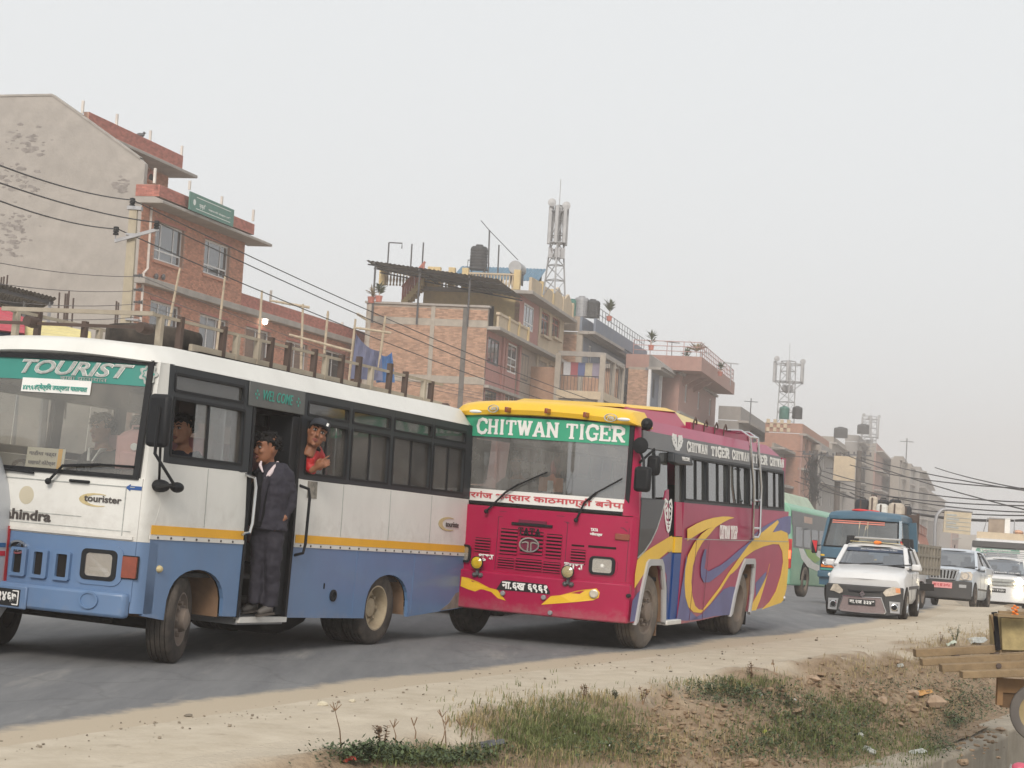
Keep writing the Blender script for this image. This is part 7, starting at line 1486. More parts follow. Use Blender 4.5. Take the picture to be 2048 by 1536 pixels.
# ---- far white bus with load on the roof
MF=vframe(1996,78,.27,v=1190); fb=empty('loaded_bus','far white bus with dark visor and a crate and bundles piled on its roof','bus',MF)
MB().loft([[(-1.25,y,.5),(-1.27,y,1.4),(-1.18*k,y+d,2.7),(-1.0*k,y+d,2.95-e),(1.0*k,y+d,2.95-e),(1.18*k,y+d,2.7),(1.27,y,1.4),(1.25,y,.5)]for y,d,k,e in((0,.1,.97,.1),(.3,0,1,0),(9,0,1,0))]).build('body',M_cwhite,fb,smooth=True)
Sb_=lambda x,z,o:(x,.0+max(0,(z-1.4)*.08)+.05*(abs(x)/1.2)**2-o,z)
sbox(mb:=MB(),-1.12,1.12,1.5,2.62,.0,.02,8); smap(mb,Sb_).build('windscreen',M_cg,fb); sbox(mb:=MB(),-1.16,1.16,2.55,2.82,.0,.12,8); smap(mb,Sb_).build('visor',M_bump,fb,bevel=.03); sbox(mb:=MB(),-1.0,1.0,2.33,2.52,.02,.03,6); smap(mb,Sb_).build('name_strip',mat('grn_strip',(.12,.3,.22),.6),fb); slettering('रुकुम यातायात',fb,M_lw,Sb_,-.2,2.36,1.3,.13,out=.03,bold=.02)
MB().box(-1.0,1.1,.6,7,2.97,3.25).build('roof_board',M_cream,fb)
for(x0,x1,y0,y1,z1,m,l,nm)in((-.55,.35,1.5,2.6,3.95,mat('load_brown',(.3,.24,.19),.9,var=.2),'brown boxy crate with pale cloth edge on the far bus roof','crate'),(.5,.95,1.4,2.2,3.5,mat('load_peach',(.6,.36,.24),.9),'small peach bundle beside the crate on the far bus roof','bundle'),(.98,1.4,1.3,2.0,3.6,M_bag,'dark round bundle at the right end of the far bus roof','bundle')):
 e=empty(nm,l,'load',MF@Matrix.Translation(((x0+x1)/2,(y0+y1)/2,3.25)),'load on the far bus roof'); w2,d2=(x1-x0)/2,(y1-y0)/2
 if nm=='crate':MB().box(-w2,w2,-d2,d2,0,z1-3.25).build('box',m,e,bevel=.04); MB().box(w2*.55,w2+.02,-d2-.02,d2,.0,z1-3.24).build('cloth',M_lw,e); MB().tube([(-w2-.2,-d2,0),(-w2-.05,-d2,.65),(w2+.05,-d2,.68),(w2+.2,-d2,.65),(w2+.2,-d2,0)],.025).build('rail',M_steel,e)
 else:MB().ell((0,0,(z1-3.25)/2),w2,d2,(z1-3.25)/2).build('cloth_bundle',m,e,smooth=True)
# ---- dark car behind the minibus, low in the far lane
car('parked_car','dark grey car glimpsed low under the minibus tail','car',vframe(868,27.5,.42),1.6,3.8,1.45,.24,(.85,.95),(1.1,1.7),3.2,.9,M_cgrey,M_cgrey,R=.29,ax=(.7,3.0))
# ---- silver van at the left edge
M_svan=mat('silver_van',(.50,.52,.55),.4,var=.05,dust=.15,coat=.3)
c_=gpx(20,1312); ML=frame(c_.x,c_.y,.43,camber=.01)@Matrix.Translation((-.95,-4.6,0)); sv=empty('silver_van','silver van with red tail lamp and stripes cut off at the left picture edge','van',ML)
rings=[]
for z,o,b in((.30,.03,.12),(.45,0,.02),(1.1,0,.0),(1.45,.02,.03),(1.85,.10,.16),(2.1,.18,.3)):X=.95-o; rings.append([(-X,0,z),(-X,4.6-b-.15,z),(-X+.1,4.6-b,z),(X-.10,4.6-b,z),(X-.03,4.6-b-.05,z),(X,4.6-b-.18,z),(X,0,z)])
MB().loft(rings).build('body',M_svan,sv,smooth=True)
for z0,z1,m in((1.02,1.06,mat('stripe_blue',(.02,.10,.25),.5)),(.94,.985,mat('stripe_red',(.5,.02,.04),.5))):MB().box(.94,.956,0,4.4,z0,z1).build('side_stripe',m,sv)
MB().hexa([(.85,4.50,.62),(.965,4.40,.62),(.965,4.44,.62),(.87,4.60,.62),(.85,4.50,1.22),(.955,4.42,1.22),(.955,4.45,1.22),(.87,4.59,1.22)]).build('tail_lamp',M_tailr,sv)
MB().hexa([(.944,1,1.2),(.955,1,1.2),(.955,4.1,1.2),(.944,4.1,1.2),(.86,1,1.7),(.875,1,1.7),(.875,4.0,1.7),(.86,4.0,1.7)]).build('side_window',M_cg,sv)
for s in(1,-1):wheel(sv,s*.84,3.7,.33,.33,.2,s,M_rub,M_rimg,deep=.03); wheel(sv,s*.84,.8,.33,.33,.2,s,M_rub,M_rimg,deep=.03)
# ================================================================== PEOPLE
FOLD=bpy.data.textures.new('folds','CLOUDS'); FOLD.noise_scale=.11; FOLD.noise_depth=2
def blob(mb,name,m,parent,vox=.014,it=6):
 o=mb.build(name,m,parent)
 r=o.modifiers.new('r','REMESH'); r.mode='VOXEL'; r.voxel_size=vox; r.use_smooth_shade=True
 s=o.modifiers.new('s','SMOOTH'); s.factor=.5; s.iterations=it
 if name in('jacket','trousers','clothes'):d=o.modifiers.new('d','DISPLACE'); d.texture=FOLD; d.strength=.045; d.mid_level=.5; d.texture_coords='LOCAL'
 return o
def skin_mat(name,c):
 m=mat(name,c,.55,var=.08,scale=9); b=m.node_tree.nodes['Principled BSDF']; b.inputs['Subsurface Weight'].default_value=.12; b.inputs['Subsurface Radius'].default_value=(.02,.008,.004); return m
M_skin=skin_mat('skin_brown',(.25,.105,.055)); M_skinf=skin_mat('skin_light_brown',(.40,.20,.125)); M_hair=mat('black_hair',(.008,.007,.007),.7,var=.3,scale=30,spec=.18)
M_eyew=mat('eye_white',(.34,.31,.29),.3); M_iris=mat('eye_dark',(.012,.008,.006),.2); M_lip=mat('lips',(.26,.085,.065),.5)
def head_frame(c,yaw,pitch=0,roll=0):return Matrix.Translation(c)@Matrix.Rotation(yaw,4,'Z')@Matrix.Rotation(pitch,4,'X')@Matrix.Rotation(roll,4,'Y')
def head_geo(mb,M,k=1.0):
 """head centred at the ear line, face towards local -y; about .24 tall"""
 L=[(-.118,.034,-.060,-.002),(-.108,.046,-.084,.02),(-.085,.058,-.096,.045),(-.055,.066,-.099,.07),(-.02,.072,-.098,.088),(.015,.075,-.096,.098),(.05,.077,-.098,.102),(.085,.071,-.086,.09),(.11,.052,-.055,.062),(.122,.024,-.02,.03)]
 rings=[]
 for z,hw,f,b in L:
  r=[]
  for i in range(16):
   a=2*pi*i/16; x=hw*sin(a); c=cos(a); y=(f+b)/2-(b-f)/2*c*(1 if c<0 else.96); r.append(M@(Vector((x,y,z))*k))
  rings.append(r)
 mb.loft(rings)
 T=lambda p:M@(Vector(p)*k)
 mb.tube([T((0,-.088,.03)),T((0,-.106,.0)),T((0,-.122,-.03)),T((0,-.098,-.042))],[.010*k,.012*k,.017*k,.013*k],8)
 mb.tube([T((-.05,-.082,.042)),T((0,-.096,.045)),T((.05,-.082,.042))],[.010*k,.013*k,.010*k],8)
 mb.ell(T((0,-.088,-.105)),.022*k,.018*k,.016*k,8,6)
 for s in(1,-1):mb.ell(T((s*.040,-.080,-.022)),.022*k,.016*k,.018*k,8,6); mb.ell(T((s*.078,.008,-.008)),.010*k,.02*k,.032*k,8,6)
 mb.tube([T((0,.015,-.08)),T((0,.03,-.2))],[.047*k,.054*k],12)
def face_parts(parent,M,k=1.0,lip=True,brow=True):
 T=lambda p:M@(Vector(p)*k)
 for s in(1,-1):
  R=M.to_3x3()
  e=MB().ell(T((s*.033,-.0915,.012)),.017*k,.010*k,.009*k,10,8,R).build('eye',M_eyew,parent,smooth=True); MB().ell(T((s*.033,-.0985,.012)),.008*k,.005*k,.0085*k,10,8,R).build('iris',M_iris,e)
  MB().tube([T((s*.014,-.098,.020)),T((s*.033,-.103,.024)),T((s*.054,-.090,.018))],.0035*k,5).build('eyelid',M_hair,e)
  if brow:MB().tube([T((s*.012,-.104,.040)),T((s*.035,-.106,.048)),T((s*.058,-.088,.042))],[.005*k,.006*k,.003*k],5).build('eyebrow',M_hair,parent)
 if lip:
  MB().tube([T((-.026,-.094,-.066)),T((-.008,-.108,-.062)),T((.008,-.108,-.062)),T((.026,-.094,-.066))],[.003*k,.007*k,.007*k,.003*k],6).tube([T((-.022,-.095,-.070)),T((0,-.107,-.076)),T((.022,-.095,-.070))],[.003*k,.008*k,.003*k],6).build('lips',M_lip,parent,smooth=True)
def hair_cap(parent,M,k=1.0,low=-.02,fringe=.06,bun=False,thick=1.0,tuft=True):
 mb=MB(); T=lambda p:M@(Vector(p)*k)
 random.seed(4)
 for i in range(120):
  a=random.uniform(0,2*pi); u=random.uniform(0,1); z=-.03+.165*u
  f=cos(a)
  lo=fringe if f>.35 else low+(.03 if abs(f)<.35 else 0)
  if z<lo:z=random.uniform(lo,.125)
  s_=sqrt(max(.02,1-((z-.02)/.115)**2))if z>.02 else 1
  p=Vector((.078*thick*sin(a)*s_,-(.088 if f>.4 and z<.1 else.102)*thick*f*s_+.004,z)); mb.ell(T(p),.018*k,.018*k,.016*k,6,4)
 for i in range(40):a=random.uniform(0,6.28); r=random.uniform(0,.06); mb.ell(T((r*sin(a),r*cos(a),.122)),.022*k,.022*k,.014*k,6,4)
 if tuft:
  for i in range(16):x=random.uniform(-.06,.06); mb.ell(T((x,-.086,fringe+random.uniform(.0,.05))),.015*k,.013*k,.016*k,6,4)
 if bun:mb.ell(T((0,.13,.03)),.05*k,.045*k,.05*k,10,8)
 for i in range(90 if tuft else 0):
  a=random.uniform(0,6.28); u=random.uniform(-.4,1); zz=.03+.1*u if cos(a)<.3 else max(fringe,.04+.09*u); rr=sqrt(max(.05,1-((zz-.03)/.125)**2))if zz>.03 else 1
  if zz<.02 and abs(a-pi)>1.2:continue
  q=Vector((.080*sin(a)*rr,-(.096 if cos(a)>.3 else.104)*cos(a)*rr,zz)); d=Vector((sin(a)*.4+random.gauss(0,.4),-cos(a)*.4+random.gauss(0,.4),random.uniform(-.7,.5))).normalized(); mb.tube([T(q),T(q+d*.028),T(q+d*.045+Vector((0,0,-.008)))],[.009*k,.007*k,.004*k],4)
 return blob(mb,'hair',M_hair,parent,.0065,1)
def hand_geo(mb,wrist,d,up,side,k=1.0,curl=(.3,.35,.4,.5),point=False):
 """palm, four unequal fingers and a thumb growing from a wrist along d; palm normal = up"""
 d=Vector(d).normalized(); up=(Vector(up)-d*Vector(up).dot(d)).normalized(); lat=d.cross(up)*side; w0=Vector(wrist)
 mb.tube([w0-d*.05*k,w0,w0+d*.05*k,w0+d*.095*k],[.026*k,.025*k,.036*k,.034*k],8)
 for i,(o,L)in enumerate(((-.030,.075),(-.010,.085),(.011,.078),(.031,.062))):
  b=w0+d*.09*k+lat*o*k; c=curl[i]if not(point and i==0)else.03; a1,a2,a3=c,c*2.4,c*3.6; l=L*k
  dd=lambda a:d*cos(a)-up*sin(a)
  p1=b+dd(a1)*l*.45; p2=p1+dd(a2)*l*.32; p3=p2+dd(a3)*l*.25; mb.tube([b-d*.02*k,b,p1,p2,p3],[.011*k,.0105*k,.0095*k,.0085*k,.0065*k],6)
 t=w0+d*.03*k-lat*.03*k; mb.tube([w0+d*.02*k-lat*.015*k,t,t+(d*.7-lat*.6-up*.3)*.035*k,t+(d*.9-lat*.3-up*.5)*.065*k],[.015*k,.0135*k,.011*k,.008*k],6)
M_suit=mat('suit_grey',(.020,.018,.029),.8,var=.1,scale=14,bump=.1,bscale=60); M_suitd=mat('suit_trousers',(.017,.015,.024),.8,var=.12,scale=14,bump=.1,bscale=60)
M_blkc=mat('black_cloth',(.012,.012,.014),.9,spec=.15); M_shirt=mat('striped_shirt',(.62,.52,.53),.8); M_shoe=mat('dusty_shoe',(.04,.036,.034),.5,dust=.5,dustcol=(.16,.14,.12)); M_navy_c=mat('navy_sweater',(.012,.016,.03),.9,bump=.1)
Kp=1.1
def body_pts(D):return lambda u,v,dy=0:at(u,v,D+dy)
# ---- man standing in the doorway
Dm=18.62; P=body_pts(Dm)
mn=empty('person','man in grey suit standing in the open doorway of the minibus','person',Matrix.Translation(P(520,1228)))
Mi=mn.matrix_world.inverted()
L_=lambda u,v,dy=0:Mi@P(u,v,dy)
Kp=1.24
MHd=head_frame(L_(535,897),radians(-52),radians(2),radians(3))
mb=MB(); head_geo(mb,MHd,Kp)
mb.tube([L_(546,930),L_(547,960),L_(542,1000),L_(536,1050)],[.07,.12,.13,.13],12)
mb.tube([L_(572,955,.02),L_(577,1000,.05),L_(560,1042,-.05)],[.06,.05,.04],10); mb.tube([L_(512,958,.05),L_(500,1005,.0),L_(512,1045,-.08)],[.06,.05,.04],10)
for a,b,c in(((544,1055),(545,1130),(541,1208)),((524,1060),(516,1130),(511,1200))):mb.tube([L_(*a),L_(*b),L_(*c)],[.09,.06,.04],10)
hand_geo(mb,L_(563,1040,-.06),L_(548,1052,-.1)-L_(563,1040,-.06),(0,-1,.3),1,Kp)
blob(mb,'body',M_skin,mn,.010,3); face_parts(mn,MHd,Kp); hair_cap(mn,MHd,Kp,low=.0,fringe=.064,thick=1.0)
mb=MB(); mb.tube([L_(549,927,.03),L_(549,938,.02),L_(549,955,.02),L_(546,985),L_(542,1015),L_(541,1048),L_(540,1060)],[.085,.15,.185,.185,.165,.175,.18],16)
mb.tube([L_(560,940,.02),L_(572,950,.02),L_(580,985,.05),L_(580,1006,.06),L_(568,1032,.0),L_(562,1041,-.05)],[.09,.085,.075,.07,.058,.055],10); mb.tube([L_(532,944,.05),L_(514,954,.08),L_(508,1000,.1),L_(516,1040,.1)],[.09,.08,.07,.06],10)
jk=blob(mb,'jacket',M_suit,mn,.012,8)
for pts,m,nm in(([(540,940,-.13),(531,965,-.2),(524,1000,-.19),(519,1043,-.19)],M_suitd,'lapel'),):MB().tube([L_(*p)for p in pts],[.02,.035,.025,.012],6).build(nm,m,jk,smooth=True)
mb=MB().tube([L_(523,948,-.06),L_(520,975,-.12),L_(515,1010,-.12),L_(513,1052,-.1)],[.06,.10,.10,.09],10); blob(mb,'waistcoat',M_blkc,mn,.014,4)
mb=MB().tube([L_(553,927,-.06),L_(541,945,-.15),L_(530,960,-.19)],[.014,.028,.02],6).tube([L_(523,922,-.1),L_(520,930,-.13),L_(526,945,-.17)],[.012,.02,.01],6).tube([L_(556,925,.02),L_(552,930,.08),L_(535,930,.08)],.02,6); blob(mb,'shirt_collar',M_shirt,mn,.008,2)
mb=MB(); mb.tube([L_(541,1042),L_(547,1075,-.02),L_(546,1130,-.05),L_(543,1175),L_(541,1214)],[.14,.105,.082,.076,.078],12); mb.tube([L_(530,1045,.02),L_(521,1080,.0),L_(515,1130,-.01),L_(512,1175,.0),L_(510,1207,.0)],[.13,.10,.078,.073,.076],12)
blob(mb,'trousers',M_suitd,mn,.014,6)
for(h,t,dy)in(((540,1216),(516,1226),-.02),((510,1210),(484,1221),.06)):
 a,b=L_(*h,dy),L_(*t,dy-.06); mb=MB().tube([a+Vector((.03,0,.0)),a,a.lerp(b,.5),b],[.045,.055,.045,.03],10); blob(mb,'shoe',M_shoe,mn,.008,2); MB().bar(a+Vector((.04,0,-.05)),b+Vector((-.02,0,-.03)),.09,.02).build('sole',M_rub,mn)
# ---- man in cap leaning out of the window
Dc=19.42; Kp=1.25; P=body_pts(Dc); cp=empty('person','man in dark cap and red jacket leaning out of the first window behind the door','person',Matrix.Translation(P(632,950))); Mi=cp.matrix_world.inverted(); L_=lambda u,v,dy=0:Mi@P(u,v,dy)
MHd=head_frame(L_(634,868,-.1),radians(12),radians(-6),radians(20))
mb=MB(); head_geo(mb,MHd,Kp); mb.tube([L_(628,895,.0),L_(618,925,.3),L_(612,945,.45)],[.075,.14,.14],10); mb.tube([L_(622,905,.02),L_(619,925,-.04),L_(625,940,-.1),L_(630,938,-.12)],[.07,.055,.045,.034],10)
hand_geo(mb,L_(630,937,-.12),L_(645,928,-.14)-L_(630,937,-.12),(.1,-1,.2),1,Kp,(.05,.5,.55,.6),point=True)
blob(mb,'body',M_skin,cp,.009,2); face_parts(cp,MHd,Kp)
mb=MB(); T=lambda p:MHd@(Vector(p)*Kp)
for k in range(6):pass
mb.loft([[T((r*.088*sin(2*pi*i/16),.004-r*.112*cos(2*pi*i/16),z))for i in range(16)]for z,r in((.05,1.02),(.085,1.0),(.115,.85),(.135,.5),(.142,.1))])
mb.loft([[T((x,y,z))for x,y,z in((-.075,-.09,.05),(-.05,-.15,.055),(0,-.185,.06),(.05,-.15,.055),(.075,-.09,.05),(0,-.085,.06))],[T((x,y,z+.012))for x,y,z in((-.075,-.09,.05),(-.05,-.15,.055),(0,-.185,.06),(.05,-.15,.055),(.075,-.09,.05),(0,-.085,.06))]])
mb.build('cap',mat('cap_navy',(.025,.028,.036),.8),cp,smooth=True); MB().box(-.012,.012,-.004,0,-.016,.016).build('cap_badge',M_lw,cp).matrix_local=MHd@Matrix.Translation((.045*Kp,-.118*Kp,.088*Kp))
hair_cap(cp,MHd,Kp*.97,low=-.02,fringe=.09,tuft=False)
M_redj=mat('red_jacket',(.42,.012,.014),.55,var=.15,scale=10); mb=MB().tube([L_(626,900,.02),L_(620,918,.22),L_(612,945,.5)],[.10,.17,.18],12).tube([L_(626,902,.0),L_(619,922,-.05),L_(620,938,-.06),L_(629,939,-.11)],[.09,.075,.062,.052],10).tube([L_(612,905,.2),L_(575,905,.35),L_(545,900,.5)],[.11,.09,.08],10); blob(mb,'jacket',M_redj,cp,.012,5)
mb=MB().tube([L_(636,893,-.03),L_(630,899,-.03),L_(622,897,.02)],[.05,.062,.06],10); blob(mb,'black_collar',M_blkc,cp,.010,3)
# ---- seated / partly hidden people
Kp=1.15
def sitter(label,D,head,yaw,torso,cloth,skin=None,k=Kp,bun=False,pitch=0,roll=0,fringe=.06,collar=None,arms=True,low=-.02):
 P=body_pts(D); c=empty('person',label,'person',Matrix.Translation(P(torso[0],torso[1]))); Mi=c.matrix_world.inverted(); Lq=lambda u,v,dy=0:Mi@P(u,v,dy); q=3656/D
 Mh=head_frame(Lq(*head),radians(yaw),radians(pitch),radians(roll)); mb=MB(); head_geo(mb,Mh,k); hz_=head[1]; n0=(head[0],hz_+.2*q)
 sh=Lq(head[0]*.8+torso[0]*.2,hz_+.26*q,.03); wa=Lq(torso[0],hz_+.75*q,.05); f_=Matrix.Rotation(radians(yaw)*.7,3,'Z'); lat=f_@Vector((1,0,0)); fw=f_@Vector((0,-1,0))
 mb.tube([sh+Vector((0,0,.1)),sh,wa],[.06,.15,.15],12); hp=wa
 for s in(1,-1):mb.tube([hp+lat*s*.1,hp+lat*s*.11+fw*.42,hp+lat*s*.11+fw*.42+Vector((0,0,-.42))],[.085,.07,.05],8)
 blob(mb,'body',skin or M_skin,c,.012,2); face_parts(c,Mh,k); hair_cap(c,Mh,k,low=low,fringe=fringe,bun=bun)
 mb=MB().tube([sh+Vector((0,0,.05)),sh+Vector((0,0,-.02)),sh.lerp(wa,.4),wa],[.11,.19,.2,.19],14)
 for s in(1,-1):e=sh+lat*s*.25+Vector((0,0,-.34))+fw*.04; mb.tube([sh+lat*s*.1+Vector((0,0,-.0)),sh+lat*s*.21+Vector((0,0,-.06)),e,e+fw*.25-lat*s*.06],[.09,.085,.065,.05],10)
 for s in(1,-1):mb.tube([hp+lat*s*.1,hp+lat*s*.11+fw*.42,hp+lat*s*.11+fw*.42+Vector((0,0,-.40))],[.12,.10,.075],8)
 blob(mb,'clothes',cloth,c,.016,5)
 if collar:
  mb=MB(); T=lambda p:Mh@(Vector(p)*k)
  for s in(1,-1):mb.hexa([sh+fw*.12+lat*s*.0+Vector((0,0,-.1)),sh+fw*.13+lat*s*.02+Vector((0,0,-.1)),sh+fw*.06+lat*s*.085+Vector((0,0,.07)),sh+fw*.05+lat*s*.08+Vector((0,0,.07)),sh+fw*.21+Vector((0,0,-.09)),sh+fw*.215+lat*s*.03+Vector((0,0,-.08)),sh+fw*.15+lat*s*.075+Vector((0,0,.06)),sh+fw*.14+lat*s*.06+Vector((0,0,.07))])
  mb.build('shirt_collar',collar,c,smooth=True); MB().bar(sh+fw*.215+Vector((0,0,-.06)),sh+fw*.23+Vector((0,0,-.3)),.05,.02).build('tie',M_blkc,c)
 return c
sitter('young woman in navy sweater with tied hair looking out of the front side window',17.85,(366,860),-30,(372,930),M_navy_c,M_skinf,bun=True,fringe=.07,low=.0)
sitter('student in dark blazer and white collar behind the dusty windscreen',17.9,(205,858),-35,(212,945),M_blkc,M_skinf,collar=M_lw)
bw=sitter('passenger turned away behind the windscreen wearing a pale pink backpack',17.75,(283,862),-150,(278,945),mat('pale_coat',(.35,.22,.21),.9),M_skinf)
bp=empty('backpack','pale pink backpack with round badge carried behind the windscreen','backpack',Matrix.Translation(at(268,940,17.48)))
M_pkb=mat('pink_fabric',(.55,.29,.28),.85,var=.1,scale=8); mb=MB().box(-.17,.17,-.10,.10,0,.32).ell((0,0,.30),.17,.10,.09,12,8); blob(mb,'bag',M_pkb,bp,.015,4); MB().box(-.13,.13,-.125,-.09,.02,.17).build('pocket',M_pkb,bp,bevel=.03); MB().lathe([(0,-.128),(.035,-.128),(.035,-.12),(0,-.12)],(0.01,0,.22),'y',14).build('badge',M_lw,bp); MB().tube([(-.05,0,.36),(-.04,0,.42),(.04,0,.42),(.05,0,.36)],.012).build('handle',M_pkb,bp)
sitter('dark haired passenger with head bowed at the rearmost side window',23.3,(897,962),-70,(902,1010),mat('maroon_knit',(.12,.035,.04),.9),pitch=25)
sitter('passenger in pale grey coat at the second window behind the door',21.15,(716,915),-60,(722,985),mat('grey_coat',(.22,.2,.19),.9),M_skinf,roll=5)
sitter('passenger in black jacket at the third window behind the door',21.9,(790,938),-75,(805,1000),M_blkc)
sitter('dim figure of the coach driver behind the grey windscreen',23.2,(1035,925),-10,(1035,1010),mat('driver_shirt',(.16,.15,.15),.9))
# ================================================================== POLES, WIRES, STALLS
M_wire=mat('cable_black',(.03,.03,.032),.7)
M_pole=mat('pole_concrete',(.45,.39,.29),.9,var=.12,dust=.3,dustcol=(.25,.22,.17),streak=2)
def sag(p,q,s,n=18):return[p.lerp(q,i/n)-Vector((0,0,4*s*(i/n)*(1-i/n)))for i in range(n+1)]
Yp=56; pb=at(262,660,Yp); ptp=at(268,412,Yp); up=(ptp-pb)
pl=empty('utility_pole','tapered cream concrete utility pole with insulators in front of the brick house corner','pole',Matrix.Translation((pb.x-.15,Yp,gz(Yp))))
Mi=pl.matrix_world.inverted(); Q=lambda u,v,Y=Yp:Mi@at(u,v,Y)
t_=Q(268,414); MB().hexa([(-.22,-.18,0),(.22,-.18,0),(.22,.18,0),(-.22,.18,0),(t_.x-.12,-.1,t_.z),(t_.x+.12,-.1,t_.z),(t_.x+.12,.1,t_.z),(t_.x-.12,.1,t_.z)]).build('shaft',M_pole,pl,bevel=.02)
a,b=Q(232,484),Q(320,460); MB().bar((a.x,-.2,a.z),(b.x,-.2,b.z),.08,.1).build('crossarm',M_steel,pl); c_=Q(270,417); MB().box(c_.x-.22,c_.x+.22,-.14,.14,c_.z-.05,c_.z+.06).build('cap',M_steel,pl)
for u,v in((235,462),(316,450),(265,403)):
 p=Q(u,v); MB().lathe([(0,-.16),(.09,-.15),(.09,-.10),(.05,-.08),(.09,-.06),(.09,0),(.05,.02),(.09,.04),(.08,.1),(0,.12)],(p.x,-.2 if u!=265 else 0,p.z),'z',12).build('insulator',M_blk,pl);
 if u!=265:MB().tube([(p.x,-.2,p.z-.15),(p.x,-.2,p.z-.38)],.02).build('pin',M_steel,pl)
for v in(553,581,606,632):p=Q(283,v); MB().tube([(p.x-.2,-.2,p.z),(p.x+.02,-.25,p.z)],.03).lathe([(0,-.05),(.07,-.05),(.04,0),(.07,.05),(0,.05)],(p.x+.02,-.25,p.z),'x',10).build('shackle',M_dsteel,pl)
for v in(470,640):p=Q(266,v); MB().box(p.x-.2,p.x+.2,-.19,.19,p.z-.03,p.z+.03).build('band',M_steel,pl)
MB().tube([Q(268,500),Q(259,520),Q(258,545),Q(257,600),Q(262,625)],.018,5).build('loose_wire',M_wire,pl)
FAR=150
for k,(v0,m,v1,l)in enumerate((((0,331),(265,400),(1628,905),'uppermost'),((0,366),(316,445),(1636,915),'middle'),((0,402),(235,458),(1622,915),'lowest'))):
 e=empty('power_line','thick black overhead power line, %s of the three crossing the gable and sky'%l,'wire',None,'overhead power lines'); A_=at(*v0,38+k);
 A0=A_+(A_-at(*m,Yp-.2))*.6
 MB().tube([A0]+sag(A_,at(*m,Yp-.2),.12,10)+sag(at(*m,Yp-.2),at(*v1,FAR),1.6,26)[1:],.019,5).build('cable',M_wire,e)
for k,((u0,v0),(u1,v1),l)in enumerate((((0,526),(283,553),'highest'),((0,568),(283,581),'second'),((0,602),(283,607),'third'),((0,632),(283,633),'lowest'))):
 e=empty('service_wire','thin wire running left from the pole side across the gable, %s of four'%l,'wire',None,'thin service wires'); A_=at(u0,v0,44); B_=at(u1,v1,Yp-.25); MB().tube([A_+(A_-B_)*.3]+sag(A_,B_,.1,8)+(sag(B_,at(1200+60*k,800+8*k,140),1.4,20)[1:]if k<3 else[]),.010,4).build('cable',mat('wire_grey',(.12,.11,.11),.7),e)
M_dpole=mat('dark_pole',(.11,.095,.085),.9)
def far_pole(u,v0,v1,Y,label,arms=1,w=.23):
 p,q=at(u,v1,Y),at(u+3,v0,Y); e=empty('utility_pole',label,'pole',Matrix.Translation((p.x,Y,gz(Y))),'far utility poles'); h=q.z-gz(Y); dx=q.x-p.x
 MB().tube([(0,0,0),(dx,0,h)],[w*1.25,w],8).build('shaft',M_dpole,e);
 for i in range(arms):z=h-.35-1.0*i; MB().bar((dx-1.0,-.1,z),(dx+1.0,-.1,z+.0),.1,.12).build('crossarm',M_dsteel,e)
 for s in(-.9,-.45,.45,.9):MB().lathe([(0,0),(.07,.02),(.07,.2),(0,.22)],(dx+s,-.1,h-.3),'z',8).build('insulator',M_dsteel,e)
 return Vector((p.x+dx,Y,q.z))
T1=far_pole(1674,905,1040,150,'dark utility pole with a small billboard frame behind the green coach',2); T2=far_pole(1716,902,1010,152,'taller far utility pole with cross arms in front of the hazy grey house',2); T3=far_pole(1628,900,1010,140,'far pole wrapped in a tangle of cables beside the red brick house',1,.2)
tg=empty('cable_tangle','dense tangle of black cables wound around the far pole','wire',None); mb=MB(); random.seed(2)
for i in range(30):
 pts=[at(1628+random.gauss(0,9),915+j*17+random.gauss(0,7),139.5+random.gauss(0,.4))for j in range(6)]; mb.tube(pts,.03,4)
mb.build('cables',M_wire,tg)['kind']='stuff'
bb=empty('billboard','cream billboard panel mounted on the dark far utility pole','billboard',Matrix.Translation(at(1688,937,149))); MB().box(-.85,.9,-.05,.05,-1.0,1.0).build('panel',M_cream,bb); MB().box(-.9,.95,-.07,.07,-1.08,-1.0).build('frame',M_dsteel,bb)
lw_=[((1680,905),(2060,1012),'topmost, leaving from a rooftop'),((1720,915),(2060,975),'second'),((1870,935),(2060,975),'shortest upper'),((1700,930),(2060,965),'nearly level'),((1640,940),(2060,985),'third'),((1640,950),(2060,1000),'fourth'),((1600,955),(2060,992),'fifth'),((1590,962),(2060,1004),'sixth'),((1640,968),(2060,1009),'thick seventh'),((1700,985),(2060,1010),'lowest, sagging')]
for k,((u0,v0),(u1,v1),l)in enumerate(lw_):
 e=empty('street_cable','far street cable across the pale sky at right, %s'%l,'wire',None,'street cables fanning to the right'); A_,B_=at(u0,v0,148),at(u1,v1,95); MB().tube(sag(A_,B_+(B_-A_)*.25,[.4,.3,.2,.5,.8,1.0,.8,1.1,1.3,1.2][k],20),.035 if k not in(8,9)else.06,4).build('cable',M_wire,e)
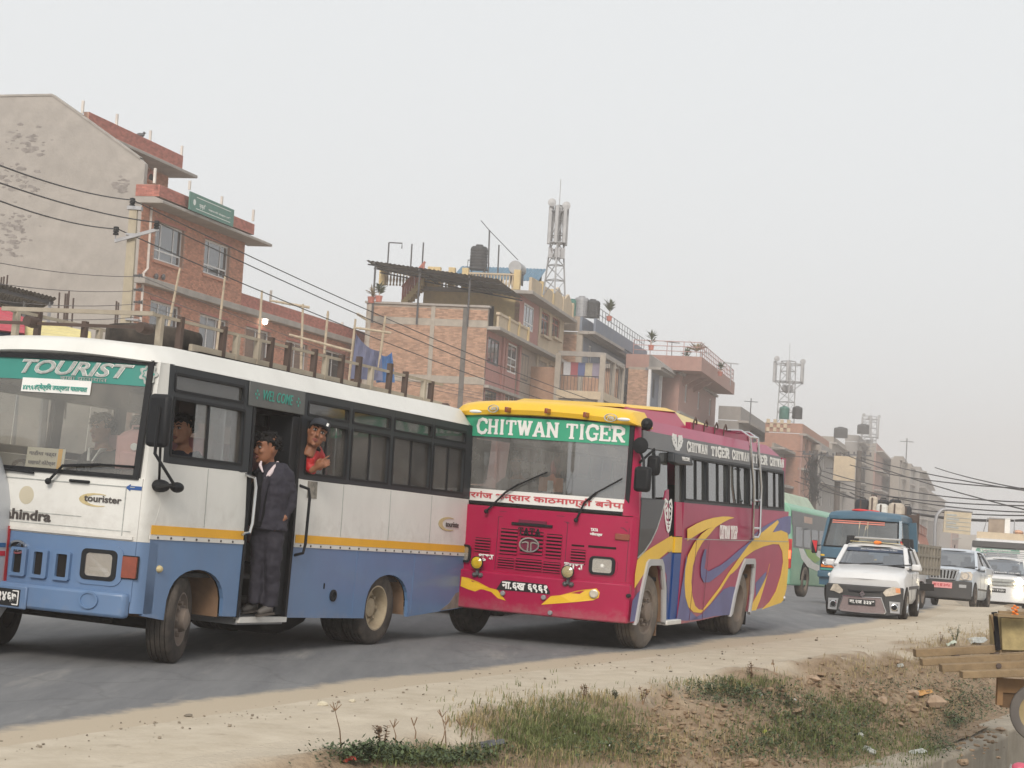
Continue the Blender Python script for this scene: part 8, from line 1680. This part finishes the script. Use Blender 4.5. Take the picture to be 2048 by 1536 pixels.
for k,(a,b,Y,l)in enumerate((((360,536),(338,648),70,'short leaning bamboo pole crossing the first lower window'),((450,553),(434,692),70,'bamboo pole crossing the second lower window'),((524,581),(516,705),70,'upright bamboo pole beside the lit lamp'),((606,608),(602,735),70,'upright bamboo pole carrying two cross poles'),((540,601),(619,615),71,'upper horizontal bamboo pole tied to the parapet'),((578,669),(704,703),69,'lower long bamboo cross pole leading to the blue tarpaulin'),((711,638),(699,752),69,'bamboo pole at the left edge of the blue tarpaulin'),((708,655),(782,666),69,'short bamboo cross pole above the tarpaulin'),((771,632),(760,715),69,'bamboo pole right of the tarpaulin in front of brown bricks'),((713,627),(735,640),70,'stub of bamboo above the tarpaulin corner'),((656,622),(652,668),74,'thin bamboo stick on the long parapet'))):
 p,q=at(*a,Y),at(*b,Y); e=empty('bamboo_pole',l,'bamboo pole',Matrix.Translation(q),'bamboo scaffold poles'); d=p-q; ext=Vector((0,0,0))if abs(d.z)<abs(d.x)else-d.normalized()*.8
 mb=MB().tube([ext,d*.3,d*.65,d],[.055,.052,.048,.04],7)
 for i in range(1,6):c=d*(i/6); mb.tube([c-d.normalized()*.02,c+d.normalized()*.02],.06,7)
 mb.build('cane',M_bamb,e)
def cloth(label,pts,Y,m,name='tarpaulin',amp=.12,n=14,cat='tarpaulin'):
 A_,B_,C_,D_=[at(u,v,Y+dy)for u,v,dy in pts]; e=empty(name,label,cat,Matrix.Translation(D_)); mb=MB()
 for k in(0,1):
  for i in range(n+1):
   for j in range(n+1):
    s_,t_=i/n,j/n; p=A_.lerp(B_,s_).lerp(D_.lerp(C_,s_),t_); p=p+Vector((0,amp*sin(9*s_+2*t_)*(.3+t_)+.06*sin(23*s_+5*t_)+k*.02,-.18*sin(pi*s_)*(1-t_))); mb.v.append(tuple(p-D_))
 N1=n+1
 for k in(0,1):mb.f+=[tuple(k*N1*N1+q for q in(i*N1+j,i*N1+j+1,(i+1)*N1+j+1,(i+1)*N1+j))for i in range(n)for j in range(n)]
 mb.build('sheet',m,e,smooth=True); return e
M_tarp=mat('indigo_tarp',(.09,.105,.20),.75,var=.12,dust=.25); M_tarpb=mat('bright_blue_tarp',(.03,.15,.40),.7,var=.1,dust=.2)
cloth('dull indigo tarpaulin hanging from bamboo poles beside the brown brick wall',((712,668,0),(763,702,.5),(766,762,.5),(700,757,0)),68.5,M_tarp); cloth('bright blue tarpaulin showing right of the indigo one',((757,703,.8),(784,704,1.5),(790,765,1.5),(752,765,.8)),69.2,M_tarpb,amp=.06)
M_pred=mat('stall_red',(.42,.05,.08),.8,dust=.2); M_pblue=mat('stall_blue',(.06,.13,.25),.8,dust=.2); M_pyel=mat('stall_yellow',(.62,.54,.25),.8,dust=.2)
for nm,q,m,Y,l in(('stall_roof',((-60,590),(51,637),(49,668),(-60,655)),M_pred,40,'red ribbed stall roof sheet above the blue one'),('stall_roof',((-60,652),(51,668),(49,690),(-60,690)),M_pblue,40,'blue ribbed stall roof sheet at the left edge'),('stall_roof',((51,637),(182,665),(182,690),(49,690)),M_pyel,40.2,'pale yellow ribbed stall roof sheet beside the red one')):
 e=empty(nm,l,'stall roof',Matrix.Translation(at(*q[3],Y)),'ribbed stall roofs'); o0=at(*q[3],Y); mb=MB(); n=24
 for i in range(n+1):
  t=i/n; p=at(*q[0],Y+2).lerp(at(*q[3],Y),t)-o0; r=at(*q[1],Y+2).lerp(at(*q[2],Y),t)-o0; z=.035*(1 if i%4 in(0,1)else-1); k_=Vector((0,-abs(z)if z>0 else 0,z*.5)); mb.v+=[tuple(p+k_),tuple(r+k_),tuple(p+k_+Vector((0,.03,-.01))),tuple(r+k_+Vector((0,.03,-.01)))]
 mb.f=[(4*i+a,4*i+4+a,4*i+5+a,4*i+1+a)for i in range(n)for a in(0,2)]; mb.build('sheet',m,e); MB().bar(at(*q[3],Y+1)-o0,at(*q[2],Y+1)-o0,.06).box(-.05+.3,.05+.3,1,1.1,gz(Y)-o0.z,0).build('frame',M_dsteel,e)
Y=52; o0=at(52,640,Y); sh=empty('market_shed','grey corrugated shed roof on thin posts against the plastered gable','shed',Matrix.Translation((o0.x,Y,gz(Y)))); Mi=sh.matrix_world.inverted(); Q=lambda u,v,dy=0:Mi@at(u,v,Y+dy)
A_,B_,C_,D_=Q(-60,553,-1),Q(113,597,-1),Q(54,636,3),Q(-60,618,3); mb=MB(); n=44
for i in range(n+1):
 t=i/n; p,q=A_.lerp(B_,t),D_.lerp(C_,t); z=Vector((0,0,.04*(i%2))); mb.v+=[tuple(p+z),tuple(q+z),tuple(p+z-Vector((0,0,.02))),tuple(q+z-Vector((0,0,.02)))]
mb.f=[(4*i+a,4*i+4+a,4*i+5+a,4*i+1+a)for i in range(n)for a in(0,2)]; mb.build('tin_roof',M_tin,sh)
for t in(.1,.45,.8):MB().bar(A_.lerp(D_,t)-Vector((0,0,.08)),B_.lerp(C_,t)-Vector((0,0,.08)),.08,.1).build('purlin',M_dsteel,sh)
for u,v,dy in((100,604,-.6),(50,600,.5),(-20,590,-.6)):p=Q(u,v,dy); MB().tube([(p.x,p.y,0),(p.x,p.y,p.z)],.05).build('post',M_steel,sh)
for k,(u,v0,v1)in enumerate(((3,554,575),(8,553,576),(15,550,572),(119,585,655),(131,587,655),(135,587,655),(138,582,655),(147,596,650),(233,602,655),(237,605,655))):
 p,q=at(u,v0,58),at(u-3,v1,58); e=empty('rebar',['leftmost rusty rod of the upper left trio','middle rusty rod of the upper left trio','right rusty rod of the upper left trio','single upright rusty rod right of the shed roof edge','rusty rod left in the close pair past the shed','rusty rod right in the close pair past the shed','tallest rusty rod beside the close pair','leaning rusty rod right of the tall one','left rusty rod of the pair beside the utility pole','right rusty rod of the pair beside the utility pole'][k],'rebar',Matrix.Translation(q),'reinforcing bars before the gable'); MB().tube([Vector((0,0,-3)),p-q],.03,5).build('rod',M_brown,e)
sg=empty('road_sign','hazy cream direction sign hanging from a curved grey post','road sign',Matrix.Translation((at(1880,1080,88).x,88,gz(88)))); Mi=sg.matrix_world.inverted(); Q=lambda u,v,Y=88:Mi@at(u,v,Y)
MB().tube([(Q(1869,1100).x,0,0),Q(1869,1100),Q(1870,1050),Q(1874,1030),Q(1884,1019),Q(1897,1018),Q(1945,1023)],.09,8).build('post',M_steel,sg,smooth=True)
q=[Q(1889,1022),Q(1943,1026),Q(1940,1070),Q(1886,1064)]; o_=Vector((0,.05,0)); MB().hexa([p-o_ for p in q]+[p+o_ for p in q]).build('panel',mat('sign_cream',(.50,.42,.30),.7),sg)
for k in range(4):a,b=q[0].lerp(q[3],.16+.19*k),q[1].lerp(q[2],.16+.19*k); p_=Vector((0,-.06,0)); MB().bar(a.lerp(b,.08)+p_,a.lerp(b,.45+.1*(k%2))+p_,.02,.09).build('text_line',M_lgrey,sg); MB().bar(a+(b-a)*.02+p_+Vector((0,0,-.11)),b+p_+Vector((0,0,-.11)),.02,.025).build('rule',M_lgrey,sg)
for t in(.08,.37,.67,.95):a=q[0].lerp(q[1],t); MB().tube([a,a+Vector((0,0,.12))],.025).build('hanger',M_steel,sg)
# ================================================================== WOODEN CART AND DITCH SIDE
M_wood=mat('weathered_wood',(.25,.175,.095),.85,var=.25,scale=3.5,dust=.3,dustcol=(.18,.12,.07),dscale=4,streak=3,bump=.5,bscale=14); M_woodd=mat('brown_ply',(.30,.17,.075),.8,var=.2,scale=3); M_box=mat('mottled_crate',(.36,.285,.135),.8,var=.25,scale=9)
Yc=19.6; cb=at(2010,1480,Yc); ct=empty('wooden_cart','old wooden cart with long plank rails and a rubber wheel on the drain wall','cart',Matrix.Translation((cb.x,Yc,-.7))); Mi=ct.matrix_world.inverted(); Q=lambda u,v,dy=0:Mi@at(u,v,Yc+dy)
for k,(a,b,th,dy)in enumerate((((1829,1306),(2120,1290),.085,.6),((1842,1324),(2120,1309),.075,.35),((1881,1336),(2120,1326),.08,.1),((1922,1349),(2120,1343),.075,-.1))):p,q=Q(*a,dy),Q(*b,dy); MB().bar(p,q,.16,th).build('plank',M_wood,ct,bevel=.006)
for u,v,dy in((1912,1313,.55),(1990,1308,.55),(1993,1330,.1)):p=Q(u,v,dy); MB().tube([p+Vector((0,-.1,.0)),p+Vector((0,.12,-.02))],.03,8).build('bolt',M_brown,ct)
p,q,r=Q(1992,1230,.5),Q(2120,1238,.5),Q(1998,1300,.5); MB().hexa([(r.x+.03,r.y-.02,r.z),(q.x,r.y-.02,r.z+.02),(q.x,r.y+.5,r.z+.02),(r.x+.03,r.y+.5,r.z),(p.x+.05,p.y-.02,p.z-.02),(q.x,p.y-.02,q.z),(q.x,p.y+.5,q.z),(p.x+.05,p.y+.5,p.z-.02)]).build('crate_panel',M_box,ct,bevel=.01)
MB().bar((p.x-.02,p.y,p.z+.03),(r.x-.01,r.y,r.z),.06,.05).build('post',M_blkc,ct); MB().bar((p.x-.06,p.y-.02,p.z+.0),(p.x-.0,r.y,r.z+.2),.03,.03).build('brace',M_wood,ct)
MB().bar((p.x+.02,p.y-.02,p.z+.02),(q.x,q.y-.02,q.z+.03),.05,.06).build('top_rail',M_wood,ct)
p,q=Q(1999,1356,.1),Q(2120,1392,.1); MB().box(p.x,q.x,p.y,p.y+.04,q.z,p.z).build('apron',M_woodd,ct); MB().box(p.x+.03,q.x,p.y+.03,p.y+.06,q.z-.16,q.z+.02).build('apron',mat('dark_ply',(.17,.10,.05),.85,var=.2),ct); MB().box(p.x-.02,p.x+.04,p.y-.02,p.y+.05,Q(1999,1412).z,p.z+.02).build('leg',M_woodd,ct)
p=Q(2080,1426,-.15); w_=empty('wheel'); adopt(w_,ct); w_.location=p; w_.rotation_euler=(0,0,radians(60)); Rw_=.315
MB().lathe([(Rw_*.66,-.05),(Rw_*.8,-.065),(Rw_*.95,-.055),(Rw_,-.025),(Rw_,.025),(Rw_*.95,.055),(Rw_*.8,.065),(Rw_*.66,.05)],(0,0,0),'x',36).build('tyre',mat('grey_tyre',(.11,.10,.095),.85,var=.15,dust=.5,dustcol=(.26,.22,.17)),w_,smooth=True); MB().lathe([(Rw_*.67,-.045),(Rw_*.6,-.03),(Rw_*.2,.0),(0,.0),(Rw_*.2,.02),(Rw_*.6,.03),(Rw_*.67,.045)],(0,0,0),'x',28).build('rim',mat('yellow_rim',(.34,.26,.13),.7,var=.2),w_)
MB().tube([(p.x-.1,p.y+.1,p.z),(p.x+.9,p.y+.4,p.z)],.03).build('axle',M_chas,ct)
mg=empty('garland','orange cloth and marigold bundle lying on top of the cart crate','garland',Matrix.Translation(at(2030,1222,Yc+.3))); mb=MB()
for i in range(9):mb.ell((.025*sin(i*2.1),.02*cos(i*3),-.012*i+.05),.018,.018,.014,8,6)
mb.build('flowers',M_oran,mg)['kind']='stuff'; MB().box(-.2,.15,-.05,.1,-.07,-.04).build('cloth',M_wood,mg)
pk_=empty('pink_bag','pink plastic bag with pale corner in the ditch at the bottom right','bag',Matrix.Translation(at(2040,1535,17.2))); blob(MB().ell((0,0,-.02),.09,.08,.07).ell((.08,0,-.05),.07,.07,.06),'bag',mat('pink_plastic',(.5,.08,.13),.4),pk_,.015,3); MB().prism([(-.12,-.12),(-.07,-.1),(-.085,.03)],'y',-.02,.02).build('corner',M_lgrey,pk_)
# ================================================================== PLANTS AND LITTER ON THE BANK
M_grass=mat('green_grass',(.115,.135,.042),.8,var=.25,scale=4,island=.35); M_grassd=mat('dry_grass',(.30,.235,.12),.85,var=.2,scale=4,island=.35); M_weed=mat('weed_leaf',(.06,.085,.035),.75,var=.3,scale=5,island=.4); M_twig=mat('dry_stalk',(.19,.12,.07),.9,var=.3,island=.3)
def find_t(u,v):
 r=ray(u,v); y0=8.0
 for i in range(700):
  y=9+i*.06; p=EYEV+r*(y/r.y); t=(p.x-xe(y))/1.09; z=bank_z(y,t,p.x)if t>-.4 else gz(y)
  if p.z<=z:return Vector((p.x,y,z)),t
 return None,0
def blades(name,regions,m,seed,hmin,hmax,wd,lean=.5,kind='stuff'):
 random.seed(seed); mb=MB()
 for(u,v,su,sv,n)in regions:
  for i in range(n):
   uu,vv=random.gauss(u,su),random.gauss(v,sv)
   if vv>1560 or vv<1190:continue
   p,t=find_t(uu,vv)
   if p is None:continue
   for k in range(random.randint(2,4)):
    q=p+Vector((random.gauss(0,.025),random.gauss(0,.05),-.01)); a=random.uniform(0,6.28); h=random.uniform(hmin,hmax); l=random.uniform(.1,lean)*h; d=Vector((cos(a),sin(a),0)); s_=Vector((-sin(a),cos(a),0))*wd*random.uniform(.6,1.3)
    m1=q+d*l*.35+Vector((0,0,h*.6)); e=q+d*l*1.3+Vector((0,0,h*random.uniform(.6,1))); n0=len(mb.v); mb.v+=[tuple(q-s_),tuple(q+s_),tuple(m1+s_*.7),tuple(m1-s_*.7),tuple(e)]; mb.f+=[(n0,n0+1,n0+2,n0+3),(n0+3,n0+2,n0+4)]
 me=bpy.data.meshes.new(name); me.from_pydata(mb.v,[],mb.f); me.materials.append(m); o=bpy.data.objects.new(name,me); COL.objects.link(o); return tag(o,LB[name],'grass',None,kind)
LB={'green_grass':'short green grass growing on the earth bank','dry_grass':'straw coloured dry grass on the earth bank','weeds':'low dark green weeds along the bank'}
blades('green_grass',[(1130,1450,85,28,1500),(1180,1490,75,22,600),(1090,1480,50,22,500),(860,1520,70,9,500),(1700,1420,45,16,450),(1640,1470,70,25,600),(1720,1500,60,20,500),(1840,1500,25,18,220),(1600,1440,90,30,420),(1760,1460,60,25,300),(1480,1370,60,7,250),(1560,1480,70,25,350)],M_grass,21,.035,.10,.0035,.8)
blades('dry_grass',[(1060,1430,60,18,300),(1280,1490,50,30,400),(960,1450,30,8,110),(1750,1345,70,12,250),(1900,1290,50,14,300),(1840,1330,60,16,300),(1450,1380,80,10,300),(1400,1500,90,25,380),(1880,1430,40,22,250),(1200,1400,50,5,160),(1100,1520,80,15,250),(1960,1275,40,12,200)],M_grassd,22,.03,.11,.003,.8)
def leafy(name,regions,m,seed,size):
 random.seed(seed); mb=MB()
 for(u,v,su,sv,n)in regions:
  for i in range(n):
   p,t=find_t(random.gauss(u,su),min(1555,random.gauss(v,sv)))
   if p is None:continue
   for k in range(3):
    q=p+Vector((random.gauss(0,.03),random.gauss(0,.05),random.uniform(.005,.06))); a=random.uniform(0,6.28); el_=random.uniform(-.2,.9); d=Vector((cos(a)*cos(el_),sin(a)*cos(el_),sin(el_))); s_=Vector((-sin(a),cos(a),.3*random.uniform(-1,1))); l=size*random.uniform(.5,1.3); n0=len(mb.v)
    mb.v+=[tuple(q),tuple(q+d*l*.5+s_*l*.28),tuple(q+d*l),tuple(q+d*l*.5-s_*l*.28)]; mb.f+=[(n0,n0+1,n0+2,n0+3)]
 me=bpy.data.meshes.new(name); me.from_pydata(mb.v,[],mb.f); me.materials.append(m); o=bpy.data.objects.new(name,me); COL.objects.link(o); return tag(o,LB[name],'weeds',None,'stuff')
leafy('weeds',[(740,1518,45,9,420),(820,1525,70,8,420),(930,1525,50,8,220),(1440,1385,40,7,320),(1500,1400,60,9,380),(1590,1430,60,16,420),(1700,1450,50,18,360),(1650,1500,90,20,420),(1930,1420,35,20,420),(1905,1450,14,8,200),(1560,1500,90,20,420),(1250,1500,70,18,260),(1880,1495,20,10,200),(1960,1400,40,20,260),(1800,1380,60,16,200)],M_weed,23,.035)
def stalk(u,v,h,label,kind,seed,m=None,leaves=0):
 p,t=find_t(u,v)
 if p is None:return
 random.seed(seed); e=empty(kind,label,'plant',Matrix.Translation(p)); mb=MB(); tips=[]
 n=3 if kind=='dry_plant' else 1
 for k in range(n):
  a=random.uniform(0,6.28); d=Vector((cos(a)*.25,sin(a)*.2,1))*h*random.uniform(.7,1); pts=[Vector((0,0,-.02)),d*.5+Vector((.01,0,0)),d]; mb.tube(pts,[.006,.004,.002],5); tips.append((pts,d))
  if kind=='seed_grass':
   for j in range(4):b=random.uniform(-.9,.9); mb.tube([d,d+Vector((sin(b)*.05,.01*j,cos(b)*.06))],[.004,.002],4)
 mb.build('stem',m or M_twig,e)
 if leaves:
  lb=MB()
  for i in range(leaves):
   pts,d=random.choice(tips); q=d*random.uniform(.25,1); a=random.uniform(0,6.28); s_=random.uniform(.02,.045); d2=Vector((cos(a),sin(a),random.uniform(-.2,.6)))*s_; s2=Vector((-sin(a),cos(a),.2))*s_*.35; n0=len(lb.v); lb.v+=[tuple(q),tuple(q+d2*.5+s2),tuple(q+d2),tuple(q+d2*.5-s2)]; lb.f+=[(n0,n0+1,n0+2,n0+3)]
  lb.build('leaves',m or M_twig,e)['kind']='stuff'
for i,(u,v,h,l)in enumerate(((683,1500,.25,'thin seed-headed grass stalk standing alone, leftmost on the bank'),(790,1490,.13,'forked seed-headed grass stalk before the pale dust'),(830,1480,.12,'short bird-foot grass stalk at the weeds edge'),(878,1495,.17,'dense seed-headed grass stalk left of the tallest one'),(892,1500,.24,'tallest thin grass stalk above the dark weeds'),(920,1480,.10,'small reddish bird-foot grass stalk by itself'),(936,1500,.14,'thin bare grass stalk right of the weeds'),(1548,1345,.08,'thin grass stalk on the dusty shoulder edge'))):stalk(u,v,h,l,'seed_grass',40+i)
for i,(u,v,h,l,n,m)in enumerate(((1502,1365,.22,'dry brown leafy plant standing up from the bank crest',60,M_twig),(1168,1404,.16,'dry brown plant at the top of the green grass',34,M_twig),(1285,1410,.16,'dry brown plant beside the crumbled brown earth',36,M_twig),(1908,1293,.33,'dark spreading weed in front of the shoulder near the cart',70,M_weed),(760,1500,.16,'brown seeded bush behind the dark weeds',90,M_twig),(1230,1402,.08,'low dark weed tuft on the grass top',50,M_weed),(1880,1290,.16,'thin dry shrublet left of the dark weed',24,M_twig))):stalk(u,v,h,l,'dry_plant',60+i,m,n)
def rock(mb,p,s,seed):
 random.seed(seed); o0=len(mb.v); mb.ell(p,s*random.uniform(.7,1.6),s*random.uniform(.6,1.2),s*random.uniform(.35,.7),6,4,Matrix.Rotation(random.uniform(0,6.3),3,'Z')@Matrix.Rotation(random.uniform(-.5,.5),3,'X'));
 for i in range(o0,len(mb.v)):v=Vector(mb.v[i]); d=v-Vector(p); mb.v[i]=tuple(Vector(p)+d*(1+.55*noise.noise(v*(1.2/max(s,.01))+Vector((seed,0,0)))))
random.seed(31); mb=MB(); jobs=[]
for(u,v,su,sv,n,s)in((1700,1385,60,22,200,.018),(1790,1440,50,26,220,.02),(1420,1460,60,26,110,.017),(1340,1440,60,22,120,.016),(1560,1440,120,40,200,.016),(1450,1520,70,14,120,.02),(1950,1480,30,20,60,.018),(1850,1380,60,30,160,.02),(1330,1500,50,20,120,.02)):
 for i in range(n):jobs.append((random.gauss(u,su),min(1550,random.gauss(v,sv)),s*random.lognormvariate(0,.45)))
for i,(u,v,s)in enumerate(jobs):
 p,t=find_t(u,v)
 if p is not None:rock(mb,p+Vector((0,0,s*.2)),s,i)
me=bpy.data.meshes.new('soil_clods'); me.from_pydata(mb.v,[],mb.f); me.materials.append(M_soil); o=bpy.data.objects.new('soil_clods',me); COL.objects.link(o); tag(o,'loose brown clods of earth scattered over the bank','soil',None,'stuff')
random.seed(33); mb=MB()
for i in range(380):
 u,v=random.uniform(0,2000),0; e_=1487-u*.138+(u>1300)*12; v=e_+abs(random.gauss(0,26))-8; p,t=find_t(u,v)
 if p is not None and t>-.35:s=.0055*random.lognormvariate(0,.55); rock(mb,p+Vector((0,0,s*.3)),s,i)
me=bpy.data.meshes.new('shoulder_pebbles'); me.from_pydata(mb.v,[],mb.f); me.materials.append(mat('pebble',(.22,.185,.14),.9,island=.4)); o=bpy.data.objects.new('shoulder_pebbles',me); COL.objects.link(o); tag(o,'tiny pebbles strewn along the dusty road edge','pebbles',None,'stuff')
M_slabs=mat('soil_slab',(.36,.26,.18),.95,var=.2,scale=8,bump=.4,bscale=30)
for i,(u,v,s,nm,l,m)in enumerate(((1870,1420,.16,'earth_slab','large cracked slab of dried earth low on the bank',M_slabs),(1765,1412,.10,'earth_slab','blocky clod of earth at the middle of the bank',M_slabs),(1825,1395,.09,'earth_slab','upturned earth lump under the orange wrapper',M_slabs),(1625,1362,.07,'stone','rounded brown stone at the top of the bank',M_slabs),(645,1411,.05,'stone','flat dark stone lying on the pale shoulder',M_stk),(705,1404,.022,'stone','small round stone right of the flat one on the shoulder',M_stk),(1738,1508,.075,'stone','pale broken stone among the grass near the bottom',M_lgrey),(1800,1335,.06,'stone','pale angular stone near the plank ends',M_lgrey),(2000,1462,.06,'stone','brown stone lying on the drain wall top',M_slabs),(1590,1402,.03,'stone','small white stone in the grass of the upper bank',M_lw),(1720,1475,.05,'stone','flat pale stone chip in the middle of the grass',M_lgrey),(1520,1395,.03,'stone','tiny pale chip near the crest weeds',M_lgrey))):
 p,t=find_t(u,v)
 if p is None:continue
 mb=MB(); rock(mb,(0,0,s*.25),s,90+i); e=tag(mb.build(nm,m),l,'stone' if nm=='stone' else 'earth'); e.location=p
for u,v,l,m,sx,sz,rz in((1835,1508,'crumpled pale grey plastic scrap in the grass',M_lgrey,.09,.02,.5),(1848,1390,'orange and brown wrapper on the upper bank',mat('wrapper',(.5,.27,.09),.5),.10,.03,.4),(1148,1472,'small white paper strip in the green grass',M_lw,.03,.012,-.6),(1217,1500,'crumpled white paper scrap near the grass edge',M_lw,.022,.02,0),(985,1492,'dark grey torn rag lying at the weeds edge',M_dsteel,.09,.02,.2),(1902,1297,'pale green plastic sheet scrap at the foot of the dark weed',mat('pale_green_plastic',(.45,.5,.42),.5),.07,.06,.1),(1950,1290,'white plastic sack half buried behind the planks',M_lgrey,.18,.05,0),(1528,1468,'yellow green leaf lying on brown earth',mat('leaf_yellow',(.30,.32,.05),.6),.03,.02,.9),(695,1534,'red scrap in the weeds at the bottom edge',mat('red_scrap',(.4,.05,.03),.6),.05,.015,.2)):
 p,t=find_t(u,v)
 if p is None:continue
 mb=MB(); random.seed(int(u)); n=5
 for k in(0,1):
  for i in range(n+1):
   for j in range(n+1):x,y=(i/n-.5)*2*sx,(j/n-.5)*sx; mb.v.append((x,y,sz*(.6+.8*noise.noise(Vector((i*.7+u,j*.9,3))))+sz*i/n+k*.003))
 mb.f=[tuple(k*36+q for q in(i*6+j,i*6+j+1,(i+1)*6+j+1,(i+1)*6+j))for k in(0,1)for i in range(n)for j in range(n)]
 e=tag(mb.build('litter',m),l,'litter'); e.location=p; e.rotation_euler=(.3,-.1,rz)
# ================================================================== HAZE
hz=MB().box(-400,400,-20,640,-5.4,32).build('haze',bpy.data.materials.new('haze')); hz['kind']='stuff'
m=hz.data.materials[0]; m.use_nodes=True; t=m.node_tree; t.nodes.clear()
v=t.nodes.new('ShaderNodeVolumePrincipled'); v.inputs['Density'].default_value=.0015; v.inputs['Color'].default_value=(.95,.905,.88,1); v.inputs['Anisotropy'].default_value=.2
t.links.new(v.outputs[0],t.nodes.new('ShaderNodeOutputMaterial').inputs['Volume'])
